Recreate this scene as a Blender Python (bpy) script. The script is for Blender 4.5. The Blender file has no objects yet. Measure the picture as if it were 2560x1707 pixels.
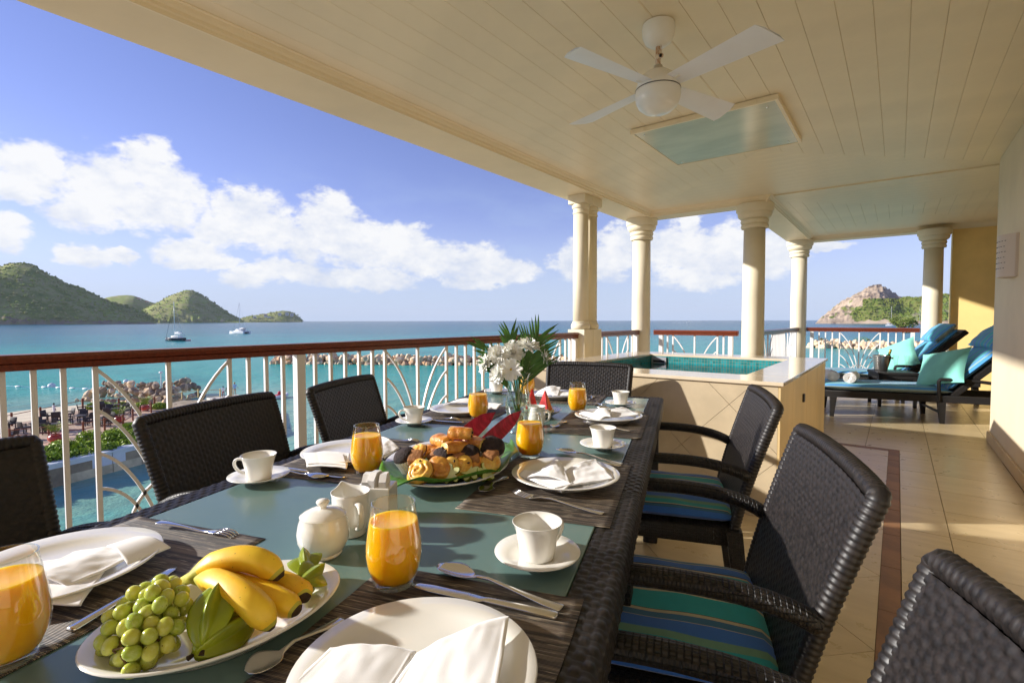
import bpy, bmesh, math, random
import numpy as np
from mathutils import Vector, Matrix, Quaternion, noise

R = math.radians
sc = bpy.context.scene
col = sc.collection
random.seed(11)
rng = np.random.default_rng(5)

# ------------------------------------------------------------------ camera
YAW, PITCH, ROLL, CAM_Z = R(37.5), R(2.4), R(-.12), 1.155
fw = Vector((-math.sin(YAW) * math.cos(PITCH), math.cos(YAW) * math.cos(PITCH), -math.sin(PITCH)))
rt = Vector((math.cos(YAW), math.sin(YAW), 0))
up = rt.cross(fw)
rt, up = math.cos(ROLL) * rt + math.sin(ROLL) * up, math.cos(ROLL) * up - math.sin(ROLL) * rt
cd = bpy.data.cameras.new('camera')
cd.sensor_width = 36
cd.lens = 36 * 1255 / 2560
cd.clip_start = .05
cd.clip_end = 90000
cam = bpy.data.objects.new('camera', cd)
col.objects.link(cam)
m = Matrix((rt, up, -fw)).transposed().to_4x4()
m.translation = (0, 0, CAM_Z)
cam.matrix_world = m
sc.camera = cam

# ------------------------------------------------------------------ light
SUN_EL, SUN_A = R(20.5), R(55)      # azimuth counted from -Y towards -X: low sun over the sea, behind the left shoulder
sdir = Vector((-math.cos(SUN_EL) * math.sin(SUN_A), -math.cos(SUN_EL) * math.cos(SUN_A), math.sin(SUN_EL)))
sl = bpy.data.lights.new('sun', 'SUN')
sl.energy = 2.3
sl.angle = R(1.2)
sl.color = (1, .955, .89)
so = bpy.data.objects.new('sun', sl)
so.rotation_euler = sdir.to_track_quat('Z', 'Y').to_euler()
so.location = (-20, -10, 30)
col.objects.link(so)
EXPOSURE = 1.68
SKY, CLOUD_S, HAZE_S, SKY_TINT = .052, .31, .31, (.95, .78, 1.08)
sc.view_settings.view_transform = 'Standard'
sc.view_settings.look = 'None'
sc.view_settings.gamma = 1
sc.view_settings.use_curve_mapping = False
sc.view_settings.exposure = EXPOSURE
sc.render.engine = 'CYCLES'
sc.cycles.max_bounces = 14
sc.cycles.diffuse_bounces = 7
sc.cycles.transparent_max_bounces = 24
sc.cycles.sample_clamp_indirect = 6
sc.cycles.use_denoising = True


class NT:
    """small helper to write node trees"""
    def __init__(s, tree):
        s.t = tree
        s.n = tree.nodes
        s.l = tree.links

    def new(s, typ, **kw):
        n = s.n.new(typ)
        for k, v in kw.items():
            if k == 'i':
                for a, b in v.items():
                    if hasattr(b, 'is_output') or isinstance(b, bpy.types.NodeSocket):
                        s.l.new(b, n.inputs[a])
                    else:
                        n.inputs[a].default_value = b
            else:
                setattr(n, k, v)
        return n

    def math(s, op, a, b=0.0, c=None, clamp=False):
        n = s.n.new('ShaderNodeMath')
        n.operation = op
        n.use_clamp = clamp
        for i, v in enumerate((a, b) if c is None else (a, b, c)):
            if isinstance(v, bpy.types.NodeSocket):
                s.l.new(v, n.inputs[i])
            else:
                n.inputs[i].default_value = v
        return n.outputs[0]

    def vmath(s, op, a, b=None):
        n = s.n.new('ShaderNodeVectorMath')
        n.operation = op
        for i, v in enumerate((a, b)):
            if v is None:
                continue
            if isinstance(v, bpy.types.NodeSocket):
                s.l.new(v, n.inputs[i])
            elif op == 'SCALE' and i == 1:
                n.inputs['Scale'].default_value = v
            else:
                n.inputs[i].default_value = v
        return n.outputs['Value'] if op in ('DOT_PRODUCT', 'LENGTH') else n.outputs[0]

    def mix(s, f, a, b, blend='MIX'):
        n = s.n.new('ShaderNodeMix')
        n.data_type = 'RGBA'
        n.blend_type = blend
        for i, v in ((0, f), (6, a), (7, b)):
            if isinstance(v, bpy.types.NodeSocket):
                s.l.new(v, n.inputs[i])
            else:
                n.inputs[i].default_value = v if i == 0 else (*v, 1) if len(v) == 3 else v
        return n.outputs[2]

    def ramp(s, f, stops, interp='LINEAR'):
        n = s.n.new('ShaderNodeValToRGB')
        cr = n.color_ramp
        cr.interpolation = interp
        while len(cr.elements) < len(stops):
            cr.elements.new(.5)
        for e, (p, c) in zip(cr.elements, stops):
            e.position = p
            e.color = (*c, 1) if len(c) == 3 else c
        s.l.new(f, n.inputs[0])
        return n.outputs[0]

    def smooth(s, v, a, b):
        n = s.n.new('ShaderNodeMapRange')
        n.interpolation_type = 'SMOOTHSTEP'
        s.l.new(v, n.inputs[0])
        n.inputs[1].default_value, n.inputs[2].default_value = a, b
        return n.outputs[0]

    def noise(s, vec, scale, detail=4, rough=.55, out=0, dim='3D'):
        n = s.n.new('ShaderNodeTexNoise')
        n.noise_dimensions = dim
        if vec is not None:
            s.l.new(vec, n.inputs['Vector'])
        n.inputs['Scale'].default_value = scale
        n.inputs['Detail'].default_value = detail
        n.inputs['Roughness'].default_value = rough
        return n.outputs[out]


# ------------------------------------------------------------------ sky: clear daylight with a bank of fair-weather cumulus
world = bpy.data.worlds.new('World')
sc.world = world
world.use_nodes = True
world.cycles.sampling_method = 'NONE'
w = NT(world.node_tree)
w.n.clear()
sky = w.new('ShaderNodeTexSky', sky_type='NISHITA', sun_disc=False, sun_elevation=SUN_EL,
            sun_rotation=math.atan2(sdir.x, sdir.y), altitude=0, air_density=1.0, dust_density=.05, ozone_density=2.2)
tc = w.new('ShaderNodeTexCoord').outputs['Generated']
dirn = w.vmath('NORMALIZE', tc)
sx = w.new('ShaderNodeSeparateXYZ', i={0: dirn})
el = w.math('ARCSINE', sx.outputs[2])
az = w.math('ARCTAN2', sx.outputs[0], sx.outputs[1])
flat = w.new('ShaderNodeCombineXYZ', i={0: az, 1: el}).outputs[0]
BL = [(-1.413, .217, .034, .036), (-1.429, .191, .033, .02), (-1.329, .206, .052, .049), (-1.276, .246, .036, .036), (-1.251, .212, .048, .045),
      (-1.344, .174, .051, .029), (-1.278, .186, .067, .034), (-1.436, .127, .025, .023), (-1.139, .186, .058, .045), (-1.109, .164, .06, .031),
      (-1.166, .159, .045, .028), (-1.006, .192, .052, .043), (-.964, .16, .067, .04), (-1.032, .156, .038, .035), (-.86, .159, .042, .03),
      (-.906, .139, .069, .034), (-.818, .123, .081, .033), (-.722, .12, .053, .033), (-.655, .101, .048, .024), (-1.062, .093, .059, .02),
      (-.934, .083, .087, .018), (-.722, .084, .063, .017), (-1.22, .114, .046, .022), (-1.196, .096, .044, .011), (-1.358, .096, .024, .014),
      (-1.317, .103, .021, .01), (-1.126, .076, .043, .014), (-.543, .119, .029, .028), (-.522, .128, .038, .029), (-.463, .122, .049, .033),
      (-.312, .172, .021, .019), (-.335, .134, .068, .044), (-.266, .127, .072, .046), (-.188, .122, .06, .037), (-.303, .077, .067, .018),
      (-.423, .158, .048, .028), (-.097, .127, .042, .007),
      # the bank goes on around the rest of the horizon
      (.25, .13, .09, .04), (.42, .16, .08, .05), (.7, .14, .1, .04), (1.0, .17, .09, .05), (1.3, .13, .1, .04), (1.7, .15, .1, .05), (2.1, .14, .1, .045),
      (2.5, .17, .09, .05), (2.9, .13, .1, .04), (-1.62, .2, .08, .05), (-1.8, .15, .1, .04), (-2.1, .18, .1, .05), (-2.5, .14, .1, .04), (-2.85, .16, .1, .045)]
skyc = w.mix(1.0, sky.outputs[0], SKY_TINT, 'MULTIPLY')
bg1 = w.new('ShaderNodeBackground', i={0: skyc, 1: SKY})


def cloudy(lo, hi):
    """the cloud bank between two azimuths; each sector has its own nodes so that the others are skipped"""
    stretch = w.vmath('MULTIPLY', dirn, (1, 1, 1.7))
    wob = w.noise(stretch, 12, 4, .62, 1)
    cen = w.vmath('SUBTRACT', wob, (.5, .5, .5))
    pos = w.vmath('ADD', flat, w.vmath('MULTIPLY', cen, (.08, .06, 0)))
    best = None
    for a, e, ra, re in BL:
        if a + ra * 1.6 + .06 < lo or a - ra * 1.6 - .06 > hi:
            continue
        d = w.vmath('MULTIPLY', w.vmath('SUBTRACT', pos, (a, e - re * .12, 0)), (1 / (ra * 1.28), 1 / (re * 1.25), 0))
        v = w.math('SUBTRACT', 1.0, w.vmath('DOT_PRODUCT', d, d))
        best = v if best is None else w.math('MAXIMUM', best, v)
    best = w.math('MAXIMUM', best, -1.2)
    fine = w.noise(stretch, 30, 6, .64)
    dens = w.math('ADD', best, w.math('MULTIPLY', w.math('SUBTRACT', fine, .5), 2.0))
    alpha = w.smooth(dens, -.22, .62)
    sep = w.new('ShaderNodeSeparateXYZ', i={0: cen})
    thick = w.smooth(dens, .1, 1.3)
    lit = w.math('ADD', w.math('ADD', .60, w.math('MULTIPLY', sep.outputs[1], -2.4)), w.math('MULTIPLY', w.math('SUBTRACT', fine, .5), 1.3))
    lit = w.math('ADD', lit, w.math('MULTIPLY', w.smooth(el, .06, .2), .28), clamp=True)
    ccol = w.mix(lit, (.66, .73, .88), (1.0, 1.0, 1.0))
    veil = w.math('MULTIPLY', w.smooth(w.noise(w.vmath('MULTIPLY', dirn, (1, 1, 3.2)), 7, 4, .6), .40, .75), w.smooth(el, .34, .03))
    bgh = w.new('ShaderNodeBackground', i={0: (.50, .66, .92, 1), 1: HAZE_S})
    bg2 = w.new('ShaderNodeBackground', i={0: ccol, 1: CLOUD_S})
    mh = w.new('ShaderNodeMixShader', i={0: w.math('MAXIMUM', w.math('MULTIPLY', veil, .6), w.math('MULTIPLY', w.smooth(el, .22, -.03), .97)), 1: bg1.outputs[0], 2: bgh.outputs[0]})
    return w.new('ShaderNodeMixShader', i={0: w.math('MULTIPLY', alpha, .95), 1: mh.outputs[0], 2: bg2.outputs[0]}).outputs[0]


cuts = [-3.2, -1.21, -.99, -.62, .12, 3.2]
sh = cloudy(cuts[-2], cuts[-1])
for k in range(len(cuts) - 2, 0, -1):
    sh = w.new('ShaderNodeMixShader', i={0: w.math('GREATER_THAN', az, cuts[k]), 1: cloudy(cuts[k - 1], cuts[k]), 2: sh}).outputs[0]
high = w.math('GREATER_THAN', w.math('ABSOLUTE', w.math('SUBTRACT', el, .175)), .178)
ms = w.new('ShaderNodeMixShader', i={0: high, 1: sh, 2: bg1.outputs[0]})
w.new('ShaderNodeOutputWorld', i={0: ms.outputs[0]})


# ------------------------------------------------------------------ mesh helpers
def join(*parts):
    V, F = [], []
    for v, f in parts:
        o = len(V)
        V += [tuple(p) for p in v]
        F += [tuple(i + o for i in q) for q in f]
    return V, F


def xf(g, loc=(0, 0, 0), rot=(0, 0, 0), scale=(1, 1, 1)):
    M = Matrix.LocRotScale(Vector(loc), Matrix.Identity(3).to_quaternion() if rot == (0, 0, 0) else
                           (Matrix.Rotation(rot[2], 3, 'Z') @ Matrix.Rotation(rot[1], 3, 'Y') @ Matrix.Rotation(rot[0], 3, 'X')).to_quaternion(),
                           Vector(scale))
    return [tuple(M @ Vector(p)) for p in g[0]], g[1]


BOXF = [(0, 3, 2, 1), (4, 5, 6, 7), (0, 1, 5, 4), (1, 2, 6, 5), (2, 3, 7, 6), (3, 0, 4, 7)]


def box(x0, x1, y0, y1, z0, z1):
    return [(x0, y0, z0), (x1, y0, z0), (x1, y1, z0), (x0, y1, z0), (x0, y0, z1), (x1, y0, z1), (x1, y1, z1), (x0, y1, z1)], list(BOXF)


def rbox(x0, x1, y0, y1, z0, z1, b=.005, seg=2):
    bm = bmesh.new()
    V, F = box(x0, x1, y0, y1, z0, z1)
    vs = [bm.verts.new(v) for v in V]
    for f in F:
        bm.faces.new([vs[i] for i in f])
    bmesh.ops.bevel(bm, geom=list(bm.edges), offset=b, segments=seg, profile=.5, affect='EDGES')
    bm.verts.index_update()
    out = [tuple(v.co) for v in bm.verts], [tuple(v.index for v in f.verts) for f in bm.faces]
    bm.free()
    return out


def prism(poly, z0, z1):
    n = len(poly)
    V = [(x, y, z0) for x, y in poly] + [(x, y, z1) for x, y in poly]
    F = [tuple(range(n - 1, -1, -1)), tuple(range(n, 2 * n))] + [(i, (i + 1) % n, n + (i + 1) % n, n + i) for i in range(n)]
    return V, F


def lathe(prof, n=28, caps=True):
    V, F = [], []
    for r, z in prof:
        V += [(r * math.cos(2 * math.pi * i / n), r * math.sin(2 * math.pi * i / n), z) for i in range(n)]
    for j in range(len(prof) - 1):
        for i in range(n):
            a, b = j * n + i, j * n + (i + 1) % n
            F.append((a, b, b + n, a + n))
    if caps:
        F.append(tuple(range(n - 1, -1, -1)))
        o = (len(prof) - 1) * n
        F.append(tuple(o + i for i in range(n)))
    return V, F


def loft(rings, caps=True, closed=True):
    n = len(rings[0])
    V = [tuple(p) for r in rings for p in r]
    F = []
    for j in range(len(rings) - 1):
        for i in range(n if closed else n - 1):
            a, b = j * n + i, j * n + (i + 1) % n
            F.append((a, b, b + n, a + n))
    if caps:
        F.append(tuple(range(n - 1, -1, -1)))
        o = (len(rings) - 1) * n
        F.append(tuple(o + i for i in range(n)))
    return V, F


def frames(pts):
    pts = [Vector(p) for p in pts]
    T = []
    for i in range(len(pts)):
        t = pts[min(i + 1, len(pts) - 1)] - pts[max(i - 1, 0)]
        T.append(t.normalized() if t.length > 1e-9 else Vector((0, 0, 1)))
    a = Vector((0, 0, 1)) if abs(T[0].z) < .9 else Vector((1, 0, 0))
    nrm = (a - T[0] * a.dot(T[0])).normalized()
    out = []
    for i, t in enumerate(T):
        if i:
            nrm = (T[i - 1].rotation_difference(t)) @ nrm
            nrm = (nrm - t * nrm.dot(t)).normalized()
        out.append((pts[i], t, nrm, t.cross(nrm)))
    return out


def tube(pts, r, n=10, caps=True, flat=1.0, rot=0.0):
    rings = []
    fr = frames(pts)
    for i, (p, t, a, b) in enumerate(fr):
        rr = r[i] if isinstance(r, (list, tuple)) else r
        rings.append([p + a * (rr * math.cos(rot + 2 * math.pi * k / n)) + b * (rr * flat * math.sin(rot + 2 * math.pi * k / n)) for k in range(n)])
    return loft(rings, caps)


def sect(pts, poly):
    """sweep a 2-D section (list of (a,b)) along points"""
    return loft([[p + a * x + b * y for x, y in poly] for p, t, a, b in frames(pts)], True)


def bar(p, q, wx, wy=None):
    wy = wy or wx
    return sect([p, q], [(-wx / 2, -wy / 2), (wx / 2, -wy / 2), (wx / 2, wy / 2), (-wx / 2, wy / 2)])


def grid(f, nu, nv, cu=False):
    V = [tuple(f(i / nu, j / nv)) for j in range(nv + 1) for i in range(nu + (0 if cu else 1))]
    wd = nu if cu else nu + 1
    F = []
    for j in range(nv):
        for i in range(nu):
            a, b = j * wd + i, j * wd + (i + 1) % wd
            F.append((a, b, b + wd, a + wd))
    return V, F


def ell(rx, ry, rz, n=16, m=10):
    V = [(0, 0, -rz)]
    for j in range(1, m):
        t = -math.pi / 2 + math.pi * j / m
        V += [(rx * math.cos(t) * math.cos(2 * math.pi * i / n), ry * math.cos(t) * math.sin(2 * math.pi * i / n), rz * math.sin(t)) for i in range(n)]
    V.append((0, 0, rz))
    F = [(0, 1 + (i + 1) % n, 1 + i) for i in range(n)]
    for j in range(m - 2):
        for i in range(n):
            a, b = 1 + j * n + i, 1 + j * n + (i + 1) % n
            F.append((a, b, b + n, a + n))
    o = 1 + (m - 2) * n
    F += [(o + i, o + (i + 1) % n, len(V) - 1) for i in range(n)]
    return V, F


def bez(p0, p1, p2, p3=None, n=12):
    P = [Vector(p) for p in (p0, p1, p2) + ((p3,) if p3 else ())]
    out = []
    for i in range(n + 1):
        t = i / n
        if p3:
            out.append(P[0] * (1 - t) ** 3 + P[1] * 3 * t * (1 - t) ** 2 + P[2] * 3 * t * t * (1 - t) + P[3] * t ** 3)
        else:
            out.append(P[0] * (1 - t) ** 2 + P[1] * 2 * t * (1 - t) + P[2] * t * t)
    return out


def rocky(seed, n=2, amp=.35):
    bm = bmesh.new()
    bmesh.ops.create_icosphere(bm, subdivisions=n, radius=1)
    o = Vector((seed * 3.17, seed * 1.3, seed * 7.7))
    for v in bm.verts:
        d = v.co.normalized()
        k = 1 + amp * noise.noise(d * 1.1 + o) + amp * .5 * noise.noise(d * 2.7 + o)
        # a few flat facets
        for f in range(4):
            q = Vector((math.sin(seed * 5 + f * 2.1), math.cos(seed * 3 + f * 1.7), math.sin(f * 2.9 + seed))).normalized()
            c = d.dot(q) * k
            if c > .72:
                k *= .72 / c
        v.co = d * k
    out = [tuple(v.co) for v in bm.verts], [tuple(v.index for v in f.verts) for f in bm.faces]
    bm.free()
    return out


def boxuv(me):
    uv = me.uv_layers.new(name='UVMap')
    nl = len(me.loops)
    co = np.empty(len(me.vertices) * 3)
    me.vertices.foreach_get('co', co)
    co = co.reshape(-1, 3)
    vi = np.empty(nl, int)
    me.loops.foreach_get('vertex_index', vi)
    nn = np.empty(len(me.polygons) * 3)
    me.polygons.foreach_get('normal', nn)
    nn = np.abs(nn.reshape(-1, 3))
    lt = np.empty(len(me.polygons), int)
    me.polygons.foreach_get('loop_total', lt)
    ax = np.repeat(nn.argmax(1), lt)
    c = co[vi]
    u = np.where(ax == 0, c[:, 1], c[:, 0])
    v = np.where(ax == 2, c[:, 1], c[:, 2])
    uv.data.foreach_set('uv', np.c_[u, v].ravel())


def mesh(name, g, mat=None, smooth=False, uv=False):
    me = bpy.data.meshes.new(name)
    me.from_pydata([tuple(v) for v in g[0]], [], g[1])
    me.update()
    if smooth:
        me.polygons.foreach_set('use_smooth', [True] * len(me.polygons))
        if smooth != 'full':
            try:
                me.set_sharp_from_angle(angle=R(smooth if isinstance(smooth, (int, float)) and smooth > 1 else 40))
            except Exception:
                pass
    if uv:
        boxuv(me)
    for mm in (mat if isinstance(mat, (list, tuple)) else [mat]):
        if mm:
            me.materials.append(mm)
    return me


def ob(name, g, mat=None, parent=None, smooth=False, loc=(0, 0, 0), rot=(0, 0, 0), uv=False, label=None):
    me = g if isinstance(g, bpy.types.Mesh) else mesh(name, g, mat, smooth, uv)
    o = bpy.data.objects.new(name, me)
    o.location = loc
    o.rotation_euler = rot
    col.objects.link(o)
    if parent:
        o.parent = parent
    if label:
        o['label'] = label
    return o


def tag(o, label, cat, group=None, kind=None):
    o['label'] = label
    o['category'] = cat
    if group:
        o['group'] = group
    if kind:
        o['kind'] = kind
    return o


def thing(name, label, cat, loc=(0, 0, 0), rotz=0, group=None, rot=None):
    o = bpy.data.objects.new(name, None)
    o.empty_display_size = .1
    o.location = loc
    o.rotation_euler = rot or (0, 0, rotz)
    col.objects.link(o)
    return tag(o, label, cat, group)


def struct(name, g, mat, smooth=False, uv=False, label=None):
    o = ob(name, g, mat, None, smooth, uv=uv)
    o['kind'] = 'structure'
    if label:
        o['label'] = label
    return o


def clone(root, loc, rotz, label, rot=None):
    r = root.copy()
    col.objects.link(r)
    r.location = loc
    r.rotation_euler = rot or (0, 0, rotz)
    r['label'] = label
    for ch in list(root.children):
        c = ch.copy()
        col.objects.link(c)
        c.parent = r
        for g in list(ch.children):
            d = g.copy()
            col.objects.link(d)
            d.parent = c
    return r


# table frame: u runs along the table away from the camera, v across it to the right; origin its far right corner
TA = R(18.8)
TU = Vector((-math.sin(TA), math.cos(TA), 0))
TV = Vector((math.cos(TA), math.sin(TA), 0))
TO = Vector((-.968, 2.567, 0))
TT = .75


def tw(u, v, z=TT):
    return TO + TU * u + TV * v + Vector((0, 0, z))

# ------------------------------------------------------------------ materials
MATS = {}


def pbr(name, c, rough=.5, var=0.0, vs=8.0, bump=0.0, bs=60.0, metal=0.0, sss=0.0, sssr=(1, .4, .2), ssss=.01, coat=0.0, spec=.5, c2=None,
        detail=4, coord='Object', trans=0.0, ior=1.45, bd=.002, stretch=None, sheen=0.0):
    if name in MATS:
        return MATS[name]
    m = bpy.data.materials.new(name)
    m.use_nodes = True
    t = NT(m.node_tree)
    b = t.n['Principled BSDF']
    b.inputs['Roughness'].default_value = rough
    b.inputs['Metallic'].default_value = metal
    b.inputs['Specular IOR Level'].default_value = spec
    b.inputs['Coat Weight'].default_value = coat
    b.inputs['Coat Roughness'].default_value = .08
    b.inputs['IOR'].default_value = ior
    b.inputs['Transmission Weight'].default_value = trans
    b.inputs['Sheen Weight'].default_value = sheen
    if sss:
        b.inputs['Subsurface Weight'].default_value = sss
        b.inputs['Subsurface Radius'].default_value = sssr
        b.inputs['Subsurface Scale'].default_value = ssss
    vec = t.new('ShaderNodeTexCoord').outputs[coord]
    if stretch:
        vec = t.vmath('MULTIPLY', vec, stretch)
    if var or c2:
        f = t.noise(vec, vs, detail, .6)
        f = t.smooth(f, .3, .7)
        lo = tuple(max(0, x * (1 - var)) for x in c)
        hi = c2 or tuple(min(1, x * (1 + var)) for x in c)
        t.l.new(t.mix(f, lo, hi), b.inputs['Base Color'])
    else:
        b.inputs['Base Color'].default_value = (*c, 1)
    if bump:
        bn = t.new('ShaderNodeBump', i={'Strength': bump, 'Distance': bd, 'Height': t.noise(vec, bs, 5, .6)})
        t.l.new(bn.outputs[0], b.inputs['Normal'])
    m.diffuse_color = (*c, 1)
    MATS[name] = m
    return m


def nodemat(name):
    m = bpy.data.materials.new(name)
    m.use_nodes = True
    MATS[name] = m
    t = NT(m.node_tree)
    return m, t, t.n['Principled BSDF']


CREAM = pbr('cream_paint', (.82, .70, .48), .5, .06, 1.1, .12, 25, detail=7)
CEIL = pbr('ceiling_paint', (.82, .72, .52), .42, .05, 1.6, .05, 60, detail=7)
TRIM = pbr('trim_paint', (.86, .74, .52), .4, .02, 2)
COLUMN = pbr('column_render', (.78, .70, .52), .6, .05, 3, .12, 90)
WALLP = pbr('wall_plaster', (.74, .63, .45), .7, .05, 1.4, .15, 70)
YELLOW = pbr('yellow_plaster', (.90, .65, .26), .75, .06, 2.5, .25, 60)
SKIRT = pbr('skirting_stone', (.62, .48, .27), .5, .05, 6)
WHITEP = pbr('white_powder_coat', (.80, .79, .78), .35, .02, 5)
MAHOG = pbr('mahogany_rail', (.16, .035, .016), .32, .25, 14, .05, 40, stretch=(6, .5, 6), coat=.25)
BLACKM = pbr('black_metal', (.01, .01, .01), .35)
CERAM = pbr('white_china', (.84, .82, .76), .12, .0, coat=.6, spec=.5)
LINEN = pbr('white_linen', (.86, .85, .84), .85, .03, 20, .35, 900, bd=.0006, sheen=.3)
STEEL = pbr('polished_steel', (.74, .72, .69), .16, .0, metal=1.0)
STEELB = pbr('brushed_steel', (.58, .56, .53), .3, .08, 30, metal=1.0, stretch=(8, 8, .4))
JUICE = pbr('orange_juice', (1.0, .48, .004), .28, .05, 60, sss=.6, sssr=(1, .6, .1), ssss=.03, spec=.4)
FANW = pbr('fan_enamel', (.86, .84, .78), .28, .02, 5, coat=.4)
BLADE = pbr('fan_blade_white', (.82, .83, .86), .4, .02, 6)
RUST = pbr('rusty_white_rod', (.80, .72, .60), .5, .0, 60, c2=(.45, .2, .06))
TOWEL = pbr('white_terry', (.84, .82, .80), .95, .04, 30, .8, 700, bd=.003, sheen=.6)
PILLOW = pbr('aqua_canvas', (.22, .62, .52), .85, .05, 9, .2, 500, bd=.001, sheen=.2)
BTIP = pbr('banana_tip', (.05, .03, .015), .8, .4, 60)
BNECK = pbr('banana_neck', (.45, .42, .05), .55, .2, 40)
TWIG = pbr('grape_twig', (.16, .09, .03), .8, .3, 60)
STARF = pbr('carambola_skin', (.25, .31, .015), .22, .3, 9, .06, 30, sss=.3, sssr=(.5, .8, .1), ssss=.008, coat=.3)
STARI = pbr('carambola_flesh', (.72, .74, .34), .3, .1, 20, sss=.4, sssr=(.8, .8, .3), ssss=.008)
LEAFG = pbr('banana_leaf', (.07, .20, .02), .38, .3, 12, .3, 30, stretch=(1, 8, 1), bd=.004)
TILEAF = pbr('red_ti_leaf', (.42, .016, .05), .4, .4, 14, .2, 30, stretch=(1, 6, 1))
PALM = pbr('palm_leaflet', (.06, .16, .022), .42, .35, 20, sss=.0)
STEMG = pbr('flower_stem', (.10, .19, .03), .5, .3, 30)
PETAL = pbr('white_petal', (.92, .92, .87), .6, .03, 30, sss=.35, sssr=(1, 1, .8), ssss=.004)
PCENT = pbr('yellow_flower_eye', (.70, .50, .03), .7, .2, 200, .5, 400)
DOUGH = pbr('golden_crust', (.50, .15, .018), .3, .0, 40, .7, 90, c2=(.86, .43, .075), bd=.006, sss=.1, coat=.35, detail=6)
DOUGHL = pbr('pale_pastry', (.72, .36, .06), .35, .0, 34, .6, 70, c2=(.95, .68, .20), bd=.005, sss=.2, coat=.3, detail=6)
CUSTARD = pbr('custard_swirl', (.60, .24, .03), .3, .0, 36, .5, 60, c2=(.95, .60, .10), bd=.005, sss=.2, coat=.4, detail=6)
CHOC = pbr('dark_muffin_crumb', (.03, .017, .016), .75, .4, 90, 1.0, 220, bd=.006)
RAISIN = pbr('raisin', (.03, .012, .006), .4)
BREAD = pbr('brown_cake', (.36, .16, .06), .8, .3, 50, .9, 130, bd=.004)
PAPERC = pbr('paper_case', (.80, .78, .74), .8)
MELON = pbr('melon_flesh', (.62, .06, .05), .3, .25, 30, .2, 120, sss=.4, sssr=(1, .2, .15), ssss=.01)
MELONR = pbr('melon_rind', (.66, .62, .40), .4, .2, 20)
FOIL = pbr('crumpled_foil', (.75, .75, .78), .22, metal=1.0, bump=1.0, bs=120, bd=.006)
PACKET = pbr('sachet_paper', (.80, .78, .75), .6, .03, 30)

m, t, b = nodemat('banana_peel')
tc = t.new('ShaderNodeTexCoord').outputs['Object']
c = t.mix(t.smooth(t.noise(tc, 14, 4, .6), .3, .7), (.80, .46, .015), (.90, .62, .035))
c = t.mix(t.smooth(t.noise(tc, 210, 3, .7), .66, .74), c, (.22, .11, .02))
c = t.mix(t.math('MULTIPLY', t.smooth(t.noise(tc, 34, 5, .7), .62, .75), .45), c, (.42, .24, .03))
t.l.new(c, b.inputs['Base Color'])
b.inputs['Roughness'].default_value = .45
b.inputs['Subsurface Weight'].default_value = .12
b.inputs['Subsurface Scale'].default_value = .006
t.l.new(t.new('ShaderNodeBump', i={'Strength': .15, 'Distance': .002, 'Height': t.noise(tc, 50, 5, .6)}).outputs[0], b.inputs['Normal'])
BANANA = m
m, t, b = nodemat('green_grape')
tc = t.new('ShaderNodeTexCoord').outputs['Object']
oi = t.new('ShaderNodeObjectInfo').outputs['Random']
c = t.mix(oi, (.36, .45, .05), (.56, .54, .09))
c = t.mix(t.math('MULTIPLY', t.smooth(t.noise(tc, 160, 4, .6), .35, .7), .35), c, (.62, .66, .30))
c = t.mix(t.smooth(t.noise(t.vmath('ADD', tc, t.new('ShaderNodeCombineXYZ', i={0: oi}).outputs[0]), 230, 2, .5), .70, .76), c, (.20, .13, .03))
t.l.new(c, b.inputs['Base Color'])
t.l.new(t.math('MULTIPLY_ADD', t.noise(tc, 180, 4, .6), .30, .08), b.inputs['Roughness'])
b.inputs['Subsurface Weight'].default_value = .7
b.inputs['Subsurface Radius'].default_value = (.7, .8, .2)
b.inputs['Subsurface Scale'].default_value = .010
GRAPE = m
# thin clear glass: mostly clear, reflecting more at grazing angles


def clear(name, tint=(.95, .96, .95), edge=.85, rough=.02):
    m, t, b = nodemat(name)
    t.n.remove(b)
    lw = t.new('ShaderNodeLayerWeight', i={0: .28})
    f = t.math('MULTIPLY_ADD', t.math('POWER', lw.outputs['Facing'], 1.7), edge, .05, clamp=True)
    tr = t.new('ShaderNodeBsdfTransparent', i={0: (*tint, 1)})
    gl = t.new('ShaderNodeBsdfGlossy', i={0: (1, 1, 1, 1), 1: rough})
    mx = t.new('ShaderNodeMixShader', i={0: f, 1: tr.outputs[0], 2: gl.outputs[0]})
    t.l.new(mx.outputs[0], t.n['Material Output'].inputs[0])
    return m


GLASS = clear('clear_glass')
VASEG = clear('vase_glass', (.88, .92, .90), 1.0)


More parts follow.
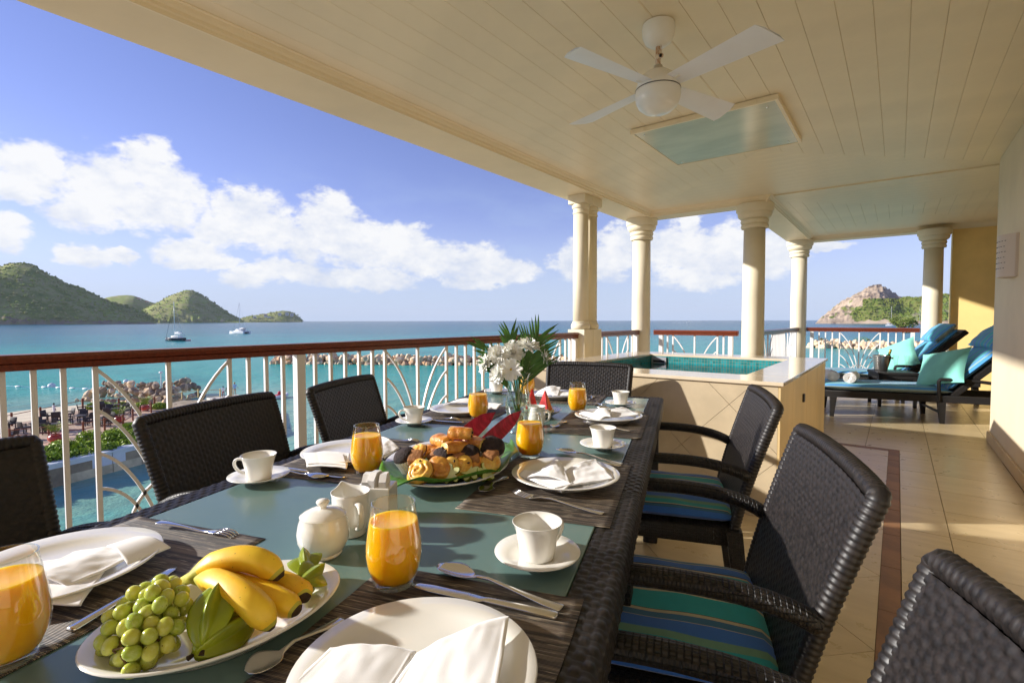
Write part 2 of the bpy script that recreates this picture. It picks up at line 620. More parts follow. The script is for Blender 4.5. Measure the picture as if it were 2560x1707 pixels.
def wicker(name, geo=False):
    m, t, b = nodemat(name)
    tc = t.new('ShaderNodeTexCoord')
    n1 = t.noise(tc.outputs['Object'], 90, 3, .6)
    c = t.mix(t.smooth(n1, .3, .7), (.006, .005, .005), (.019, .014, .0125))
    t.l.new(t.math('MULTIPLY_ADD', n1, .3, .34), b.inputs['Roughness'])
    b.inputs['Specular IOR Level'].default_value = .5
    if not geo:
        br = t.new('ShaderNodeTexBrick', offset=.5, i={'Vector': tc.outputs['UV'], 'Color1': (.9, .9, .9, 1), 'Color2': (1, 1, 1, 1), 'Mortar': (0, 0, 0, 1),
                                                      'Scale': 1.0, 'Mortar Size': .0016, 'Mortar Smooth': 1.0, 'Brick Width': .024, 'Row Height': .0105})
        wv = t.new('ShaderNodeTexWave', bands_direction='X', i={'Vector': tc.outputs['UV'], 'Scale': 1 / .024 / 1.0, 'Distortion': 0.0})
        h = t.math('ADD', br.outputs['Color'], t.math('MULTIPLY', wv.outputs['Fac'], .35))
        bn = t.new('ShaderNodeBump', i={'Strength': 1.0, 'Distance': .004, 'Height': h})
        t.l.new(bn.outputs[0], b.inputs['Normal'])
        c = t.mix(t.math('SUBTRACT', 1.0, br.outputs['Color'], clamp=True), c, (.004, .003, .003))
    t.l.new(c, b.inputs['Base Color'])
    return m


WICK = wicker('dark_wicker')
WICKG = wicker('dark_wicker_strands', True)

# frosted tabletop
m, t, b = nodemat('frosted_glass_top')
tc = t.new('ShaderNodeTexCoord').outputs['Object']
t.l.new(t.mix(t.smooth(t.noise(tc, 2.5, 5, .6), .3, .7), (.115, .195, .178), (.130, .212, .195)), b.inputs['Base Color'])
b.inputs['Roughness'].default_value = .30
t.l.new(t.math('MULTIPLY_ADD', t.noise(tc, 14, 6, .75), .22, .12), b.inputs['Roughness'])
b.inputs['Specular IOR Level'].default_value = .5
FROST = m

# woven placemat: thin fibre rows with paler threads
m, t, b = nodemat('woven_mat_fibre')
tc = t.new('ShaderNodeTexCoord').outputs['Object']
rows = t.noise(t.vmath('MULTIPLY', tc, (150, 5, 1)), 1.0, 3, .6)
dash = t.noise(t.vmath('MULTIPLY', tc, (300, 22, 1)), 1.0, 2, .5)
wv = t.new('ShaderNodeTexWave', bands_direction='X', i={'Vector': tc, 'Scale': 150.0, 'Distortion': .6, 'Detail': 1.0})
c = t.mix(t.smooth(rows, .36, .66), (.030, .022, .017), (.27, .20, .135))
c = t.mix(t.smooth(dash, .56, .68), c, (.50, .42, .31))
c = t.mix(t.math('MULTIPLY', t.smooth(wv.outputs['Fac'], .0, .5), 1.0), (.012, .009, .008), c)
t.l.new(c, b.inputs['Base Color'])
b.inputs['Roughness'].default_value = .55
bn = t.new('ShaderNodeBump', i={'Strength': .8, 'Distance': .0012, 'Height': wv.outputs['Fac']})
t.l.new(bn.outputs[0], b.inputs['Normal'])
MATF = m

# striped canvas (stripe runs along local Y of the UV; position across = UV x)
TEAL, BLUE, NAVY, CRM, BLK, MINT, AQUA = (.010, .44, .54), (.04, .20, .78), (.04, .20, .44), (.62, .56, .43), (.01, .01, .014), (.18, .40, .30), (.06, .36, .42)
ST = [(TEAL, .115), (BLK, .006), (CRM, .022), (NAVY, .05), (CRM, .004), (BLUE, .085), (MINT, .05), (TEAL, .07), (CRM, .012), (BLK, .008), (NAVY, .03), (BLUE, .075),
      (BLK, .012), (CRM, .022), (NAVY, .03), (CRM, .006), (BLUE, .07), (BLK, .008), (CRM, .018), (TEAL, .12), (BLK, .006), (CRM, .02), (BLUE, .09), (NAVY, .02), (CRM, .02), (TEAL, .041)]
tot = sum(x for _, x in ST)


def stripes(name, period, fade=0.0):
    m, t, b = nodemat(name)
    uv = t.new('ShaderNodeTexCoord').outputs['UV']
    s = t.new('ShaderNodeSeparateXYZ', i={0: uv})
    f = t.math('FRACT', t.math('MULTIPLY', s.outputs[0], 1 / period))
    acc, stops = 0, []
    for c, wd in ST:
        stops.append((acc / tot, tuple(x * (1 - fade) + q * fade for x, q in zip(c, (.10, .52, .62)))))
        acc += wd
    cc = t.ramp(f, stops, 'CONSTANT')
    tcn = t.new('ShaderNodeTexCoord').outputs['Object']
    cc = t.mix(t.math('MULTIPLY', t.noise(tcn, 30, 4, .6), .25), cc, (.02, .03, .04))
    t.l.new(cc, b.inputs['Base Color'])
    b.inputs['Roughness'].default_value = .85
    b.inputs['Sheen Weight'].default_value = .2
    bn = t.new('ShaderNodeBump', i={'Strength': .25, 'Distance': .0008, 'Height': t.noise(tcn, 900, 2, .5)})
    t.l.new(bn.outputs[0], b.inputs['Normal'])
    return m


STRIPE = stripes('striped_canvas', .50)
STRIPEL = stripes('striped_lounger_canvas', .48, .38)

# stone floor tile
m, t, b = nodemat('travertine_tile')
tc = t.new('ShaderNodeTexCoord').outputs['Object']
oi = t.new('ShaderNodeObjectInfo').outputs['Random']
v3 = t.vmath('ADD', tc, t.new('ShaderNodeCombineXYZ', i={0: t.math('MULTIPLY', oi, 37.0), 1: t.math('MULTIPLY', oi, 91.0)}).outputs[0])
st = t.noise(t.vmath('MULTIPLY', v3, (2.0, 14, 2)), 1.0, 6, .6)
c = t.mix(t.smooth(st, .3, .7), (.50, .39, .22), (.60, .48, .29))
c = t.mix(t.math('MULTIPLY', oi, .35), c, (.46, .35, .19))
t.l.new(c, b.inputs['Base Color'])
t.l.new(t.math('MULTIPLY_ADD', t.noise(v3, 9, 5, .6), .2, .2), b.inputs['Roughness'])
TILE = m
GROUT = pbr('tile_grout', (.22, .16, .09), .9, .1, 20)
BORDER = pbr('brown_border_stone', (.21, .105, .045), .5, .25, 5, stretch=(1, 1, 1))
MARBLE = pbr('cream_marble', (.66, .54, .38), .12, .0, 3, c2=(.74, .64, .50), detail=8, stretch=(1, 4, 1), coat=.3)
PCLAD = pbr('pool_cladding_tile', (.52, .42, .28), .35, .08, 5, .05, 40)
PSIDE = pbr('pool_side_panel', (.62, .46, .23), .4, .1, 4, stretch=(1, 1, .3))

# glass mosaic in the pool
m, t, b = nodemat('turquoise_mosaic')
uv = t.new('ShaderNodeTexCoord').outputs['UV']
br = t.new('ShaderNodeTexBrick', offset=0.0, i={'Vector': uv, 'Color1': (.008, .19, .20, 1), 'Color2': (.02, .34, .38, 1), 'Mortar': (.20, .24, .17, 1), 'Scale': 1.0,
                                               'Mortar Size': .0022, 'Mortar Smooth': .2, 'Brick Width': .026, 'Row Height': .026, 'Bias': -.1})
t.l.new(br.outputs['Color'], b.inputs['Base Color'])
b.inputs['Roughness'].default_value = .15
MOSAIC = m
m, t, b = nodemat('pool_water')
b.inputs['Base Color'].default_value = (.55, .90, .88, 1)
b.inputs['Roughness'].default_value = .02
b.inputs['IOR'].default_value = 1.33
b.inputs['Transmission Weight'].default_value = 1.0
tc = t.new('ShaderNodeTexCoord').outputs['Object']
bn = t.new('ShaderNodeBump', i={'Strength': .12, 'Distance': .02, 'Height': t.noise(tc, 6, 3, .5)})
t.l.new(bn.outputs[0], b.inputs['Normal'])
PWATER = m
# ceiling glass panel
PANEL = pbr('mirror_tinted_glass', (.58, .58, .46), .2, .12, 1.4, spec=.6, stretch=(1, 2.5, 1))

# ------------------------------------------------------------------ the balcony: floor, walls, ceiling, columns, railings
SOF, CEILZ = 2.57, 2.635          # underside of the beams, underside of the boarded ceiling
XR, YR, XC, YC = -2.9, 6.8, -1.43, 10.4   # railing / column lines


def clip(poly, a, b, c):
    """keep a*x+b*y<=c"""
    out = []
    for i in range(len(poly)):
        p, q = poly[i], poly[(i + 1) % len(poly)]
        dp, dq = a * p[0] + b * p[1] - c, a * q[0] + b * q[1] - c
        if dp <= 0:
            out.append(p)
        if dp * dq < 0:
            s = dp / (dp - dq)
            out.append((p[0] + (q[0] - p[0]) * s, p[1] + (q[1] - p[1]) * s))
    return out


def area(p):
    return abs(sum(p[i][0] * p[(i + 1) % len(p)][1] - p[(i + 1) % len(p)][0] * p[i][1] for i in range(len(p)))) / 2


def rect(x0, x1, y0, y1):
    return [(x0, y0), (x1, y0), (x1, y1), (x0, y1)]


def cliprect(p, x0, x1, y0, y1):
    for h in ((-1, 0, -x0), (1, 0, x1), (0, -1, -y0), (0, 1, y1)):
        p = clip(p, *h)
        if len(p) < 3:
            return []
    return p


# floor slab with its tiles
floor = struct('floor', join(box(-3.12, .76, -2.2, 6.98, -.3, -.007), box(-1.66, 4.2, 6.98, 10.62, -.3, -.007)), GROUT, label='balcony floor of cream stone tiles')


def tile(poly, name='floor_tile', mat=None):
    cx = sum(p[0] for p in poly) / len(poly)
    cy = sum(p[1] for p in poly) / len(poly)
    g = prism([(x - cx, y - cy) for x, y in poly], -.012, 0)
    ob(name, g, mat or TILE, floor, loc=(cx, cy, random.uniform(-.0006, .0006)))


G = .0018
SZ = .457
for iy in range(-9, 10):                                   # corridor beside the border
    y0 = 2.123 + iy * SZ
    if y0 > 5.58 or y0 < -1.6:
        continue
    y1 = min(y0 + SZ, 5.58)
    for x0, x1 in ((.041, .25), (.25, .70)):
        tile(rect(x0 + G, x1 - G, y0 + G, y1 - G))
for iy in range(12):                                       # the lounging corner beyond
    y0 = 5.58 + iy * SZ
    y1 = min(y0 + SZ, 10.58)
    if y1 - y0 < .05:
        continue
    for ix in range(-6, 6):
        x0 = .25 + ix * SZ - (.0 if ix else 0)
        x0, x1 = max(x0, -1.6 if y0 > 6.6 else -2.98), x0 + SZ
        if x0 > 1.9 or x1 < x0 + .05:
            continue
        tile(rect(x0 + G, x1 - G, y0 + G, y1 - G))
for i in range(-14, 18):                                   # diagonal field under the table
    for j in range(-14, 18):
        cx, cy = -.036 + (i - j) * SZ * .7071, 2.447 + (i + j) * SZ * .7071
        h = SZ * .7071 - G
        p = cliprect([(cx - h, cy), (cx, cy - h), (cx + h, cy), (cx, cy + h)], -2.98, -.036, -1.6, 5.49)
        if len(p) > 2 and area(p) > .004:
            tile(p)
for k in range(17):                                        # brown border
    y0 = -1.6 + k * .45
    if y0 < 5.49:
        tile(rect(-.034, .039, y0 + G, min(y0 + .45, 5.49) - G), 'border_stone', BORDER)
tile(rect(-.034, .039, 5.492, 5.578), 'border_stone', BORDER)
for k in range(7):
    x0 = -2.98 + k * .45
    tile(rect(x0 + G, min(x0 + .45, -.036) - G, 5.492, 5.578), 'border_stone', BORDER)

# walls
struct('wall_right', join(box(.72, 1.0, -2.2, 6.52, -.3, CEILZ + .05)), WALLP, label='cream plastered house wall')
struct('wall_return', box(1.0, 4.2, 6.3, 6.52, -.3, CEILZ + .05), WALLP)
sk = struct('skirting', join(rbox(.70, .7198, -2.2, 6.538, .001, .1, .004), box(.7198, 4.2, 6.5205, 6.538, .001, .098)), SKIRT)
struct('yellow_wall', rbox(.655, 4.2, 10.47, 10.75, -.3, SOF - .001, .006), YELLOW, label='yellow plastered end wall')
struct('wall_far_side', box(4.0, 4.2, 6.5, 10.47, -.3, CEILZ), WALLP)
struct('wall_behind', box(-.3, 1.0, -2.45, -2.2, -.3, CEILZ), WALLP)

# ceiling: boards mitred round the room, on a slab
ceil = struct('ceiling', join(box(-2.75, .76, -2.2, 6.66, CEILZ + .012, CEILZ + .2), box(-1.3, 4.2, 6.6, 10.5, CEILZ + .0125, CEILZ + .2)), CEIL, label='cream boarded ceiling')
BW = .143


def board(poly, along):
    if len(poly) < 3 or area(poly) < .003:
        return
    cx = sum(p[0] for p in poly) / len(poly)
    cy = sum(p[1] for p in poly) / len(poly)
    q = [(x - cx, y - cy) for x, y in poly]
    n = len(q)
    bv = .0016
    # bevelled lower face: shrink the underside towards the board's middle
    s = [(x * (1 - bv / max(.05, math.hypot(x, y)) * 1.2), y * (1 - bv / max(.05, math.hypot(x, y)) * 1.2)) for x, y in q]
    if along == 'y':
        w2 = max(abs(x) for x, y in q)
        s = [(x * (1 - bv / w2), y) for x, y in q]
    elif along == 'x':
        w2 = max(abs(y) for x, y in q)
        s = [(x, y * (1 - bv / w2)) for x, y in q]
    V = [(x, y, -.002) for x, y in s] + [(x, y, .0) for x, y in q] + [(x, y, .014) for x, y in q]
    F = [tuple(range(n)), tuple(range(3 * n - 1, 2 * n - 1, -1))]
    for k in (0, n):
        F += [(k + i, k + n + i, k + n + (i + 1) % n, k + (i + 1) % n) for i in range(n)]
    ob('ceiling_board', (V, F), CEIL, ceil, loc=(cx, cy, CEILZ))


g2 = .0005
MX, MY = -.99, 4.87               # where the two mitres of the dining bay meet
x = -2.70
while x < .72:                    # boards along the balcony
    x1 = min(x + BW, .72)
    p = rect(x + g2, x1 - g2, -2.1, 6.62)
    a = clip(p, 1, 1, MX + MY) if x < MX else None
    p = rect(x + g2, x1 - g2, -2.1, 7.0)
    # keep outside the far triangle: y <= MY + |x-MX|
    L = clip(clip(p, 1, 0, MX), 1, 1, MX + MY)
    Rr = clip(clip(p, -1, 0, -MX), -1, 1, MY - MX)
    if x1 <= MX + BW:
        board(cliprect(L, -2.7, 9, -9, 6.62), 'y')
    if x >= MX - BW:
        board(cliprect(Rr, -9, .72, -9, 6.6), 'y')
    x += BW
y = MY
while y < 6.98:                   # boards across, in the far triangle and on past the inner column
    y1 = min(y + BW, 6.985)
    lo = max(MX - (y1 - MY), -2.7)
    hi = MX + (y1 - MY)
    if y >= 6.62:
        p = rect(-1.27, 3.9, y + g2, y1 - g2)
    else:
        p = rect(-2.7, .72, y + g2, y1 - g2)
        p = clip(clip(p, -1, -1, -(MX + MY)), 1, -1, MX - MY)
        p = cliprect(p, -2.7, .72, 0, 6.62)
    board(p, 'x')
    y += BW
RX0, RX1, RY0, RY1 = -1.27, 1.53, 6.99, 10.44   # framed pattern over the loungers
k = 0
while k * BW < (RX1 - RX0) / 2:
    d0, d1 = k * BW, min((k + 1) * BW, (RX1 - RX0) / 2)
    a0, a1, b0, b1 = RX0 + d0, RX1 - d0, RY0 + d0, RY1 - d0
    c0, c1, e0, e1 = RX0 + d1, RX1 - d1, RY0 + d1, RY1 - d1
    for q, al in (([(a0, b0), (c0, e0), (c0, e1), (a0, b1)], 'y'), ([(a1, b0), (a1, b1), (c1, e1), (c1, e0)], 'y'),
                  ([(a0, b0), (a1, b0), (c1, e0), (c0, e0)], 'x'), ([(a0, b1), (c0, e1), (c1, e1), (a1, b1)], 'x')):
        cx, cy = sum(p[0] for p in q) / 4, sum(p[1] for p in q) / 4
        w2 = (d1 - d0) / 2
        f = 1 - g2 / max(w2, .01)
        if al == 'y':
            q = [(cx + (px - cx) * f, py) for px, py in q]
        else:
            q = [(px, cy + (py - cy) * f) for px, py in q]
        board(q, al)
    k += 1
board(rect(1.54, 3.9, 7.0, 10.44), None)

# beams (soffits) with their cornice
beam = struct('beam', join(box(-3.12, -2.72, -2.3, 6.98, SOF, CEILZ + .5), box(-2.72, -1.27, 6.66, 6.98, SOF + .0006, CEILZ + .5),
                           box(-1.62, -1.27, 6.98, 10.8, SOF, CEILZ + .5), box(-1.27, 4.2, 10.46, 10.8, SOF + .0006, CEILZ + .5)), CREAM, label='cream beam carried by the columns')


def cornice(p, q, nrm):
    p, q, nrm = Vector((*p, 0)), Vector((*q, 0)), Vector((*nrm, 0))
    prof = [(0, SOF - .012), (.012, SOF - .012), (.014, SOF + .008), (.024, SOF + .014), (.027, SOF + .03), (.04, SOF + .04), (.048, SOF + .055), (.062, CEILZ - .006), (.062, CEILZ + .01), (0, CEILZ + .01)]
    return loft([[(e.x + nrm.x * a, e.y + nrm.y * a, z) for a, z in prof] for e in (p, q)])


struct('cornice', join(cornice((-2.72, -2.2), (-2.72, 6.66), (1, 0)), cornice((-2.72, 6.66), (-1.27, 6.66), (0, -1)),
                       cornice((-1.27, 6.6), (-1.27, 10.46), (1, 0)), cornice((-1.27, 10.46), (4.1, 10.46), (0, -1))), TRIM, label='painted cornice along the beams')

# round columns
CAPP = [(.122, 0), (.150, .005), (.158, .03), (.150, .052), (.140, .058), (.152, .064), (.162, .088), (.152, .112), (.142, .118), (.165, .125), (.188, .148), (.196, .175), (.194, .195),
        (.205, .205), (.214, .215), (.214, .292)]


def column(x, y, label):
    t = thing('column', label, 'column', (x, y, 0), 0, 'round cream columns')
    ob('shaft', lathe([(.128, .0), (.128, .8), (.127, 1.5), (.122, SOF - .29)], 40), COLUMN, t, 'full')
    ob('capital', lathe([(r, z + SOF - .293) for r, z in CAPP], 40), COLUMN, t, 50)
    return t


column(XR, YR, 'round cream column at the outer corner, behind the far left corner of the plunge pool')
column(XC, YR, 'thickest looking round cream column, behind the far right part of the plunge pool')
column(XC, YC, 'round cream column behind the end of the plunge pool, left of the lounger railing')
column(.43, YC, 'round cream column beside the yellow wall, behind the far lounger')

# the paired slim columns on plinths
for yy, lb in ((5.08, 'slim cream column on a square plinth, nearer of the touching pair at the railing'), (5.288, 'slim cream column on a square plinth, farther of the touching pair at the railing')):
    t = thing('paired_column', lb, 'column', (XR, yy, 0), 0, 'paired slim columns')
    ob('plinth', rbox(-.108, .108, -.1025, .1025, 0, 1.05, .004), COLUMN, t)
    ob('base', lathe([(.098, 1.05), (.108, 1.06), (.110, 1.09), (.104, 1.115), (.094, 1.12), (.096, 1.135), (.09, 1.14)], 36), COLUMN, t, 50)
    ob('shaft', lathe([(.088, 1.12), (.088, 1.6), (.084, SOF - .2)], 36), COLUMN, t, 'full')
    ob('capital', join(lathe([(.084, SOF - .21), (.092, SOF - .205), (.092, SOF - .185), (.086, SOF - .18), (.087, SOF - .15), (.098, SOF - .145), (.103, SOF - .125), (.1, SOF - .1), (.09, SOF - .092)], 36),
                       rbox(-.108, .108, -.1025, .1025, SOF - .098, SOF - .001, .003)), COLUMN, t, 50)

# railings -----------------------------------------------------------
RT = 1.02
HPROF = [(-.034, 0), (.034, 0), (.036, .026), (.030, .029), (.038, .033), (.042, .052), (.034, .066), (.0, .069), (-.034, .066), (-.042, .052), (-.038, .033), (-.030, .029), (-.036, .026)]
BALME = mesh('baluster', box(-.0098, .0098, -.0098, .0098, .1, RT - .068), WHITEP)
POSTME = mesh('post', rbox(-.027, .027, -.027, .027, 0, RT - .068, .003), WHITEP)


def arcs(h):
    """the sunburst inside a panel of half width h: list of meshes in the railing plane (x along, z up)"""
    zb = .13
    A = []
    for s in (-1, 1):
        A.append(bez((s * h, 0, RT - .08), (s * h * .42, 0, .78), (s * .012, 0, .50), (s * .006, 0, zb), n=14))
        A.append(bez((s * h, 0, .75), (s * h * .62, 0, .68), (s * .05, 0, .40), (s * .02, 0, zb), n=12))
        A.append(bez((s * h, 0, .55), (s * h * .62, 0, .50), (s * .10, 0, .30), (s * .05, 0, zb), n=12))
        A.append(bez((s * h, 0, .385), (s * h * .7, 0, .37), (s * h * .45, 0, .27), (s * h * .35, 0, zb), n=10))
    A.append([(h * .62 * math.cos(a), 0, zb + .25 * math.sin(a)) for a in [math.pi * i / 14 for i in range(15)]])
    return [sect(p, [(-.007, -.007), (.007, -.007), (.007, .007), (-.007, .007)]) for p in A]


def railing(p, q, items, label, rail=None):
    """items: ('b', s) baluster, ('p', s) post, ('m', s0, s1, s2) sunburst at distances along the rail line"""
    p, q = Vector((*p, 0)), Vector((*q, 0))
    L = (q - p).length
    ang = math.atan2(q.y - p.y, q.x - p.x)
    t = thing('railing', label, 'railing', p, ang, 'balcony railings')
    g = loft([[(x, a, RT - .069 + b) for a, b in HPROF] for x in (0, .012, L - .012, L)])
    g = (([(x, y * (.9 if i // len(HPROF) in (0, 3) else 1), z) for i, (x, y, z) in enumerate(g[0])]), g[1])
    ob('handrail', g, MAHOG, t)
    ob('bottom_rail', box(.0, L, -.014, .014, .07, .1), WHITEP, t)
    for it in items:
        if it[0] == 'b':
            ob('baluster', BALME, None, t, loc=(it[1], 0, 0))
        elif it[0] == 'p':
            ob('post', POSTME, None, t, loc=(it[1], 0, 0))
        else:
            s0, s1, s2 = it[1:]
            for s in (s0, s1, s2):
                ob('baluster', BALME, None, t, loc=(s, 0, 0))
            key = 'arc%.3f' % ((s2 - s0) / 2)
            if key not in MATS:
                MATS[key] = [mesh('scroll_bar', a, WHITEP) for a in arcs((s2 - s0) / 2)]
            for me in MATS[key]:
                ob('scroll_bar', me, None, t, loc=(s1, 0, 0))
    return t


Y0 = -2.0
it = [('p', y - Y0) for y in (-1.62, 1.638, 4.951)] + [('m', .653 - Y0, .943 - Y0, 1.233 - Y0), ('m', 2.287 - Y0, 2.595 - Y0, 2.903 - Y0), ('m', 4.013 - Y0, 4.324 - Y0, 4.635 - Y0)]
it += [('b', y - Y0) for y in (.542, .446, .352, .26, .16, .06, -.04, -.14, -.24, -.9, -1.0, -1.1, -1.2, -1.3, -1.4, -1.5, 1.335, 1.434, 1.535, 1.744, 1.854, 1.961, 2.07, 2.178, 3.019, 3.131, 3.243, 3.354, 3.466, 3.576, 3.686, 3.795, 3.904, 4.747, 4.851)]
it += [('m', -.86 - Y0, -.56 - Y0, -.27 - Y0)]
railing((XR, Y0), (XR, 4.977), it, 'long mahogany topped railing with white sunburst bars along the dining table')
railing((XR, 5.392), (XR, 6.672), [('m', .35, .663, .976), ('b', 1.1), ('p', 1.247), ('b', .1), ('b', .22)], 'short railing between the paired columns and the outer corner column')
railing((-2.70, YR), (-1.60, YR), [('p', .10), ('b', .19), ('m', .265, .557, .85), ('b', .925), ('p', 1.013)], 'short railing behind the plunge pool between two thick columns')
n34 = [('p', .2), ('m', .5, .8, 1.1), ('m', 2.1, 2.4, 2.7), ('p', 3.15)] + [('b', s) for s in (.3, .4, 1.2, 1.31, 1.42, 1.53, 1.64, 1.75, 1.86, 1.98, 2.82, 2.93, 3.04)]
railing((XC, 6.93), (XC, 10.27), n34, 'foreshortened side railing between the two inner columns beyond the pool')
railing((-1.295, YC), (.29, YC), [('p', .087), ('b', .197), ('b', .293), ('b', .395), ('m', .502, .782, 1.071), ('b', 1.18), ('b', 1.282), ('b', 1.383), ('p', 1.497)],
        'railing with a sunburst panel behind the loungers')

# ------------------------------------------------------------------ plunge pool
pool = thing('plunge_pool', 'raised plunge pool clad in cream stone with turquoise mosaic inside', 'pool', (0, 0, 0))
PX0, PX1, PY0, PY1, PZ = -2.37, -.5, 3.17, 5.44, .80
IX0, IX1, IY0, IY1 = -2.06, -.775, 3.5, 5.1
ob('pool_wall', join(box(PX0 + .02, PX1 - .03, PY0 + .03, IY0 - .02, 0, PZ - .022), box(PX0 + .02, PX1 - .03, IY1 + .02, PY1 - .02, 0, PZ - .022),
                     box(PX0 + .02, IX0 - .02, IY0 - .02, IY1 + .02, 0, PZ - .022), box(IX1 + .02, PX1 - .03, IY0 - .02, IY1 + .02, 0, PZ - .022)), PSIDE, pool)
for a in ((PX0, PX1, PY0, IY0), (PX0, PX1, IY1, PY1), (PX0, IX0, IY0 + .0015, IY1 - .0015), (IX1, PX1, IY0 + .0015, IY1 - .0015)):
    ob('coping', rbox(*a, PZ - .022, PZ, .004), MARBLE, pool)
inner = join(box(IX0 - .02, IX0, IY0, IY1, .05, PZ - .022), box(IX1, IX1 + .02, IY0, IY1, .05, PZ - .022), box(IX0 - .02, IX1 + .02, IY0 - .0195, IY0, .05, PZ - .022),
             box(IX0 - .02, IX1 + .02, IY1, IY1 + .0195, .05, PZ - .022), box(IX0, IX1, IY0, IY1, .03, .05))
ob('mosaic_lining', inner, MOSAIC, pool, uv=True)
ob('water', grid(lambda a, b_: (IX0 + .001 + (IX1 - IX0 - .002) * a, IY0 + .001 + (IY1 - IY0 - .002) * b_, PZ - .092), 8, 8), PWATER, pool, 'full')
ob('skimmer', join(rbox(IX0 + .01, IX0 + .17, IY1 - .014, IY1 + .002, PZ - .1, PZ - .03, .004)), pbr('grey_plastic', (.34, .34, .36), .4), pool)
ob('skimmer_mouth', box(IX0 + .03, IX0 + .15, IY1 - .0155, IY1 - .0135, PZ - .085, PZ - .062), BLACKM, pool)
# diagonal cladding tiles on the front
for i in range(-9, 10):
    for j in range(-9, 10):
        cx, cz = -1.079 + (i - j) * .403 * .7071, .647 + (i + j) * .403 * .7071
        h = .403 * .7071 - .0015
        p = cliprect([(cx - h, cz), (cx, cz - h), (cx + h, cz), (cx, cz + h)], PX0 + .02, PX1 - .031, .0, PZ - .023)
        if len(p) > 2 and area(p) > .003:
            V = [(a, PY0 + .018, b_) for a, b_ in p] + [(a, PY0 + .0305, b_) for a, b_ in p]
            n = len(p)
            ob('cladding_tile', (V, [tuple(range(n)), tuple(range(2 * n - 1, n - 1, -1))] + [(k2, n + k2, n + (k2 + 1) % n, (k2 + 1) % n) for k2 in range(n)]), PCLAD, pool)
for y0, y1 in ((PY0 + .019, 3.62), (3.624, 4.25), (4.254, 4.86), (4.864, PY1 - .02)):
    ob('side_panel', box(PX1 - .031, PX1 - .018, y0, y1, .0, PZ - .023), PSIDE, pool)
ob('latch', rbox(PX1 - .019, PX1 - .004, 4.03, 4.07, .575, .635, .006), BLACKM, pool)

# ------------------------------------------------------------------ ceiling fan
fan = thing('ceiling_fan', 'white four bladed ceiling fan with a ball shaped motor', 'ceiling fan', (-.985, 2.494, CEILZ - .006))
ob('canopy', lathe([(.0001, 0), (.078, 0), (.080, -.02), (.077, -.055), (.064, -.085), (.04, -.102), (.018, -.108), (.0001, -.108)], 40), FANW, fan, 60)
ob('downrod', lathe([(.0125, -.10), (.0125, -.22)], 20), RUST, fan, 'full')
ob('collar', lathe([(.013, -.195), (.022, -.2), (.022, -.215), (.03, -.222), (.03, -.228)], 24), STEELB, fan, 50)
ob('motor_housing', lathe([(.0001, -.222), (.03, -.222), (.055, -.232), (.082, -.252), (.1, -.28), (.108, -.305), (.109, -.318), (.105, -.320), (.105, -.323), (.110, -.325), (.112, -.345), (.107, -.375), (.094, -.402), (.07, -.422), (.038, -.434), (.0001, -.437)], 48), FANW, fan, 30)
ob('shade_ring', lathe([(.1105, -.3185), (.1118, -.3205), (.1105, -.3225)], 48, False), BLACKM, fan, 'full')
cord = thing_c = ob('pull_chain', join(tube(bez((.016, -.01, -.105), (.03, -.02, -.125), (.022, -.016, -.15), n=8), .0012, 6), xf(ell(.011, .011, .011), (.022, -.016, -.162))), RUST, fan, 'full')
ob('pull_knob', xf(ell(.008, .008, .008), (.022, -.024, -.164)), BLACKM, cord, 'full')


def blade():
    V, L = [], 14
    rings = []
    for i in range(L + 1):
        s = i / L
        r = .095 + s * .475
        wd = .05 + .03 * s
        off = .0
        zt = 0
        tl = math.radians(-12)
        ring = []
        for a, b_ in ((-1, 0), (-.5, .004), (.5, .004), (1, 0), (.5, -.004), (-.5, -.004)):
            ex = .012 * (1 - a * a) if i == L else 0
            ring.append((r + ex + .02 * a * s, a * wd * math.cos(tl) - b_ * math.sin(tl), a * wd * math.sin(tl) + b_))
        rings.append(ring)
    return loft(rings)


bme = mesh('blade', blade(), BLADE, 30)
for an in (-18, 72, 162, 252):
    b_ = ob('blade', bme, None, fan, loc=(0, 0, -.300), rot=(0, 0, R(an)))
    ob('blade_bracket', rbox(.07, .14, -.022, .022, -.004, .002, .002), FANW, b_)

# glazed ceiling panel
pn = thing('ceiling_panel', 'square tinted glass panel fixed flat under the ceiling behind the fan', 'ceiling panel', (-1.167, 4.22, CEILZ - .006))
hw = .515
ob('panel_frame', join(box(-hw, hw, -hw, -hw + .022, -.034, -.001), box(-hw, hw, hw - .022, hw, -.034, -.001), box(-hw, -hw + .022, -hw + .022, hw - .022, -.0342, -.001), box(hw - .022, hw, -hw + .022, hw - .022, -.0342, -.001)), TRIM, pn)
ob('panel_glass', box(-hw + .022, hw - .022, -hw + .022, hw - .022, -.030, -.02), PANEL, pn)
for a in ((.43, -.40), (.43, .43), (-.43, .43), (-.43, -.43)):
    ob('screw', xf(lathe([(.0001, -.036), (.007, -.035), (.008, -.0302)], 12), (a[0], a[1], 0)), STEEL, pn, 50)
for a in range(4):
    ob('clip', box(-.42 + a * .26, -.4 + a * .26, -hw - .006, -hw, -.03, -.004), TRIM, pn)

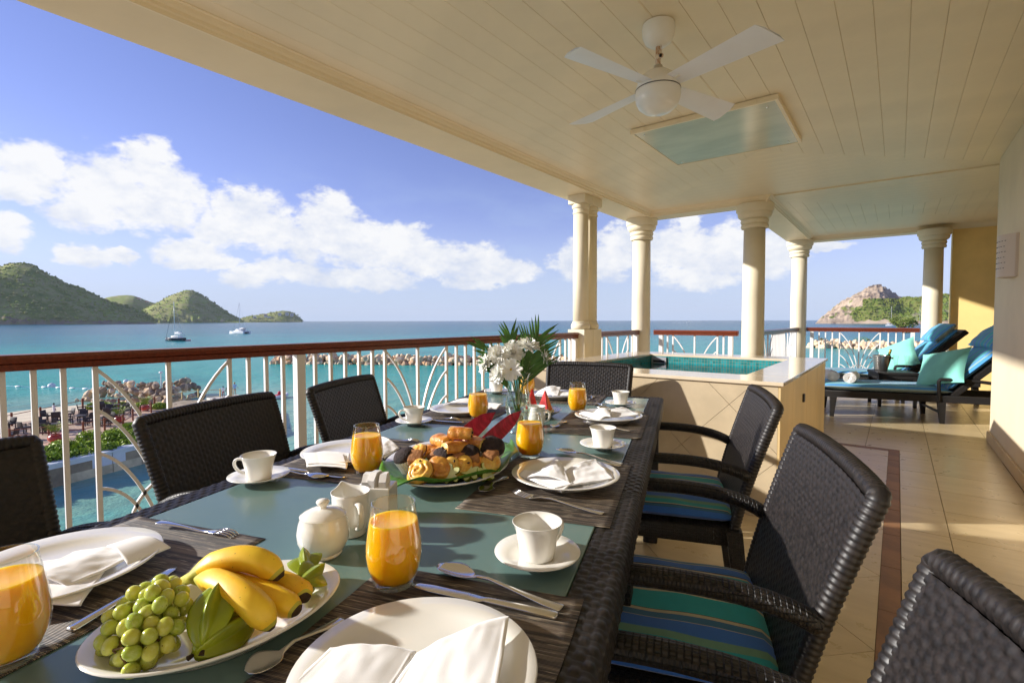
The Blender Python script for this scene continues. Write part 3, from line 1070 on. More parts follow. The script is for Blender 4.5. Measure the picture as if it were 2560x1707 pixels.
# wall sconce with rows of slots
sn = thing('wall_sconce', 'pale perforated metal sconce box on the right wall near the corner', 'wall light', (.72, 5.55, 1.65))
gcur = loft([[(-.02 - .085 * math.sin(math.pi * max(0.0, i / 12)) ** .7, -.155 + .31 * i / 12, z) for i in range(13)] for z in (-.165, .165)], False, False)
back_ = [(0, -.155 + .31 * (12 - i) / 12, 0) for i in range(13)]
prof = [(-.018 - .085 * math.sin(math.pi * i / 12) ** .7, -.155 + .31 * i / 12) for i in range(13)] + [(.0, .155), (.0, -.155)]
ob('shade', prism(prof[::-1], -.165, .165), pbr('sconce_paint', (.62, .53, .46), .5), sn, 30)
for r in range(6):
    for c in range(7):
        i = 2.0 + c * 1.0 + (.3 if r % 2 else 0)
        ph = math.pi * i / 12
        ob('slot', rbox(-.004, .004, -.006, .006, -.002, .002, .0012, 1), BLACKM, sn,
           loc=(-.018 - .085 * math.sin(ph) ** .7 - .0005, -.155 + .31 * i / 12, .115 - r * .042), rot=(0, 0, math.atan2(.06 * math.cos(ph), .3)))

# ------------------------------------------------------------------ woven strands
def weave(a, b, pa=.029, pb=.0125):
    """height 0..1 of a basket weave; a runs along the long strands, b counts the rows"""
    row = np.floor(b / pb)
    fb = b / pb - row
    s = (a / pa + .5 * (row % 2)) % 1
    h = np.sqrt(np.maximum(0, 1 - ((fb - .5) / .52) ** 2))
    blk = np.abs(s - .5) < .19
    dip = np.exp(-((np.abs(s - .5)) / .26) ** 4)
    hh = .62 * h * (1 - .55 * dip)
    vb = .70 + .30 * np.abs(np.sin(np.pi * (s - .31) / .19)) * np.sqrt(np.maximum(0, 1 - ((fb - .5) / .62) ** 2))
    edge = np.sqrt(np.maximum(0, 1 - ((fb - .5) / .56) ** 2))
    return np.where(blk, vb * (.55 + .45 * edge), hh)


def gridmesh(P):
    """P: (nv, nu, 3) array -> verts, faces"""
    nv, nu = P.shape[:2]
    idx = np.arange(nv * nu).reshape(nv, nu)
    F = np.stack([idx[:-1, :-1], idx[:-1, 1:], idx[1:, 1:], idx[1:, :-1]], -1).reshape(-1, 4)
    return [tuple(p) for p in P.reshape(-1, 3).tolist()], [tuple(f) for f in F.tolist()]


# ------------------------------------------------------------------ dining chair (faces -y, floor at z = 0)
BH0, BH1, BY0, BY1 = .40, .862, .222, .352


def back_pt(s, t):
    """s -1..1 across, t 0..1 up"""
    wd = .252 + .022 * t
    x = s * wd
    bow = .011 * (s * s - 1) * -1
    y = BY0 + (BY1 - BY0) * (t ** 1.25) + bow
    z = BH0 + (BH1 - BH0) * t - .007 * (np.abs(s) ** 3) * t
    return x, y, z


nu_, nv_ = 150, 146
ss, tt = np.meshgrid(np.linspace(-.96, .96, nu_), np.linspace(.0, .97, nv_))
X, Yy, Z = back_pt(ss, tt)
nrm = np.array([0, -(BH1 - BH0), (BY1 - BY0)])
nrm = nrm / np.linalg.norm(nrm)
Hh = weave(ss * .262 + .5, tt * .48)
P = np.stack([X, Yy, Z], -1) + nrm * (.012 + .0034 * Hh)[..., None]
BACKF = mesh('back_weave', gridmesh(P), WICKG, 'full')
ss, tt = np.meshgrid(np.linspace(.96, -.96, 14), np.linspace(.0, .97, 12))
X, Yy, Z = back_pt(ss, tt)
BACKR = mesh('back_rear', gridmesh(np.stack([X, Yy, Z], -1) - nrm * .014), WICK, 'full', True)
edge = []
for i in range(0, 61):
    edge.append(back_pt(-1, i / 60))
edge = edge[:-1]
c0 = [back_pt(-1 + .02 * k, 1) for k in range(0, 101)]
edge = edge + c0 + [back_pt(1, 1 - i / 60) for i in range(1, 61)]
edge = [Vector(p) for p in edge]
# resample for a ridged wrap
acc = [0]
for i in range(1, len(edge)):
    acc.append(acc[-1] + (edge[i] - edge[i - 1]).length)
pts, rad = [], []
n_ = int(acc[-1] / .0032)
j = 0
for i in range(n_ + 1):
    d_ = acc[-1] * i / n_
    while j < len(acc) - 2 and acc[j + 1] < d_:
        j += 1
    f = (d_ - acc[j]) / max(1e-9, acc[j + 1] - acc[j])
    pts.append(edge[j].lerp(edge[j + 1], f))
    rad.append(.0165 + .0028 * abs(math.sin(math.pi * d_ / .0125)))
# round the two upper corners
for _ in range(10):
    pts = [pts[0]] + [(pts[i - 1] + pts[i] * 2 + pts[i + 1]) / 4 for i in range(1, len(pts) - 1)] + [pts[-1]]
EDGE = mesh('back_edge', tube(pts, rad, 10), WICKG, 'full')


def softpad(w2, d2, h, n=22, puff=.35, wav=.0, seed=0):
    def top(a, b_):
        x, y = (a * 2 - 1), (b_ * 2 - 1)
        e = (1 - abs(x) ** 8) * (1 - abs(y) ** 8)
        z = h * (.5 + .5 * max(0, e) ** .4) * (1 - puff * .25 * (x * x + y * y))
        return (x * w2, y * d2, z + wav * noise.noise(Vector((x * 2.2 + seed, y * 2.2, seed))) * e)

    def bot(a, b_):
        x, y = (a * 2 - 1), (b_ * 2 - 1)
        e = (1 - abs(x) ** 8) * (1 - abs(y) ** 8)
        return (-x * w2, y * d2, h * .5 - h * .5 * max(0, e) ** .4)
    return join(grid(top, n, n), grid(bot, n, n))


def make_chair(label):
    t = thing('dining_chair', label, 'chair', (0, 0, 0), 0, 'dark wicker dining chairs')
    bk = ob('backrest', BACKF, None, t)
    ob('back_rear', BACKR, None, bk)
    ob('back_edge', EDGE, None, bk)
    ob('seat', rbox(-.262, .262, -.255, .245, .355, .425, .012), WICK, t, 30, uv=True)
    ob('cushion', xf(softpad(.245, .245, .05, 22, .3, .006, 2), (0, -.015, .426)), STRIPE, t, 'full', uv=True)
    for s in (-1, 1):
        ob('armrest', sect(bez((s * .272, .262, .615), (s * .285, .17, .672), (s * .285, -.02, .668), (s * .280, -.16, .652), 14)[0:] + bez((s * .280, -.16, .652), (s * .278, -.215, .645), (s * .274, -.222, .58), (s * .268, -.224, .42), 9)[1:],
                           [(.019 * math.cos(a), .025 * math.sin(a)) for a in [2 * math.pi * k / 12 for k in range(12)]]), WICK, t, 'full', uv=True)
        ob('leg', loft([[(s * .262 + a * w_, -.224 + b_ * w_, z) for a, b_ in ((-1, -1), (1, -1), (1, 1), (-1, 1))] for z, w_ in ((0, .017), (.03, .018), (.42, .025))]), WICK, t, uv=True)
        ob('leg', loft([[(s * .255 + a * w_, yc + b_ * w_, z) for a, b_ in ((-1, -1), (1, -1), (1, 1), (-1, 1))] for z, w_, yc in ((0, .018, .275), (.03, .019, .27), (.42, .027, .222))]), WICK, t, uv=True)
    return t


CH = make_chair('dark wicker armchair on the wall side, nearest the camera at the lower right corner')


def seat(u, v, face, label, first=False, z=0):
    """face: angle of the chair's own +y (its rear) in the table frame, 0 = along +u"""
    p = tw(u, v, 0)
    rz = TA + face
    if first:
        CH.location, CH.rotation_euler = p, (0, 0, rz)
        return CH
    return clone(CH, p, rz, label)


seat(-2.268, .045, R(-90), '', True)
seat(-1.475, .055, R(-89), 'dark wicker armchair with striped cushion, middle one on the wall side of the table')
seat(-.60, .04, R(-88.5), 'dark wicker armchair with striped cushion, farthest on the wall side, before the pool')
seat(-2.215, -1.09, R(91), 'dark wicker armchair at the left edge, nearest on the railing side')
seat(-1.40, -1.10, R(94.5), 'dark wicker armchair on the railing side, middle one, in front of the terrace view')
seat(-.70, -1.085, R(97), 'dark wicker armchair on the railing side, farthest, in front of the rock breakwater')
seat(.215, -.505, R(-2), 'dark wicker chair at the far head of the table against the pool')

# ------------------------------------------------------------------ dining table
TL = 3.02                      # length; width 1.02
tb = thing('dining_table', 'long dark wicker dining table with a frosted green glass top', 'table', tw(0, 0, 0), TA)
# local frame: x = v, y = u
RW, RD = .066, .062


def rim(p, q, outward, pitch_off=0):
    p, q, o = Vector(p), Vector(q), Vector(outward)
    L = (q - p).length
    d = (q - p) / L
    # section path: inner top edge -> over the top -> down the outer side -> bottom
    path = []
    r_ = .012
    for i in range(20):
        path.append((i / 19 * (RW - r_), TT, 0, 1))
    for k in range(1, 6):
        a = math.pi / 2 * k / 6
        path.append((RW - r_ + r_ * math.sin(a), TT - r_ + r_ * math.cos(a), math.sin(a), math.cos(a)))
    for i in range(16):
        path.append((RW, TT - r_ - i / 15 * (RD - r_), 1, 0))
    path += [(RW * .5, TT - RD, 0, -1), (0, TT - RD, 0, -1), (0, TT - .01, -1, 0), (0, TT, -1, 0)]
    path = np.array(path)
    cum = np.concatenate([[0], np.cumsum(np.hypot(np.diff(path[:, 0]), np.diff(path[:, 1])))])
    nl = int(L / .0036)
    ls = np.linspace(0, L, nl)
    A, Bc = np.meshgrid(cum, ls)
    H = weave(A + .004, Bc, .030, .0145) * .0042
    H[:, 41:] = 0
    aa = path[None, :, 0] + path[None, :, 2] * H
    zz = path[None, :, 1] + path[None, :, 3] * H - .0035
    Pp = np.array(p)[None, None, :] + np.array(d)[None, None, :] * ls[:, None, None] + np.array(o)[None, None, :] * aa[..., None]
    Pp[..., 2] = zz
    return gridmesh(Pp)


ob('rim', rim((-RW, 0, 0), (-RW, -TL, 0), (1, 0, 0)), WICKG, tb, 'full')
ob('rim', rim((-1.02 + RW, -TL, 0), (-1.02 + RW, 0, 0), (-1, 0, 0)), WICKG, tb, 'full')
ob('rim', rim((-1.02 + RW, -RW, 0), (-RW, -RW, 0), (0, 1, 0)), WICKG, tb, 'full')
ob('rim', rim((-RW, -TL + RW, 0), (-1.02 + RW, -TL + RW, 0), (0, -1, 0)), WICKG, tb, 'full')
ob('glass_top', rbox(-1.02 + RW + .002, -RW - .002, -TL + RW + .002, -RW - .002, TT - .012, TT - .0004, .0025), FROST, tb)
ob('under_frame', join(box(-.98, -.04, -TL + .04, -.04, TT - .05, TT - .0135)), WICK, tb, uv=True)
for a in (-.055, -.965):
    for b_ in (-.055, -TL / 2, -TL + .055):
        ob('leg', rbox(a - .036, a + .036, b_ - .036, b_ + .036, 0, TT - .055, .006), WICK, tb, 20, uv=True)

# ------------------------------------------------------------------ loungers (foot at -x, head at +x, floor z = 0)
def make_lounger(label):
    t = thing('sun_lounger', label, 'sun lounger', (0, 0, 0), 0, 'sun loungers')
    for s in (-1, 1):
        ob('side_rail', rbox(-1.12, .92, s * .335 - .02, s * .335 + .02, .235, .315, .008), WICK, t, 20, uv=True)
        for x, sp in ((-1.02, -.012), (0, .012), (.86, .03)):
            ob('leg', loft([[(x + sp * (1 - z / .24) + a * w_, s * .335 + b_ * w_, z) for a, b_ in ((-1, -1), (1, -1), (1, 1), (-1, 1))] for z, w_ in ((0, .02), (.24, .034))]), WICK, t, uv=True)
        ob('armrest', sect([(-.02, s * .345, .25), (-.03, s * .345, .44)] + bez((-.03, s * .345, .44), (-.035, s * .345, .492), (.0, s * .345, .492), n=5)[1:] + bez((.0, s * .345, .492), (.25, s * .345, .50), (.50, s * .345, .455), n=8)[1:],
                           [(.018 * math.cos(a), .022 * math.sin(a)) for a in [2 * math.pi * k / 10 for k in range(10)]]), WICK, t, 'full', uv=True)
    ob('end_rail', rbox(-1.135, -1.1, -.355, .355, .235, .315, .008), WICK, t, 20, uv=True)
    ob('deck', box(-1.1, .1, -.315, .315, .27, .3), WICK, t, uv=True)
    ob('brace', bar((0, -.32, .12), (0, .32, .12), .022), WICK, t)
    ba = R(46)
    br = ob('back_frame', join(rbox(0, .93, -.335, -.29, -.03, .03, .008), rbox(0, .93, .29, .335, -.03, .03, .008), rbox(.90, .96, -.335, .335, -.034, .034, .012), box(0, .92, -.29, .29, -.012, .008)), WICK, t, 20, loc=(.10, 0, .305), rot=(0, -ba, 0), uv=True)
    ob('prop', bar((.62, 0, .0), (.95, 0, .05), .03), WICK, t, loc=(-.05, 0, .30))

    def sw(g):   # stripes run lengthwise: put y into the UV's first axis
        me = mesh('cushion', g, STRIPEL, 'full')
        uv = me.uv_layers.new(name='UVMap')
        vi = np.empty(len(me.loops), int)
        me.loops.foreach_get('vertex_index', vi)
        co = np.empty(len(me.vertices) * 3)
        me.vertices.foreach_get('co', co)
        co = co.reshape(-1, 3)[vi]
        uv.data.foreach_set('uv', np.c_[co[:, 1] + co[:, 2] * .6 + .5, co[:, 0]].ravel())
        return me
    ob('seat_cushion', sw(xf(softpad(.615, .325, .085, 26, .1, .004, 1), (-.515, 0, .315))), None, t)
    ob('back_cushion', sw(xf(softpad(.44, .32, .08, 24, .15, .006, 4), (.47, 0, .025))), None, t, loc=(.085, 0, .315), rot=(0, -ba, 0))
    hr = ob('head_roll', sw(xf(softpad(.165, .32, .11, 22, .9, .008, 7), (.78, 0, .085))), None, t, loc=(.085, 0, .315), rot=(0, -ba, 0))
    return t


LG = make_lounger('striped blue sun lounger in front, carrying rolled towels and an aqua pillow')
LG.location, LG.rotation_euler = (.335, 7.63, 0), (0, 0, R(12.5))
clone(LG, (-.06, 9.36, 0), R(13), 'striped blue sun lounger behind the small side table')

# side table and what stands on it
st = thing('side_table', 'small dark wicker side table between the loungers', 'side table', (-.04, 8.50, 0), R(18))
ob('table_top', rbox(-.225, .225, -.225, .225, .425, .46, .006), WICK, st, 20, uv=True)
ob('apron', join(box(-.215, .215, -.215, -.195, .37, .425), box(-.215, .215, .195, .215, .37, .425), box(-.215, -.195, -.195, .195, .37, .425), box(.195, .215, -.195, .195, .37, .425)), WICK, st, uv=True)
for a in (-.195, .195):
    for b_ in (-.195, .195):
        ob('leg', loft([[(a + p * w_, b_ + q * w_, z) for p, q in ((-1, -1), (1, -1), (1, 1), (-1, 1))] for z, w_ in ((0, .017), (.37, .024))]), WICK, st, uv=True)
bk = thing('wine_bucket', 'brushed steel wine bucket on the side table', 'wine bucket', (-.165, 8.49, .461))
ob('bucket_body', lathe([(.0001, .0), (.072, 0), (.074, .006), (.094, .18), (.096, .198), (.104, .202), (.104, .208), (.098, .21), (.092, .205), (.088, .19), (.068, .012), (.0001, .012)], 36), STEELB, bk, 30)
for s in (-1, 1):
    ob('knob', join(xf(lathe([(.006, 0), (.006, .018)], 10), (s * .098, 0, .175), (0, s * R(90), 0)), xf(ell(.013, .013, .013), (s * .122, 0, .175))), STEEL, bk, 'full')
wb = thing('wine_bottle', 'green wine bottle with gold foil neck leaning in the steel bucket', 'bottle', (-.13, 8.50, .475), rot=(0, R(14), R(10)))
ob('bottle_body', lathe([(.0001, 0), (.038, .003), (.038, .17), (.03, .195), (.0145, .215), (.0145, .225)], 24), pbr('green_bottle', (.01, .05, .02), .08, coat=.5), wb, 'full')
ob('foil_neck', lathe([(.015, .225), (.0155, .26), (.016, .285), (.0001, .287)], 20), pbr('gold_foil', (.55, .38, .08), .35, metal=.8), wb, 'full')
fl = None
for q, lb in (((-.005, 8.44), 'tall clear champagne flute on the side table beside the steel bucket'), ((.115, 8.50), 'tall clear champagne flute on the side table nearer the aqua pillow')):
    f = thing('champagne_flute', lb, 'glass', (q[0], q[1], .461), 0, 'champagne flutes')
    ob('bowl', lathe([(.006, .06), (.016, .075), (.022, .11), (.028, .17), (.034, .215)], 24, False), GLASS, f, 'full')
    ob('stem', lathe([(.0001, .0), (.034, .001), (.032, .004), (.008, .01), (.006, .03), (.0075, .055), (.012, .066), (.0001, .07)], 24), VASEG, f, 'full')


def towel(loc, rz, lb, L=.30):
    t = thing('rolled_towel', lb, 'towel', loc, rz, 'rolled white towels')
    pts = []
    for i in range(90):
        a = i / 89 * 2 * math.pi * 4.2
        r = .012 + .052 * i / 89
        pts.append((r * math.cos(a), r * math.sin(a)))
    th = .0055
    out = [(x * (1 + th / math.hypot(x, y)), y * (1 + th / math.hypot(x, y))) for x, y in pts]
    rings = []
    for i in range(9):
        y = -L / 2 + L * i / 8
        k = 1 + .05 * math.sin(i * 1.7 + loc[0] * 9)
        rings.append([(a * k, y, b_ * k * .94) for a, b_ in pts + out[::-1]])
    ob('towel_roll', loft(rings), TOWEL, t, 50)
    ob('towel_core', xf(lathe([(.048, -L / 2 + .015), (.048, L / 2 - .015)], 20), (0, 0, 0), (R(90), 0, 0)), TOWEL, t)
    return t


towel((-.66, 7.47, .46), R(18), 'rolled white towel on the foot of the near lounger, left of the two')
towel((-.43, 7.36, .46), R(-5), 'rolled white towel on the foot of the near lounger, right of the two')


def cushion(w2, h2, d):
    def f(sgn):
        def g(a, b_):
            x, y = a * 2 - 1, b_ * 2 - 1
            e = max(0, (1 - x * x) * (1 - y * y))
            pin = 1 - .09 * (1 - abs(x)) ** .0 * (x * x * (1 - y * y) * 0 + (1 - max(abs(x), abs(y))) * 0)
            sx_ = 1 - .10 * (1 - x * x) * abs(y)
            sy_ = 1 - .10 * (1 - y * y) * abs(x)
            z = sgn * d * (e ** .45) + .006 * noise.noise(Vector((x * 3, y * 3, sgn))) * e
            return (sgn * x * w2 * sy_, y * h2 * sx_, z)
        return g
    return join(grid(f(1), 20, 20), grid(f(-1), 20, 20))


def lean(n, roll):
    return (Vector(n).normalized().to_track_quat('Z', 'Y') @ Quaternion((0, 0, 1), roll)).to_euler()


p1 = ob('throw_pillow', cushion(.25, .25, .08), PILLOW, None, 'full', (.42, 7.52, .605), lean((-.55, -.6, .62), R(18)))
tag(p1, 'aqua throw pillow leaning on the near lounger backrest', 'pillow', 'aqua pillows')
p2 = p1.copy()
col.objects.link(p2)
p2.location, p2.rotation_euler = (.02, 9.28, .62), lean((-.5, -.7, .5), R(30))
tag(p2, 'aqua throw pillow on the far lounger behind the wine bucket', 'pillow', 'aqua pillows')

# ------------------------------------------------------------------ the breakfast table
def at(name, label, cat, u, v, z=TT, rz=0.0, group=None, rot=None):
    return thing(name, label, cat, tw(u, v, z), TA + rz, group, rot=rot)


def single(name, g, mat, label, cat, u, v, z=TT, rz=0.0, group=None, smooth='full', rot=None):
    o = ob(name, g, mat, None, smooth, tw(u, v, z), rot or (0, 0, TA + rz))
    return tag(o, label, cat, group)


MT = TT + .0022


def mat_mesh(seed):
    def f(a, b_):
        x, y = (a - .5) * .45, (b_ - .5) * .33
        z = .0012 + .0007 * noise.noise(Vector((x * 9, y * 9, seed)))
        cor = max(0, abs(a - .5) * 2 - .86) * max(0, abs(b_ - .5) * 2 - .8)
        return (x, y + .001 * noise.noise(Vector((x * 12, seed, 0))), z + cor * .10 * (seed % 2))
    g = grid(f, 30, 20)
    lo = [(x, y, z - .0014) for x, y, z in g[0]]
    n = len(lo)
    F = g[1] + [tuple(i + n for i in q[::-1]) for q in g[1]]
    V = g[0] + lo
    W_ = 31
    rim_ = [i for i in range(31)] + [31 * (j + 1) + 30 for j in range(20)] + [20 * 31 + 30 - i for i in range(1, 31)] + [31 * (20 - j) for j in range(1, 20)]
    F += [(rim_[(i + 1) % len(rim_)], rim_[i], rim_[i] + n, rim_[(i + 1) % len(rim_)] + n) for i in range(len(rim_))]
    return V, F


# mats: long side lies along the table edge (local y = v for side seats -> rotate)
for i, (u, v, rz, lb) in enumerate([(-2.262, -.205, R(90), 'brown woven placemat under the nearest plate'), (-1.545, -.205, R(90), 'brown woven placemat on the wall side, middle place setting'),
                                    (-.775, -.205, R(90), 'brown woven placemat on the wall side, farthest place setting'), (-2.245, -.805, R(90), 'dark woven placemat at the lower left, reaching the railing side edge'),
                                    (-1.485, -.805, R(90), 'dark woven placemat on the railing side, under the middle plate'), (-.755, -.805, R(90), 'dark woven placemat on the railing side, farthest setting'),
                                    (-.205, -.51, 0, 'dark woven placemat at the far head of the table')]):
    single('placemat', mat_mesh(i + 1), MATF, lb, 'placemat', u, v, TT + .0004, rz, 'woven placemats')

PLP = [(.0001, .004), (.082, .003), (.086, .0), (.090, .0), (.092, .0045), (.108, .010), (.134, .0195), (.1355, .021), (.134, .0225), (.108, .0135), (.092, .0085), (.07, .0075), (.0001, .0075)]
PLM = mesh('dinner_plate', lathe(PLP, 64), CERAM, 'full')
PZ0 = MT
plates = [(-2.262, -.187, 'large white dinner plate nearest the camera at the bottom edge'), (-1.515, -.185, 'white dinner plate with napkin on the wall side, middle setting'), (-.70, -.19, 'white dinner plate on the wall side, farthest setting'),
          (-2.232, -.842, 'white dinner plate at the left edge behind the juice glass'), (-1.50, -.842, 'white dinner plate on the railing side, middle setting behind the juice glass'), (-.735, -.83, 'white dinner plate on the railing side, farthest setting'), (-.185, -.535, 'white dinner plate at the far head of the table')]
for u, v, lb in plates:
    o = ob('dinner_plate', PLM, None, None, loc=tw(u, v, PZ0), rot=(0, 0, TA))
    tag(o, lb, 'plate', 'white dinner plates')


# napkins ---------------------------------------------------------------
def cloth(name, pts_u, pts_v, f, label, u, v, z, rz, n=(40, 30), th=.0022, extra=()):
    """f(a,b) -> (x,y,z) sheet; doubled for thickness"""
    g = grid(f, *n)
    me_v = [Vector(p) for p in g[0]]
    W_ = n[0] + 1
    lo = []
    for j in range(n[1] + 1):
        for i in range(n[0] + 1):
            a = me_v[j * W_ + min(i + 1, n[0])] - me_v[j * W_ + max(i - 1, 0)]
            b_ = me_v[min(j + 1, n[1]) * W_ + i] - me_v[max(j - 1, 0) * W_ + i]
            nn = a.cross(b_)
            nn = nn.normalized() if nn.length > 1e-12 else Vector((0, 0, 1))
            lo.append(me_v[j * W_ + i] - nn * th)
    k = len(lo)
    rimi = [i for i in range(W_)] + [W_ * (j + 1) + n[0] for j in range(n[1])] + [n[1] * W_ + n[0] - i for i in range(1, W_)] + [W_ * (n[1] - j) for j in range(1, n[1])]
    F = g[1] + [tuple(i + k for i in q[::-1]) for q in g[1]] + [(rimi[(i + 1) % len(rimi)], rimi[i], rimi[i] + k, rimi[(i + 1) % len(rimi)] + k) for i in range(len(rimi))]
    return [tuple(p) for p in me_v] + [tuple(p) for p in lo], F


def quad_sheet(c00, c10, c11, c01, hz):
    c = [Vector(p) for p in (c00, c10, c11, c01)]

    def f(a, b_):
        p = c[0] * (1 - a) * (1 - b_) + c[1] * a * (1 - b_) + c[2] * a * b_ + c[3] * (1 - a) * b_
        return (p.x, p.y, p.z + hz(a, b_))
    return f


def hem(a, b_, k=.0012):
    e = min(a, 1 - a, b_, 1 - b_)
    return k * math.exp(-((e - .035) / .012) ** 2)


def napkin(u, v, rz, sheets, label):
    t = at('napkin', label, 'napkin', u, v, PZ0 + .009, rz, 'white linen napkins')
    for i, (c4, hz, nn) in enumerate(sheets):
        ob('fold', cloth('fold', 0, 0, quad_sheet(*c4, hz), '', 0, 0, 0, 0, nn), LINEN, t, 'full')
    return t


def nz(seed, amp, fr=3.0):
    return lambda a, b_: amp * noise.noise(Vector((a * fr + seed, b_ * fr, seed * 2.1))) + amp * .5 * noise.noise(Vector((a * fr * 2.3, b_ * fr * 2 + seed, seed)))


# nearest: two broad flaps meeting in a valley (local x = v, y = u)
napkin(-2.262, -.187, 0, [
    (((-.118, -.14, .002), (.0, -.14, .002), (-.012, .022, .010), (-.110, -.006, .006)), lambda a, b_: .007 * math.sin(math.pi * a) * (.4 + .6 * b_) + nz(3, .0022)(a, b_) + hem(a, b_) + .006 * b_ * (1 - a), (60, 44)),
    (((-.006, -.14, .004), (.128, -.125, .008), (.076, .098, .020), (-.010, .020, .010)), lambda a, b_: .007 * math.sin(math.pi * a) * (.4 + .6 * b_) + nz(8, .0026)(a, b_) + hem(a, b_) + .006 * b_ * a, (60, 48)),
    (((-.11, -.14, .0), (.10, -.14, .0), (.09, -.02, .002), (-.10, -.02, .002)), nz(5, .001), (20, 14))],
    'large folded white linen napkin lying on the nearest plate')
napkin(-1.515, -.185, 0, [
    (((-.112, -.045, .006), (.02, -.130, .006), (.05, -.03, .004), (-.095, .005, .006)), lambda a, b_: .006 * math.sin(math.pi * b_) + nz(12, .0025)(a, b_) + hem(a, b_), (44, 30)),
    (((.0, -.120, .008), (.122, -.01, .010), (.058, .112, .020), (-.01, -.005, .008)), lambda a, b_: .009 * math.sin(math.pi * a) * b_ + nz(15, .003)(a, b_) + hem(a, b_), (44, 34)),
    (((-.080, -.07, .012), (.03, -.080, .012), (-.012, .015, .030), (-.04, .010, .028)), lambda a, b_: .010 * math.sin(math.pi * a) + nz(18, .002)(a, b_) + hem(a, b_), (30, 26))],
    'white napkin folded with a raised point on the middle wall side plate')
napkin(-.70, -.19, 0, [
    (((-.12, .0, .008), (-.02, -.11, .008), (.02, -.03, .008), (-.1, .05, .010)), lambda a, b_: .008 * math.sin(math.pi * b_) + nz(22, .002)(a, b_), (26, 18)),
    (((-.03, -.10, .008), (.125, .02, .014), (.06, .11, .024), (-.02, .0, .010)), lambda a, b_: .012 * math.sin(math.pi * a) * b_ + nz(25, .003)(a, b_) + hem(a, b_), (28, 22)),
    (((-.06, -.05, .018), (.02, -.07, .018), (.01, .0, .036), (-.04, .01, .036)), lambda a, b_: .012 * math.sin(math.pi * a) * math.sin(math.pi * b_), (18, 18))],
    'crumpled white napkin on the farthest wall side plate')
napkin(-2.232, -.842, 0, [
    (((.150, -.06, .004), (.04, .06, .006), (-.06, -.03, .008), (.05, -.11, .005)), lambda a, b_: .005 * math.sin(math.pi * b_) + nz(31, .002)(a, b_) + hem(a, b_), (44, 34)),
    (((.09, -.04, .010), (.086, .085, .010), (-.02, .03, .012), (.0, -.06, .012)), lambda a, b_: .010 * math.sin(math.pi * b_) * (1 - .4 * a) + nz(33, .0025)(a, b_) + hem(a, b_), (44, 34)),
    (((.11, .03, .012), (.112, .098, .010), (.04, .09, .022), (.03, .05, .022)), lambda a, b_: .008 * math.sin(math.pi * b_), (18, 14))],
    'white napkin rolled to a blunt end on the plate at the left edge')
napkin(-1.50, -.842, 0, [
    (((-.115, -.05, .006), (-.012, -.165, .006), (.10, -.145, .006), (.02, -.02, .008)), lambda a, b_: .005 * math.sin(math.pi * b_) + nz(41, .0015)(a, b_) + hem(a, b_), (44, 30)),
    (((-.10, -.075, .012), (-.02, -.155, .010), (.09, -.13, .010), (.02, -.05, .012)), lambda a, b_: .004 * math.sin(math.pi * b_) + .0016 * math.sin(a * 90) * (1 if b_ < .3 else 0), (80, 24)),
    (((.02, .02, .008), (.14, -.03, .006), (.135, .06, .012), (.04, .105, .030)), lambda a, b_: .010 * math.sin(math.pi * a) + nz(44, .003)(a, b_) + hem(a, b_), (30, 24))],
    'flat folded white napkin with an openwork border on the middle railing side plate')
napkin(-.735, -.83, 0, [
    (((-.11, .055, .010), (.03, .10, .010), (.05, .15, .018), (-.08, .135, .024)), lambda a, b_: .010 * math.sin(math.pi * a) + nz(51, .003)(a, b_), (30, 18)),
    (((.04, .02, .008), (.16, .03, .008), (.165, .10, .018), (.05, .13, .020)), lambda a, b_: .008 * math.sin(math.pi * b_) + nz(54, .003)(a, b_), (26, 18))],
    'white napkin tucked behind the farthest railing side plate')
napkin(-.185, -.535, 0, [
    (((-.10, -.05, .010), (.03, -.07, .012), (.02, .04, .04), (-.09, .05, .026)), lambda a, b_: .018 * math.sin(math.pi * a) * math.sin(math.pi * b_ * .8) + nz(61, .004)(a, b_), (28, 22)),
    (((.0, -.07, .010), (.12, -.04, .010), (.11, .05, .012), (.0, .05, .016)), lambda a, b_: .008 * math.sin(math.pi * b_) + nz(64, .003)(a, b_), (24, 18))],
    'crumpled white napkin on the plate at the far head of the table')

# glasses of juice ---------------------------------------------------------
GLP = [(.029, .0015), (.0305, .004), (.034, .014), (.040, .030), (.0428, .048), (.0425, .062), (.0395, .085), (.0355, .108), (.032, .127)]
GLO = mesh('glass_wall', lathe(GLP, 48, False), GLASS, 'full')
GLB = mesh('glass_foot', lathe([(.0001, .0), (.028, .0), (.0302, .002), (.0285, .0065), (.0001, .0075)], 40), VASEG, 'full')
GLR = mesh('glass_lip', lathe([(.0323 + .0009 * math.cos(a), .127 + .0009 * math.sin(a)) for a in [2 * math.pi * k / 8 for k in range(9)]], 48, False), VASEG, 'full')
lev = .101
JP = [(.0001, .0085), (.0275, .009), (.0325, .0145), (.0385, .030), (.0413, .048), (.0410, .062), (.0380, .085), (.0362, lev - .0025), (.0358, lev - .0005), (.0340, lev - .0012), (.0001, lev - .0015)]
JME = mesh('juice', lathe(JP, 48), JUICE, 'full')
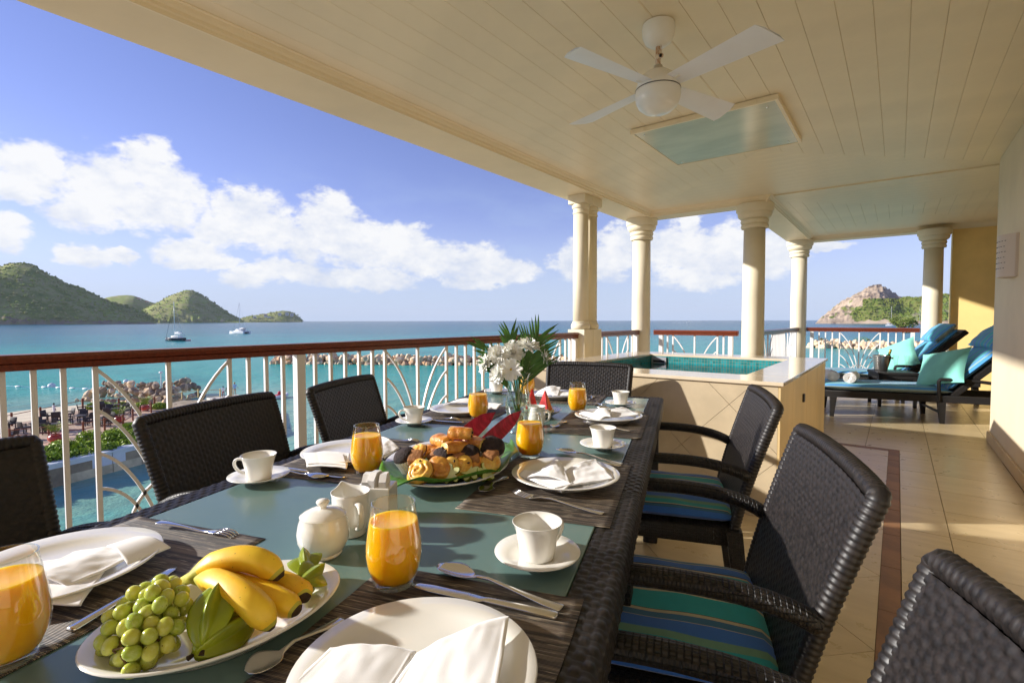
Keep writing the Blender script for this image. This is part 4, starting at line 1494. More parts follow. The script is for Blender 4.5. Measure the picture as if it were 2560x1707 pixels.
for u, v, lb in [(-2.085, -.325, 'glass of orange juice on the nearest wall side placemat, left of the spoon'), (-2.385, -.668, 'glass of orange juice cut by the left edge, in front of the left plate'), (-1.615, -.70, 'glass of orange juice on the railing side in front of the middle plate'),
                 (-1.325, -.335, 'glass of orange juice right of the pastry platter'), (-.835, -.705, 'glass of orange juice before the farthest railing side plate'), (-.56, -.345, 'glass of orange juice behind the farthest wall side plate'), (-.155, -.70, 'glass of orange juice standing behind the flower vase')]:
    t = at('juice_glass', lb, 'glass', u, v, MT if u not in () else TT, 0, 'glasses of orange juice')
    ob('glass_wall', GLO, None, t)
    ob('glass_foot', GLB, None, t)
    ob('glass_lip', GLR, None, t)
    ob('juice', JME, None, t)

# cups and saucers -----------------------------------------------------------
SAU = mesh('saucer', lathe([(.0001, .003), (.022, .003), (.024, .0), (.027, .0), (.029, .0035), (.05, .009), (.0715, .0165), (.0725, .0178), (.0715, .019), (.05, .012), (.03, .0068), (.0001, .006)], 48), CERAM, 'full')
CUPB = mesh('cup_body', lathe([(.0001, .003), (.024, .003), (.0255, .0), (.0275, .0), (.029, .004), (.0305, .012), (.033, .03), (.037, .048), (.0415, .0605), (.0423, .0615), (.0415, .0622), (.0362, .05), (.031, .03), (.0285, .012), (.024, .0065), (.0001, .006)], 48), CERAM, 'full')
CUPH = mesh('cup_handle', sect(bez((.037, 0, .05), (.066, 0, .062), (.068, 0, .022), (.0315, 0, .014), 16), [(.0035 * math.cos(a), .006 * math.sin(a)) for a in [2 * math.pi * k / 10 for k in range(10)]]), CERAM, 'full')
for u, v, hd, lb in [(-1.94, -.138, 60, 'nearest wall side setting'), (-1.16, -.144, 80, 'middle wall side setting, right of the pastries'), (-.335, -.183, 100, 'farthest wall side corner of the table'),
                     (-1.757, -.922, 205, 'railing side, beside the middle wicker chair'), (-1.017, -.90, 225, 'railing side, behind the pastry platter'), (-.13, -.885, 100, 'far railing side corner, behind the vase')]:
    o = ob('saucer', SAU, None, None, loc=tw(u, v, TT), rot=(0, 0, TA))
    tag(o, 'white saucer under the cup at the ' + lb, 'saucer', 'white saucers')
    t = at('coffee_cup', 'white china cup on its saucer at the ' + lb, 'cup', u, v, TT + .0062, R(hd), 'white coffee cups')
    ob('cup_body', CUPB, None, t)
    ob('cup_handle', CUPH, None, t)

# cutlery: built along +x from handle end (0) to tip (L) ------------------------
def utensil(stations):
    rings = []
    for x, w2, z, th, dish in stations:
        ring = []
        for k in range(12):
            a = 2 * math.pi * k / 12
            c, s = math.cos(a), math.sin(a)
            ring.append((x, w2 * c, z + th * s + dish * (c * c) * (1 if True else 0)))
        rings.append(ring)
    return loft(rings)


def spoon(L=.20):
    b0 = L * .68
    st_ = [(0, .0075, .002, .0014, 0), (L * .02, .0095, .002, .0015, 0), (L * .12, .0088, .0025, .0016, 0), (L * .35, .0045, .006, .002, 0), (L * .55, .0032, .010, .0024, 0), (b0 - .008, .0036, .008, .0022, 0)]
    n = 9
    for i in range(n + 1):
        s = i / n
        wv = math.sin(math.pi * (s * .93 + .035)) ** .62 * .0205
        st_.append((b0 + (L - b0) * s, max(wv, .002), .0018 + .004 * (abs(s - .5) * 2) ** 2, .0009, .0075 * (wv / .0205) ** 2))
    return utensil(st_)


def knife(L=.22):
    st_ = [(0, .0065, .0035, .0030, 0), (.004, .0085, .0038, .0034, 0), (L * .2, .0082, .004, .0036, 0), (L * .44, .0068, .004, .0034, 0), (L * .47, .0058, .004, .0026, 0), (L * .5, .0085, .0036, .0012, 0), (L * .6, .0098, .0034, .0008, 0), (L * .85, .0098, .0032, .0006, 0), (L * .95, .0075, .003, .0005, 0), (L, .002, .003, .0004, 0)]
    return utensil(st_)


def fork(L=.195):
    b0 = L * .70
    st_ = [(0, .0075, .002, .0014, 0), (L * .02, .0095, .002, .0015, 0), (L * .12, .0086, .0025, .0016, 0), (L * .35, .0045, .006, .002, 0), (L * .56, .0033, .0105, .0023, 0), (b0 - .006, .0042, .009, .0018, 0), (b0 + .006, .0105, .0065, .0011, .001), (b0 + .016, .0122, .005, .0009, .0012), (b0 + .02, .0122, .0045, .0009, .0012)]
    parts = [utensil(st_)]
    for k in range(4):
        y = -.0102 + k * .0068
        p = [(b0 + .019, y, .0055), (b0 + .032, y, .0048), (b0 + .046, y * .98, .0075), (L, y * .95, .0125)]
        parts.append(tube(p, [.0019, .0017, .0014, .0007], 6))
    return join(*parts)


def lay(kind, hu, hv, tu, tv, label, z=MT, L=None, flip=False):
    p, q = tw(hu, hv, z), tw(tu, tv, z)
    g = {'spoon': spoon, 'knife': knife, 'fork': fork}[kind]
    L = L or min(max((q - p).length, .13), .23)
    if kind + '%.3f' % L not in MATS:
        MATS[kind + '%.3f' % L] = mesh(kind, g(L), STEEL, 'full')
    c = (p + q) / 2
    d = (q - p).normalized()
    o = ob(kind, MATS[kind + '%.3f' % L], None, None, loc=c - d * L / 2, rot=(math.pi if flip else 0, 0, math.atan2(d.y, d.x)))
    if flip:
        o.location.z += .0125
    tag(o, label, kind, 'polished steel cutlery')
    return o


lay('spoon', -2.072, -.065, -2.021, -.283, 'soup spoon beside the knife on the nearest placemat')
lay('knife', -2.094, -.066, -2.083, -.296, 'table knife on the nearest placemat above the plate')
lay('spoon', -2.193, -.340, -2.313, -.372, 'small teaspoon left of the nearest plate')
lay('fork', -1.708, -.061, -1.658, -.274, 'dinner fork in front of the middle wall side plate')
lay('spoon', -1.333, -.062, -1.237, -.278, 'soup spoon behind the middle wall side plate')
lay('knife', -1.352, -.063, -1.345, -.287, 'table knife behind the middle wall side plate', L=.22)
lay('spoon', -1.56, -.335, -1.655, -.345, 'small teaspoon between the pastry platter and the middle wall side plate')
lay('fork', -.898, -.085, -.812, -.268, 'dinner fork in front of the farthest wall side plate')
lay('spoon', -.50, -.075, -.44, -.285, 'soup spoon behind the farthest wall side plate')
lay('knife', -.525, -.062, -.515, -.28, 'table knife behind the farthest wall side plate')
lay('spoon', -.80, -.345, -.93, -.362, 'small dark teaspoon left of the farthest wall side plate')
lay('fork', -2.047, -.880, -2.033, -.700, 'fork lying face down behind the plate at the left edge', flip=True)
lay('knife', -2.322, -.658, -2.161, -.688, 'butter knife half hidden under the grapes', L=.17)
lay('spoon', -1.690, -.955, -1.690, -.765, 'spoon lying face down before the middle railing side plate', flip=True)
lay('knife', -1.664, -.955, -1.678, -.720, 'table knife before the middle railing side plate')
lay('fork', -1.318, -.90, -1.275, -.735, 'fork lying face down behind the middle railing side plate', flip=True)
lay('fork', -.925, -.955, -.895, -.760, 'fork lying face down before the farthest railing side plate', flip=True)
lay('knife', -.955, -.95, -.945, -.72, 'table knife before the farthest railing side plate')
lay('spoon', -.56, -.62, -.69, -.625, 'teaspoon right of the farthest railing side plate, behind the red leaf')
lay('fork', -.36, -.40, -.37, -.24, 'fork lying right of the plate at the far head of the table')
lay('fork', -.28, -.35, -.10, -.345, 'fork by the glass at the far head of the table', flip=True)

# sugar bowl, creamer, sachets ---------------------------------------------------
sg = at('sugar_bowl', 'white china sugar bowl with knobbed lid beside the creamer', 'sugar bowl', -2.035, -.497, TT, 0)
ob('bowl', lathe([(.0001, .0), (.029, .0), (.031, .003), (.030, .006), (.037, .014), (.0425, .028), (.0435, .042), (.0405, .058), (.038, .066), (.0385, .070), (.036, .0705), (.035, .066), (.0001, .062)], 48), CERAM, sg, 50)
ld = ob('lid', lathe([(.0001, .066), (.0365, .0685), (.037, .071), (.032, .075), (.02, .080), (.0001, .082)], 48), CERAM, sg, 60)
ob('knob', lathe([(.0001, .080), (.0065, .081), (.006, .0845), (.010, .089), (.0115, .0925), (.0095, .0955), (.0001, .097)], 28), CERAM, ld, 60)


def jug(u, v, hd, label, sc_=1.0):
    t = at('creamer', label, 'creamer', u, v, TT, R(hd), 'white creamer jugs')
    prof = [(.0001, .0), (.026, .0), (.028, .002), (.0275, .006), (.031, .014), (.0355, .03), (.036, .045), (.034, .062), (.0345, .076), (.036, .082)]
    inn = [(.0345, .0815), (.0325, .07), (.032, .05), (.032, .03), (.027, .012), (.0001, .01)]
    g = lathe([(r * sc_, z * sc_) for r, z in prof + inn], 48)
    V = []
    for x, y, z in g[0]:
        a = math.atan2(y, x)
        k = max(0, math.cos(a)) ** 14 * max(0, (z / sc_ - .05) / .032) ** 1.6
        V.append((x * (1 + .42 * k), y * (1 - .3 * k), z + .006 * k * sc_))
    ob('jug_body', (V, g[1]), CERAM, t, 'full')
    ob('jug_handle', sect([Vector(p) * sc_ for p in bez((-.0335, 0, .066), (-.072, 0, .082), (-.068, 0, .02), (-.033, 0, .022), 16)], [(.004 * math.cos(a), .006 * math.sin(a)) for a in [2 * math.pi * k / 10 for k in range(10)]]), CERAM, t, 'full')
    return t


jug(-1.948, -.505, 145, 'white china creamer with a spout between the sugar bowl and the sachets')
jug(-.90, -.435, 165, 'white china creamer with a round handle behind the juice glass by the vase', .95)
pk = at('sachet_box', 'white box of sachets stacked upright behind the creamer', 'sachet box', -1.862, -.505, TT, R(14))
ob('box_base', join(rbox(-.036, .0355, -.028, .028, 0, .068, .002)), CERAM, pk)
for i, (x, a, h) in enumerate(((-.018, 7, .078), (-.001, -5, .082), (.017, 8, .079))):
    ob('sachet', prism([(-.024, 0), (.024, 0), (.025, h * .8), (.012, h), (-.010, h * 1.02), (-.025, h * .86)], -.007, .007), PACKET, pk, loc=(x, 0, .012), rot=(R(90), 0, R(90 + a)))
ob('sachet_seam', box(-.0095, -.0085, -.0287, -.0280, .004, .066), BLACKM, pk)

# ------------------------------------------------------------------ fruit platter
def oval(a, b_, n=64):
    prof = [(.0001, .004), (.60, .003), (.63, 0), (.67, 0), (.70, .005), (.86, .015), (.985, .0255), (1.0, .0275), (.985, .0295), (.86, .020), (.70, .0095), (.5, .008), (.0001, .008)]
    g = lathe(prof, n)
    return [(x * a, y * b_, z) for x, y, z in g[0]], g[1]


fa = math.atan2(-.89, -.455) + math.pi      # major axis in the table frame (x = v, y = u)
single('fruit_platter', oval(.150, .110), CERAM, 'white oval platter holding grapes, bananas and star fruit', 'platter', -2.25, -.478, TT, fa)


def banana(p0, pm, p1, r=.0165):
    pts = bez(p0, (Vector(pm) * 2 - (Vector(p0) + Vector(p1)) / 2), p1, n=26)
    rr = []
    for i in range(27):
        s = i / 26
        k = min(1, (s / .22)) ** .7 * min(1, ((1 - s) / .17)) ** .55
        rr.append(max(r * (.22 + .78 * k) if 0 < i < 26 else r * .3, .0045))
    rings = []
    for i, (p, t, a, b_) in enumerate(frames(pts)):
        ring = []
        for q in range(20):
            an = 2 * math.pi * q / 20
            pent = 1 + .055 * math.cos(5 * an)
            ring.append(p + a * (rr[i] * pent * math.cos(an)) + b_ * (rr[i] * pent * math.sin(an)))
        rings.append(ring)
    g = loft(rings)
    return g


bb = thing('banana_bunch', 'bunch of four yellow bananas lying on the fruit platter', 'bananas', (0, 0, 0))
root = tw(-2.240, -.538, .805)
for k, (mid, tip, rad_) in enumerate([((-2.226, -.472, .834), (-2.213, -.420, .808), .0165), ((-2.271, -.430, .816), (-2.266, -.386, .777), .0172),
                                     ((-2.230, -.440, .795), (-2.228, -.378, .777), .0160), ((-2.196, -.440, .792), (-2.206, -.388, .780), .0155)]):
    r0 = root + TV * (-.004 + .006 * (k % 2)) + TU * (.007 * (k - 1.5))
    g = banana(r0, tw(*mid), tw(*tip), rad_)
    o = ob('banana', g, [BANANA, BTIP, BNECK], bb, 'full')
    for i, pl in enumerate(o.data.polygons):
        ring = i // 20 if i < 26 * 20 else (0 if i == 26 * 20 else 26)
        pl.material_index = 1 if ring >= 25 else (2 if ring <= 2 or ring == 24 else 0)
ob('stalk', tube([root - TV * .035 + Vector((0, 0, -.016)), root - TV * .012 + Vector((0, 0, -.004)), root + TV * .01], [.006, .008, .012], 12), BNECK, bb, 'full')

# grapes
gb = thing('grape_bunch', 'bunch of pale green grapes spilling over the near end of the fruit platter', 'grapes', (0, 0, 0))
GM = [mesh('grape', ell(.0083, .0083, .0103, 18, 12), GRAPE, 'full'), mesh('grape', ell(.0088, .0088, .0097, 18, 12), GRAPE, 'full')]
gp = []
tries = 0
rg = random.Random(4)
ax0, ax1 = tw(-2.368, -.510, .784), tw(-2.285, -.518, .806)
while len(gp) < 85 and tries < 16000:
    tries += 1
    s = rg.random() ** .85
    c = ax0.lerp(ax1, s)
    wdt = .014 + .032 * math.sin(math.pi * min(1, s * .75 + .15))
    a, b_ = rg.uniform(-1, 1), rg.uniform(-.75, 1)
    if a * a + b_ * b_ > 1:
        continue
    p = c + (TV * .95 + TU * -.2) * (a * wdt * 1.2) + Vector((0, 0, b_ * wdt * .8))
    if p.z < TT + .018:
        continue
    if all((p - q).length > .0156 for q in gp):
        gp.append(p)
for p in gp:
    ob('grape', GM[rg.randrange(2)], None, gb, loc=p, rot=(rg.uniform(-1, 1), rg.uniform(-1.2, 1.2), rg.uniform(0, 6)))
axis = [ax1 + Vector((0, 0, .02)), ax0.lerp(ax1, .6), ax0.lerp(ax1, .3), ax0 + Vector((0, 0, .004))]
ob('main_stem', tube(axis, [.003, .0026, .002, .0015], 8), TWIG, gb, 'full')
for p in gp[::2]:
    q = min((axis[0].lerp(axis[3], k / 10) for k in range(11)), key=lambda c: (c - p).length)
    ob('stemlet', tube([p, (p + q) / 2 + Vector((0, 0, .004)), q], .0012, 6), TWIG, gb, 'full')


def carambola(L=.075, r=.027, n=60):
    rings = []
    for i in range(17):
        s = i / 16
        rr = r * (math.sin(math.pi * (.04 + .92 * s)) ** .62)
        ring = []
        for q in range(n):
            a = 2 * math.pi * q / n
            k = .56 + .44 * (abs(((a * 5 / (2 * math.pi)) % 1) - .5) * 2) ** 1.4
            ring.append((rr * k * math.cos(a), rr * k * math.sin(a), -L / 2 + L * s))
        rings.append(ring)
    return loft(rings)


CARM = mesh('star_fruit', carambola(), STARF, 'full')


def starfruit(p0, p1, roll, label):
    p0, p1 = Vector(p0), Vector(p1)
    d = (p1 - p0).normalized()
    o = thing('star_fruit', label, 'star fruit', (p0 + p1) / 2, 0, 'green star fruit')
    o.rotation_mode = 'QUATERNION'
    o.rotation_quaternion = d.to_track_quat('Z', 'Y') @ Quaternion((0, 0, 1), roll)
    ob('fruit', CARM, None, o)
    ob('stem_end', xf(lathe([(.003, 0), (.0022, .006)], 8), (0, 0, -.0455)), BTIP, o)
    return o


starfruit(tw(-2.318, -.432, .783), tw(-2.274, -.458, .818), .3, 'green star fruit standing against the grapes on the platter')
starfruit(tw(-2.322, -.434, .775), tw(-2.262, -.428, .777), 1.0, 'green star fruit lying underneath the upright one')
for q, rr, lb in (((-2.170, -.412, .788), (R(75), R(20), R(20)), 'nearer'), ((-2.150, -.434, .792), (R(95), R(-25), R(60)), 'farther')):
    o = thing('star_fruit_piece', 'cut piece of green star fruit at the platter end, %s of two' % lb, 'star fruit', tw(*q), 0, 'cut star fruit', rot=rr)
    g = carambola(.06, .026)
    g = ([(x, y, z) if z > -.004 else (x, y, -.004) for x, y, z in g[0]], g[1])
    ob('fruit', g, STARF, o, 50, loc=(0, 0, -.008))

# ------------------------------------------------------------------ pastry platter
pa = math.atan2(-.94, .34)
single('pastry_platter', oval(.228, .168), CERAM, 'large white oval platter heaped with pastries on a banana leaf', 'platter', -1.515, -.512, TT, pa)

# banana leaf under the pastries: long sheet from the near tip to the far right, lifted by the platter rim
LF = [(-1.775, -.515), (-1.70, -.42), (-1.612, -.325), (-1.43, -.335), (-1.27, -.415)]
LB = [(-1.712, -.605), (-1.64, -.635), (-1.52, -.64), (-1.40, -.62), (-1.268, -.425)]


def poly(P_, a):
    x_ = a * (len(P_) - 1)
    i = min(len(P_) - 2, int(x_))
    q = x_ - i
    return P_[i][0] * (1 - q) + P_[i + 1][0] * q, P_[i][1] * (1 - q) + P_[i + 1][1] * q


def leaf_f(a, b_):
    (u0, v0), (u1, v1) = poly(LF, a), poly(LB, a)
    u_, v_ = u0 * (1 - b_) + u1 * b_, v0 * (1 - b_) + v1 * b_
    q = tw(u_, v_, 0)
    du, dv = u_ + 1.515, v_ + .512
    cu, cv = math.cos(pa), math.sin(pa)
    ex, ey = dv * cu + du * cv, -dv * cv + du * cu
    rr = math.hypot(ex / .228, ey / .168)
    z = TT + (.012 if rr < .6 else .012 + .024 * min(1, (rr - .6) / .4) ** 1.5) - max(0, rr - 1.0) * .075
    e = abs(b_ * 2 - 1)
    z += .012 * e ** 4 + .003 * math.sin(a * 21 + b_ * 4) * e + .020 * max(0, a - .5) * (1 - b_)
    z += .0016 * math.cos(b_ * 60)
    return (q.x, q.y, max(z, TT + .004))


tag(ob('banana_leaf', cloth('leaf', 0, 0, leaf_f, '', 0, 0, 0, 0, (44, 16), .0008), LEAFG, None, 'full'), 'glossy green banana leaf lining the pastry platter', 'leaf')


def strap_leaf(p0, p1, p2, w_, label, name='red_leaf', mat=TILEAF, roll=0.0):
    c = bez(p0, p1, p2, n=16)

    def f(a, b_):
        i = min(15, int(a * 16))
        p = c[i].lerp(c[i + 1], a * 16 - i)
        t = (c[i + 1] - c[i]).normalized()
        side = t.cross(Vector((0, 0, 1))).normalized()
        side = Quaternion(t, roll) @ side
        upv = side.cross(t)
        ww = w_ * (math.sin(math.pi * min(1, .12 + a * .80)) ** .7) * (1 if a < .8 else 1 - ((a - .8) / .2) ** 1.6)
        s = b_ * 2 - 1
        q = p + side * (s * ww) + upv * (abs(s) * ww * .35)
        return tuple(q)
    return tag(ob(name, cloth('leaf', 0, 0, f, '', 0, 0, 0, 0, (24, 8), .0006), mat, None, 'full'), label, 'leaf', 'red leaves')


strap_leaf(tw(-1.52, -.50, .80), tw(-1.46, -.48, .84), tw(-1.385, -.42, .89), .024, 'dark red leaf sticking up behind the pastries, farther left of the two', roll=R(55))
strap_leaf(tw(-1.55, -.43, .80), tw(-1.45, -.40, .835), tw(-1.31, -.365, .885), .021, 'dark red leaf sticking up behind the pastries, pointing to the juice glass', roll=R(55))


def lumpy(g, seed, amp, fr):
    return [tuple(Vector(p) * (1 + amp * noise.noise(Vector(p) * fr + Vector((seed, seed * 2, 0))))) for p in g[0]], g[1]


def pain(seed, L=.058, w_=.042, h=.036):
    """rolled chocolate pastry: loaf with layered spiral ends"""
    def f(a, b_):
        an = 2 * math.pi * a
        s = b_ * 2 - 1
        c, s_ = math.cos(an), math.sin(an)
        rx = w_ / 2 * (abs(c) ** .75) * (1 if c > 0 else -1)
        rz = h / 2 * (abs(s_) ** .8) * (1 if s_ > 0 else -.75)
        k = 1 - .10 * s * s + .02 * math.sin(s * 9 + seed)
        return (s * L / 2, rx * k, rz * k + h * .36)
    side = grid(f, 28, 14, True)
    return lumpy(side, seed, .10, 40)


def ends(L, w_, h):
    parts = []
    for sg_ in (-1, 1):
        prof = []
        for i in range(28):
            an = 2 * math.pi * i / 28
            c, s_ = math.cos(an), math.sin(an)
            prof.append((w_ / 2 * .90 * (abs(c) ** .75) * (1 if c > 0 else -1), h / 2 * .90 * (abs(s_) ** .8) * (1 if s_ > 0 else -.75)))
        rings = [[(sg_ * (L / 2 + d), y * k, z * k + h * .36) for y, z in prof] for k, d in ((1.0, -.0015), (.92, .0015), (.72, -.001), (.66, .002), (.42, -.001), (.36, .002), (.12, .001))]
        if sg_ < 0:
            rings = [r[::-1] for r in rings]
        parts.append(loft(rings, False))
    return join(*parts)


def pastry_pain(u, v, z, rz, tilt, label, seed):
    t = at('chocolate_pastry', label, 'pastry', u, v, z, 0, 'golden pastries', rot=(tilt, R(seed * 7 % 11 - 5), TA + rz))
    ob('crust', pain(seed), DOUGH, t, 'full')
    ob('cut_ends', ends(.053, .042, .036), DOUGHL, t, 'full')
    for s in (-1, 1):
        for k in (-1, 1):
            ob('chocolate_stick', xf(ell(.004, .005, .0035, 8, 6), (s * .0285, k * .007, .013 + .003 * k)), RAISIN, t, 'full')
    return t


pastry_pain(-1.578, -.445, .853, R(12), 0, 'golden chocolate pastry on top of the heap', 1)
pastry_pain(-1.553, -.508, .823, R(-30), R(4), 'golden chocolate pastry on the left shoulder of the heap', 2)
pastry_pain(-1.608, -.450, .822, R(60), R(-6), 'golden chocolate pastry with raisin end in the middle of the heap', 3)
pastry_pain(-1.547, -.415, .823, R(-18), R(5), 'golden chocolate pastry on the right shoulder showing its layered spiral', 4)
pastry_pain(-1.528, -.435, .790, R(20), 0, 'golden chocolate pastry underneath, below the right shoulder of the heap', 5)
pastry_pain(-1.545, -.535, .790, R(5), 0, 'golden chocolate pastry underneath, at the left rear of the heap', 6)


ROLLB = pbr('egg_washed_roll', (.62, .30, .05), .3, .0, 30, .3, 50, c2=(.86, .58, .14), bd=.004, sss=.15, coat=.3)


def swirl(seed, r=.033, h=.036):
    def f(a, b_):
        an = 2 * math.pi * a
        rr = r * math.sin(math.pi * min(1, b_ * .97 + .02)) ** .55 * (1 + .06 * math.sin(3 * an + seed) + .03 * math.sin(7 * an))
        z = -h / 2 * math.cos(math.pi * b_)
        return (rr * math.cos(an), rr * math.sin(an), z + .003 * math.sin(an * 2 + seed))
    return lumpy(grid(f, 30, 16, True), seed, .13, 34)


def roll(u, v, z, rot, label, seed, r=.031):
    t = at('raisin_roll', label, 'pastry', u, v, z, 0, 'golden pastries', rot=rot)
    def face(a_, b_):
        th, rho = 2 * math.pi * a_, b_
        z_ = r * .60 * math.sqrt(max(0, 1 - (rho * .985) ** 2.2)) + r * (.05 if seed in (1, 7) else .022) * math.cos(2 * math.pi * (rho * 2.3 - a_) + seed + 2.2 * noise.noise(Vector((rho * 3 * math.cos(th), rho * 3 * math.sin(th), seed)))) * min(1, (1 - rho) * 5)
        rr = r * rho * (1 + .05 * math.sin(3 * th + seed) + .02 * math.sin(7 * th))
        return (rr * math.cos(th) * (1.0 + .12 * (seed % 3 - 1)), rr * math.sin(th), z_ + r * .05 * noise.noise(Vector((rr * 60 * math.cos(th), rr * 60 * math.sin(th), seed))))

    def under(a_, b_):
        th = 2 * math.pi * a_
        rr = r * math.cos(b_ * math.pi / 2 * .9) * (1 + .05 * math.sin(3 * th + seed) + .02 * math.sin(7 * th))
        return (rr * math.cos(th) * (1.0 + .12 * (seed % 3 - 1)), rr * math.sin(th), -r * .5 * math.sin(b_ * math.pi / 2 * .9))
    ob('roll_face', grid(face, 44, 22, True), [ROLLB, CUSTARD, DOUGH][seed % 3], t, 'full')
    ob('roll_crust', grid(under, 36, 8, True), DOUGH, t, 'full')
    for k in range(1 + seed % 2):
        a = k * 2.6 + seed * 1.7
        ob('raisin', xf(ell(.0048, .0026, .0022, 8, 6), (r * .62 * math.cos(a), r * .62 * math.sin(a), r * .46), (0, 0, a)), RAISIN, t, 'full')
    return t


roll(-1.702, -.492, .797, (R(50), 0, TA + R(-12)), 'large golden raisin roll at the near left of the heap', 1, .034)
roll(-1.668, -.460, .797, (R(64), R(8), TA + R(20)), 'golden raisin roll leaning right of the large one', 2, .031)
roll(-1.652, -.437, .796, (R(68), R(14), TA + R(32)), 'pale raisin roll leaning in the middle of the front row', 3, .029)
roll(-1.628, -.418, .798, (R(60), R(10), TA + R(10)), 'pale raisin roll behind the star fruit slices', 4, .028)
roll(-1.603, -.398, .796, (R(50), R(20), TA + R(0)), 'small golden raisin roll between star fruit and the right roll', 5, .026)
roll(-1.588, -.362, .797, (R(40), R(14), TA + R(5)), 'golden raisin roll at the near right of the heap', 6, .031)
roll(-1.612, -.548, .810, (R(48), R(-12), TA + R(-35)), 'golden raisin roll at the far left of the heap', 7, .034)
roll(-1.588, -.492, .806, (R(35), R(5), TA + R(10)), 'yellow raisin roll under the left pastry', 8, .029)


def muffin(u, v, z, rot, label, seed, r=.03):
    t = at('chocolate_muffin', label, 'muffin', u, v, z, 0, 'dark muffins', rot=rot)
    ob('muffin_top', lumpy(lathe([(.0001, .012), (r * .9, .012), (r * 1.02, .018), (r * .98, .026), (r * .8, .034), (r * .45, .039), (.0001, .040)], 28), seed, .05, 60), CHOC, t, 'full')
    rings = []
    for z_, rr in ((-.018, .72), (.0, .84), (.016, .98)):
        rings.append([(rr * r * (1 + .045 * (1 if q % 2 else -1)) * math.cos(2 * math.pi * q / 48), rr * r * (1 + .045 * (1 if q % 2 else -1)) * math.sin(2 * math.pi * q / 48), z_) for q in range(48)])
    ob('paper_case', loft(rings, False), PAPERC, t)
    ob('muffin_base', lathe([(.0001, -.017), (r * .68, -.017), (r * .9, .013), (.0001, .014)], 24), CHOC, t, 'full')
    return t


muffin(-1.535, -.378, .812, (R(22), R(18), TA), 'dark chocolate muffin in a white paper case at the right of the heap', 1, .034)
muffin(-1.655, -.553, .800, (R(15), R(-14), TA), 'dark muffin in a white paper case at the left end of the heap', 2, .029)
muffin(-1.582, -.415, .803, (R(40), R(6), TA), 'dark muffin lying behind the front cake cubes', 3, .028)
muffin(-1.613, -.470, .800, (R(38), R(-6), TA), 'dark muffin half hidden under the middle pastry', 4, .028)


def cake(u, v, z, rz, tilt, label, seed):
    g = rbox(-.0155, .0155, -.019, .019, -.012, .012, .004, 2)
    o = ob('cake_cube', lumpy(g, seed, .12, 60), BREAD, None, 30, tw(u, v, z), (tilt, R(seed * 13 % 20 - 10), TA + rz))
    return tag(o, label, 'cake', 'brown cake cubes')


cake(-1.666, -0.525, 0.819, R(15), R(30), 'brown cake cube leaning on the left muffin', 1)
cake(-1.628, -0.487, 0.816, R(-20), R(25), 'brown cake cube behind the golden roll left of centre', 2)
cake(-1.628, -0.452, 0.812, R(10), R(20), 'brown cake cube in the middle of the front row', 3)
cake(-1.612, -0.430, 0.816, R(-35), R(10), 'brown cake cube right of the middle one', 4)
cake(-1.598, -0.400, 0.814, R(20), R(15), 'brown cake cube below the muffin at the right', 5)
cake(-1.578, -0.362, 0.816, R(-10), R(10), 'brown cake cube at the right end of the heap', 6)


def star_slice(u, v, z, rot, label):
    n = 40
    t = at('star_fruit_slice', label, 'star fruit', u, v, z, 0, 'star fruit slices', rot=rot)
    pr = [(.026 * (.42 + .58 * abs(math.cos(2.5 * 2 * math.pi * q / n)) ** 1.2) * math.cos(2 * math.pi * q / n), .026 * (.42 + .58 * abs(math.cos(2.5 * 2 * math.pi * q / n)) ** 1.2) * math.sin(2 * math.pi * q / n)) for q in range(n)]
    ob('rind', loft([[(x * k, y * k, z_) for x, y in pr] for z_, k in ((-.022, .55), (-.012, .85), (0, 1.0))]), STARF, t, 30)
    ob('flesh', prism([(x * .93, y * .93) for x, y in pr], -.001, .0012), STARI, t)


star_slice(-1.672, -.428, .792, (R(60), R(-30), TA + R(20)), 'cut star fruit with pale flesh at the front middle of the heap')
star_slice(-1.640, -.392, .790, (R(35), R(25), TA + R(-20)), 'cut star fruit lying right of the front middle one')
star_slice(-1.618, -.358, .788, (R(28), R(40), TA + R(10)), 'cut star fruit at the right, tucked against the leaf edge')

# ------------------------------------------------------------------ melon wedges in foil dish
ds = single('foil_dish', lumpy(lathe([(.0001, .004), (.05, .003), (.055, .006), (.085, .024), (.09, .03), (.084, .027), (.055, .01), (.0001, .008)], 40), 3, .05, 60), FOIL, 'shallow crumpled foil dish holding melon wedges behind the vase', 'dish', -.70, -.475, TT, 0)


def wedge(u, v, z, rz, label, lean):
    t = at('melon_wedge', label, 'melon', u, v, z, 0, 'melon wedges', rot=(lean, 0, TA + rz))
    w_, h, d = .030, .105, .030
    V = [(-w_, -d, 0), (w_, -d, 0), (w_ * .9, d, 0), (-w_ * .9, d, 0), (.004, 0, h)]
    bm = bmesh.new()
    vs = [bm.verts.new(p) for p in V]
    for f in ((0, 3, 2, 1), (0, 1, 4), (1, 2, 4), (2, 3, 4), (3, 0, 4)):
        bm.faces.new([vs[i] for i in f])
    bmesh.ops.bevel(bm, geom=list(bm.edges), offset=.003, segments=2, affect='EDGES')
    bmesh.ops.subdivide_edges(bm, edges=list(bm.edges), cuts=2, use_grid_fill=True)
    bm.verts.index_update()
    g = [tuple(p.co) for p in bm.verts], [tuple(p.index for p in f.verts) for f in bm.faces]
    bm.free()
    ob('flesh', lumpy(g, rz, .05, 50), MELON, t, 40)
    ob('rind', rbox(-w_ * 1.02, w_ * 1.02, -d * 1.03, d * 1.02, -.012, .012, .004), MELONR, t, 30)
    return t


wedge(-.70, -.515, TT + .018, R(20), 'tall red melon wedge standing nearest the vase', R(-4))
wedge(-.715, -.452, TT + .018, R(-10), 'red melon wedge standing right of the other one', R(3))

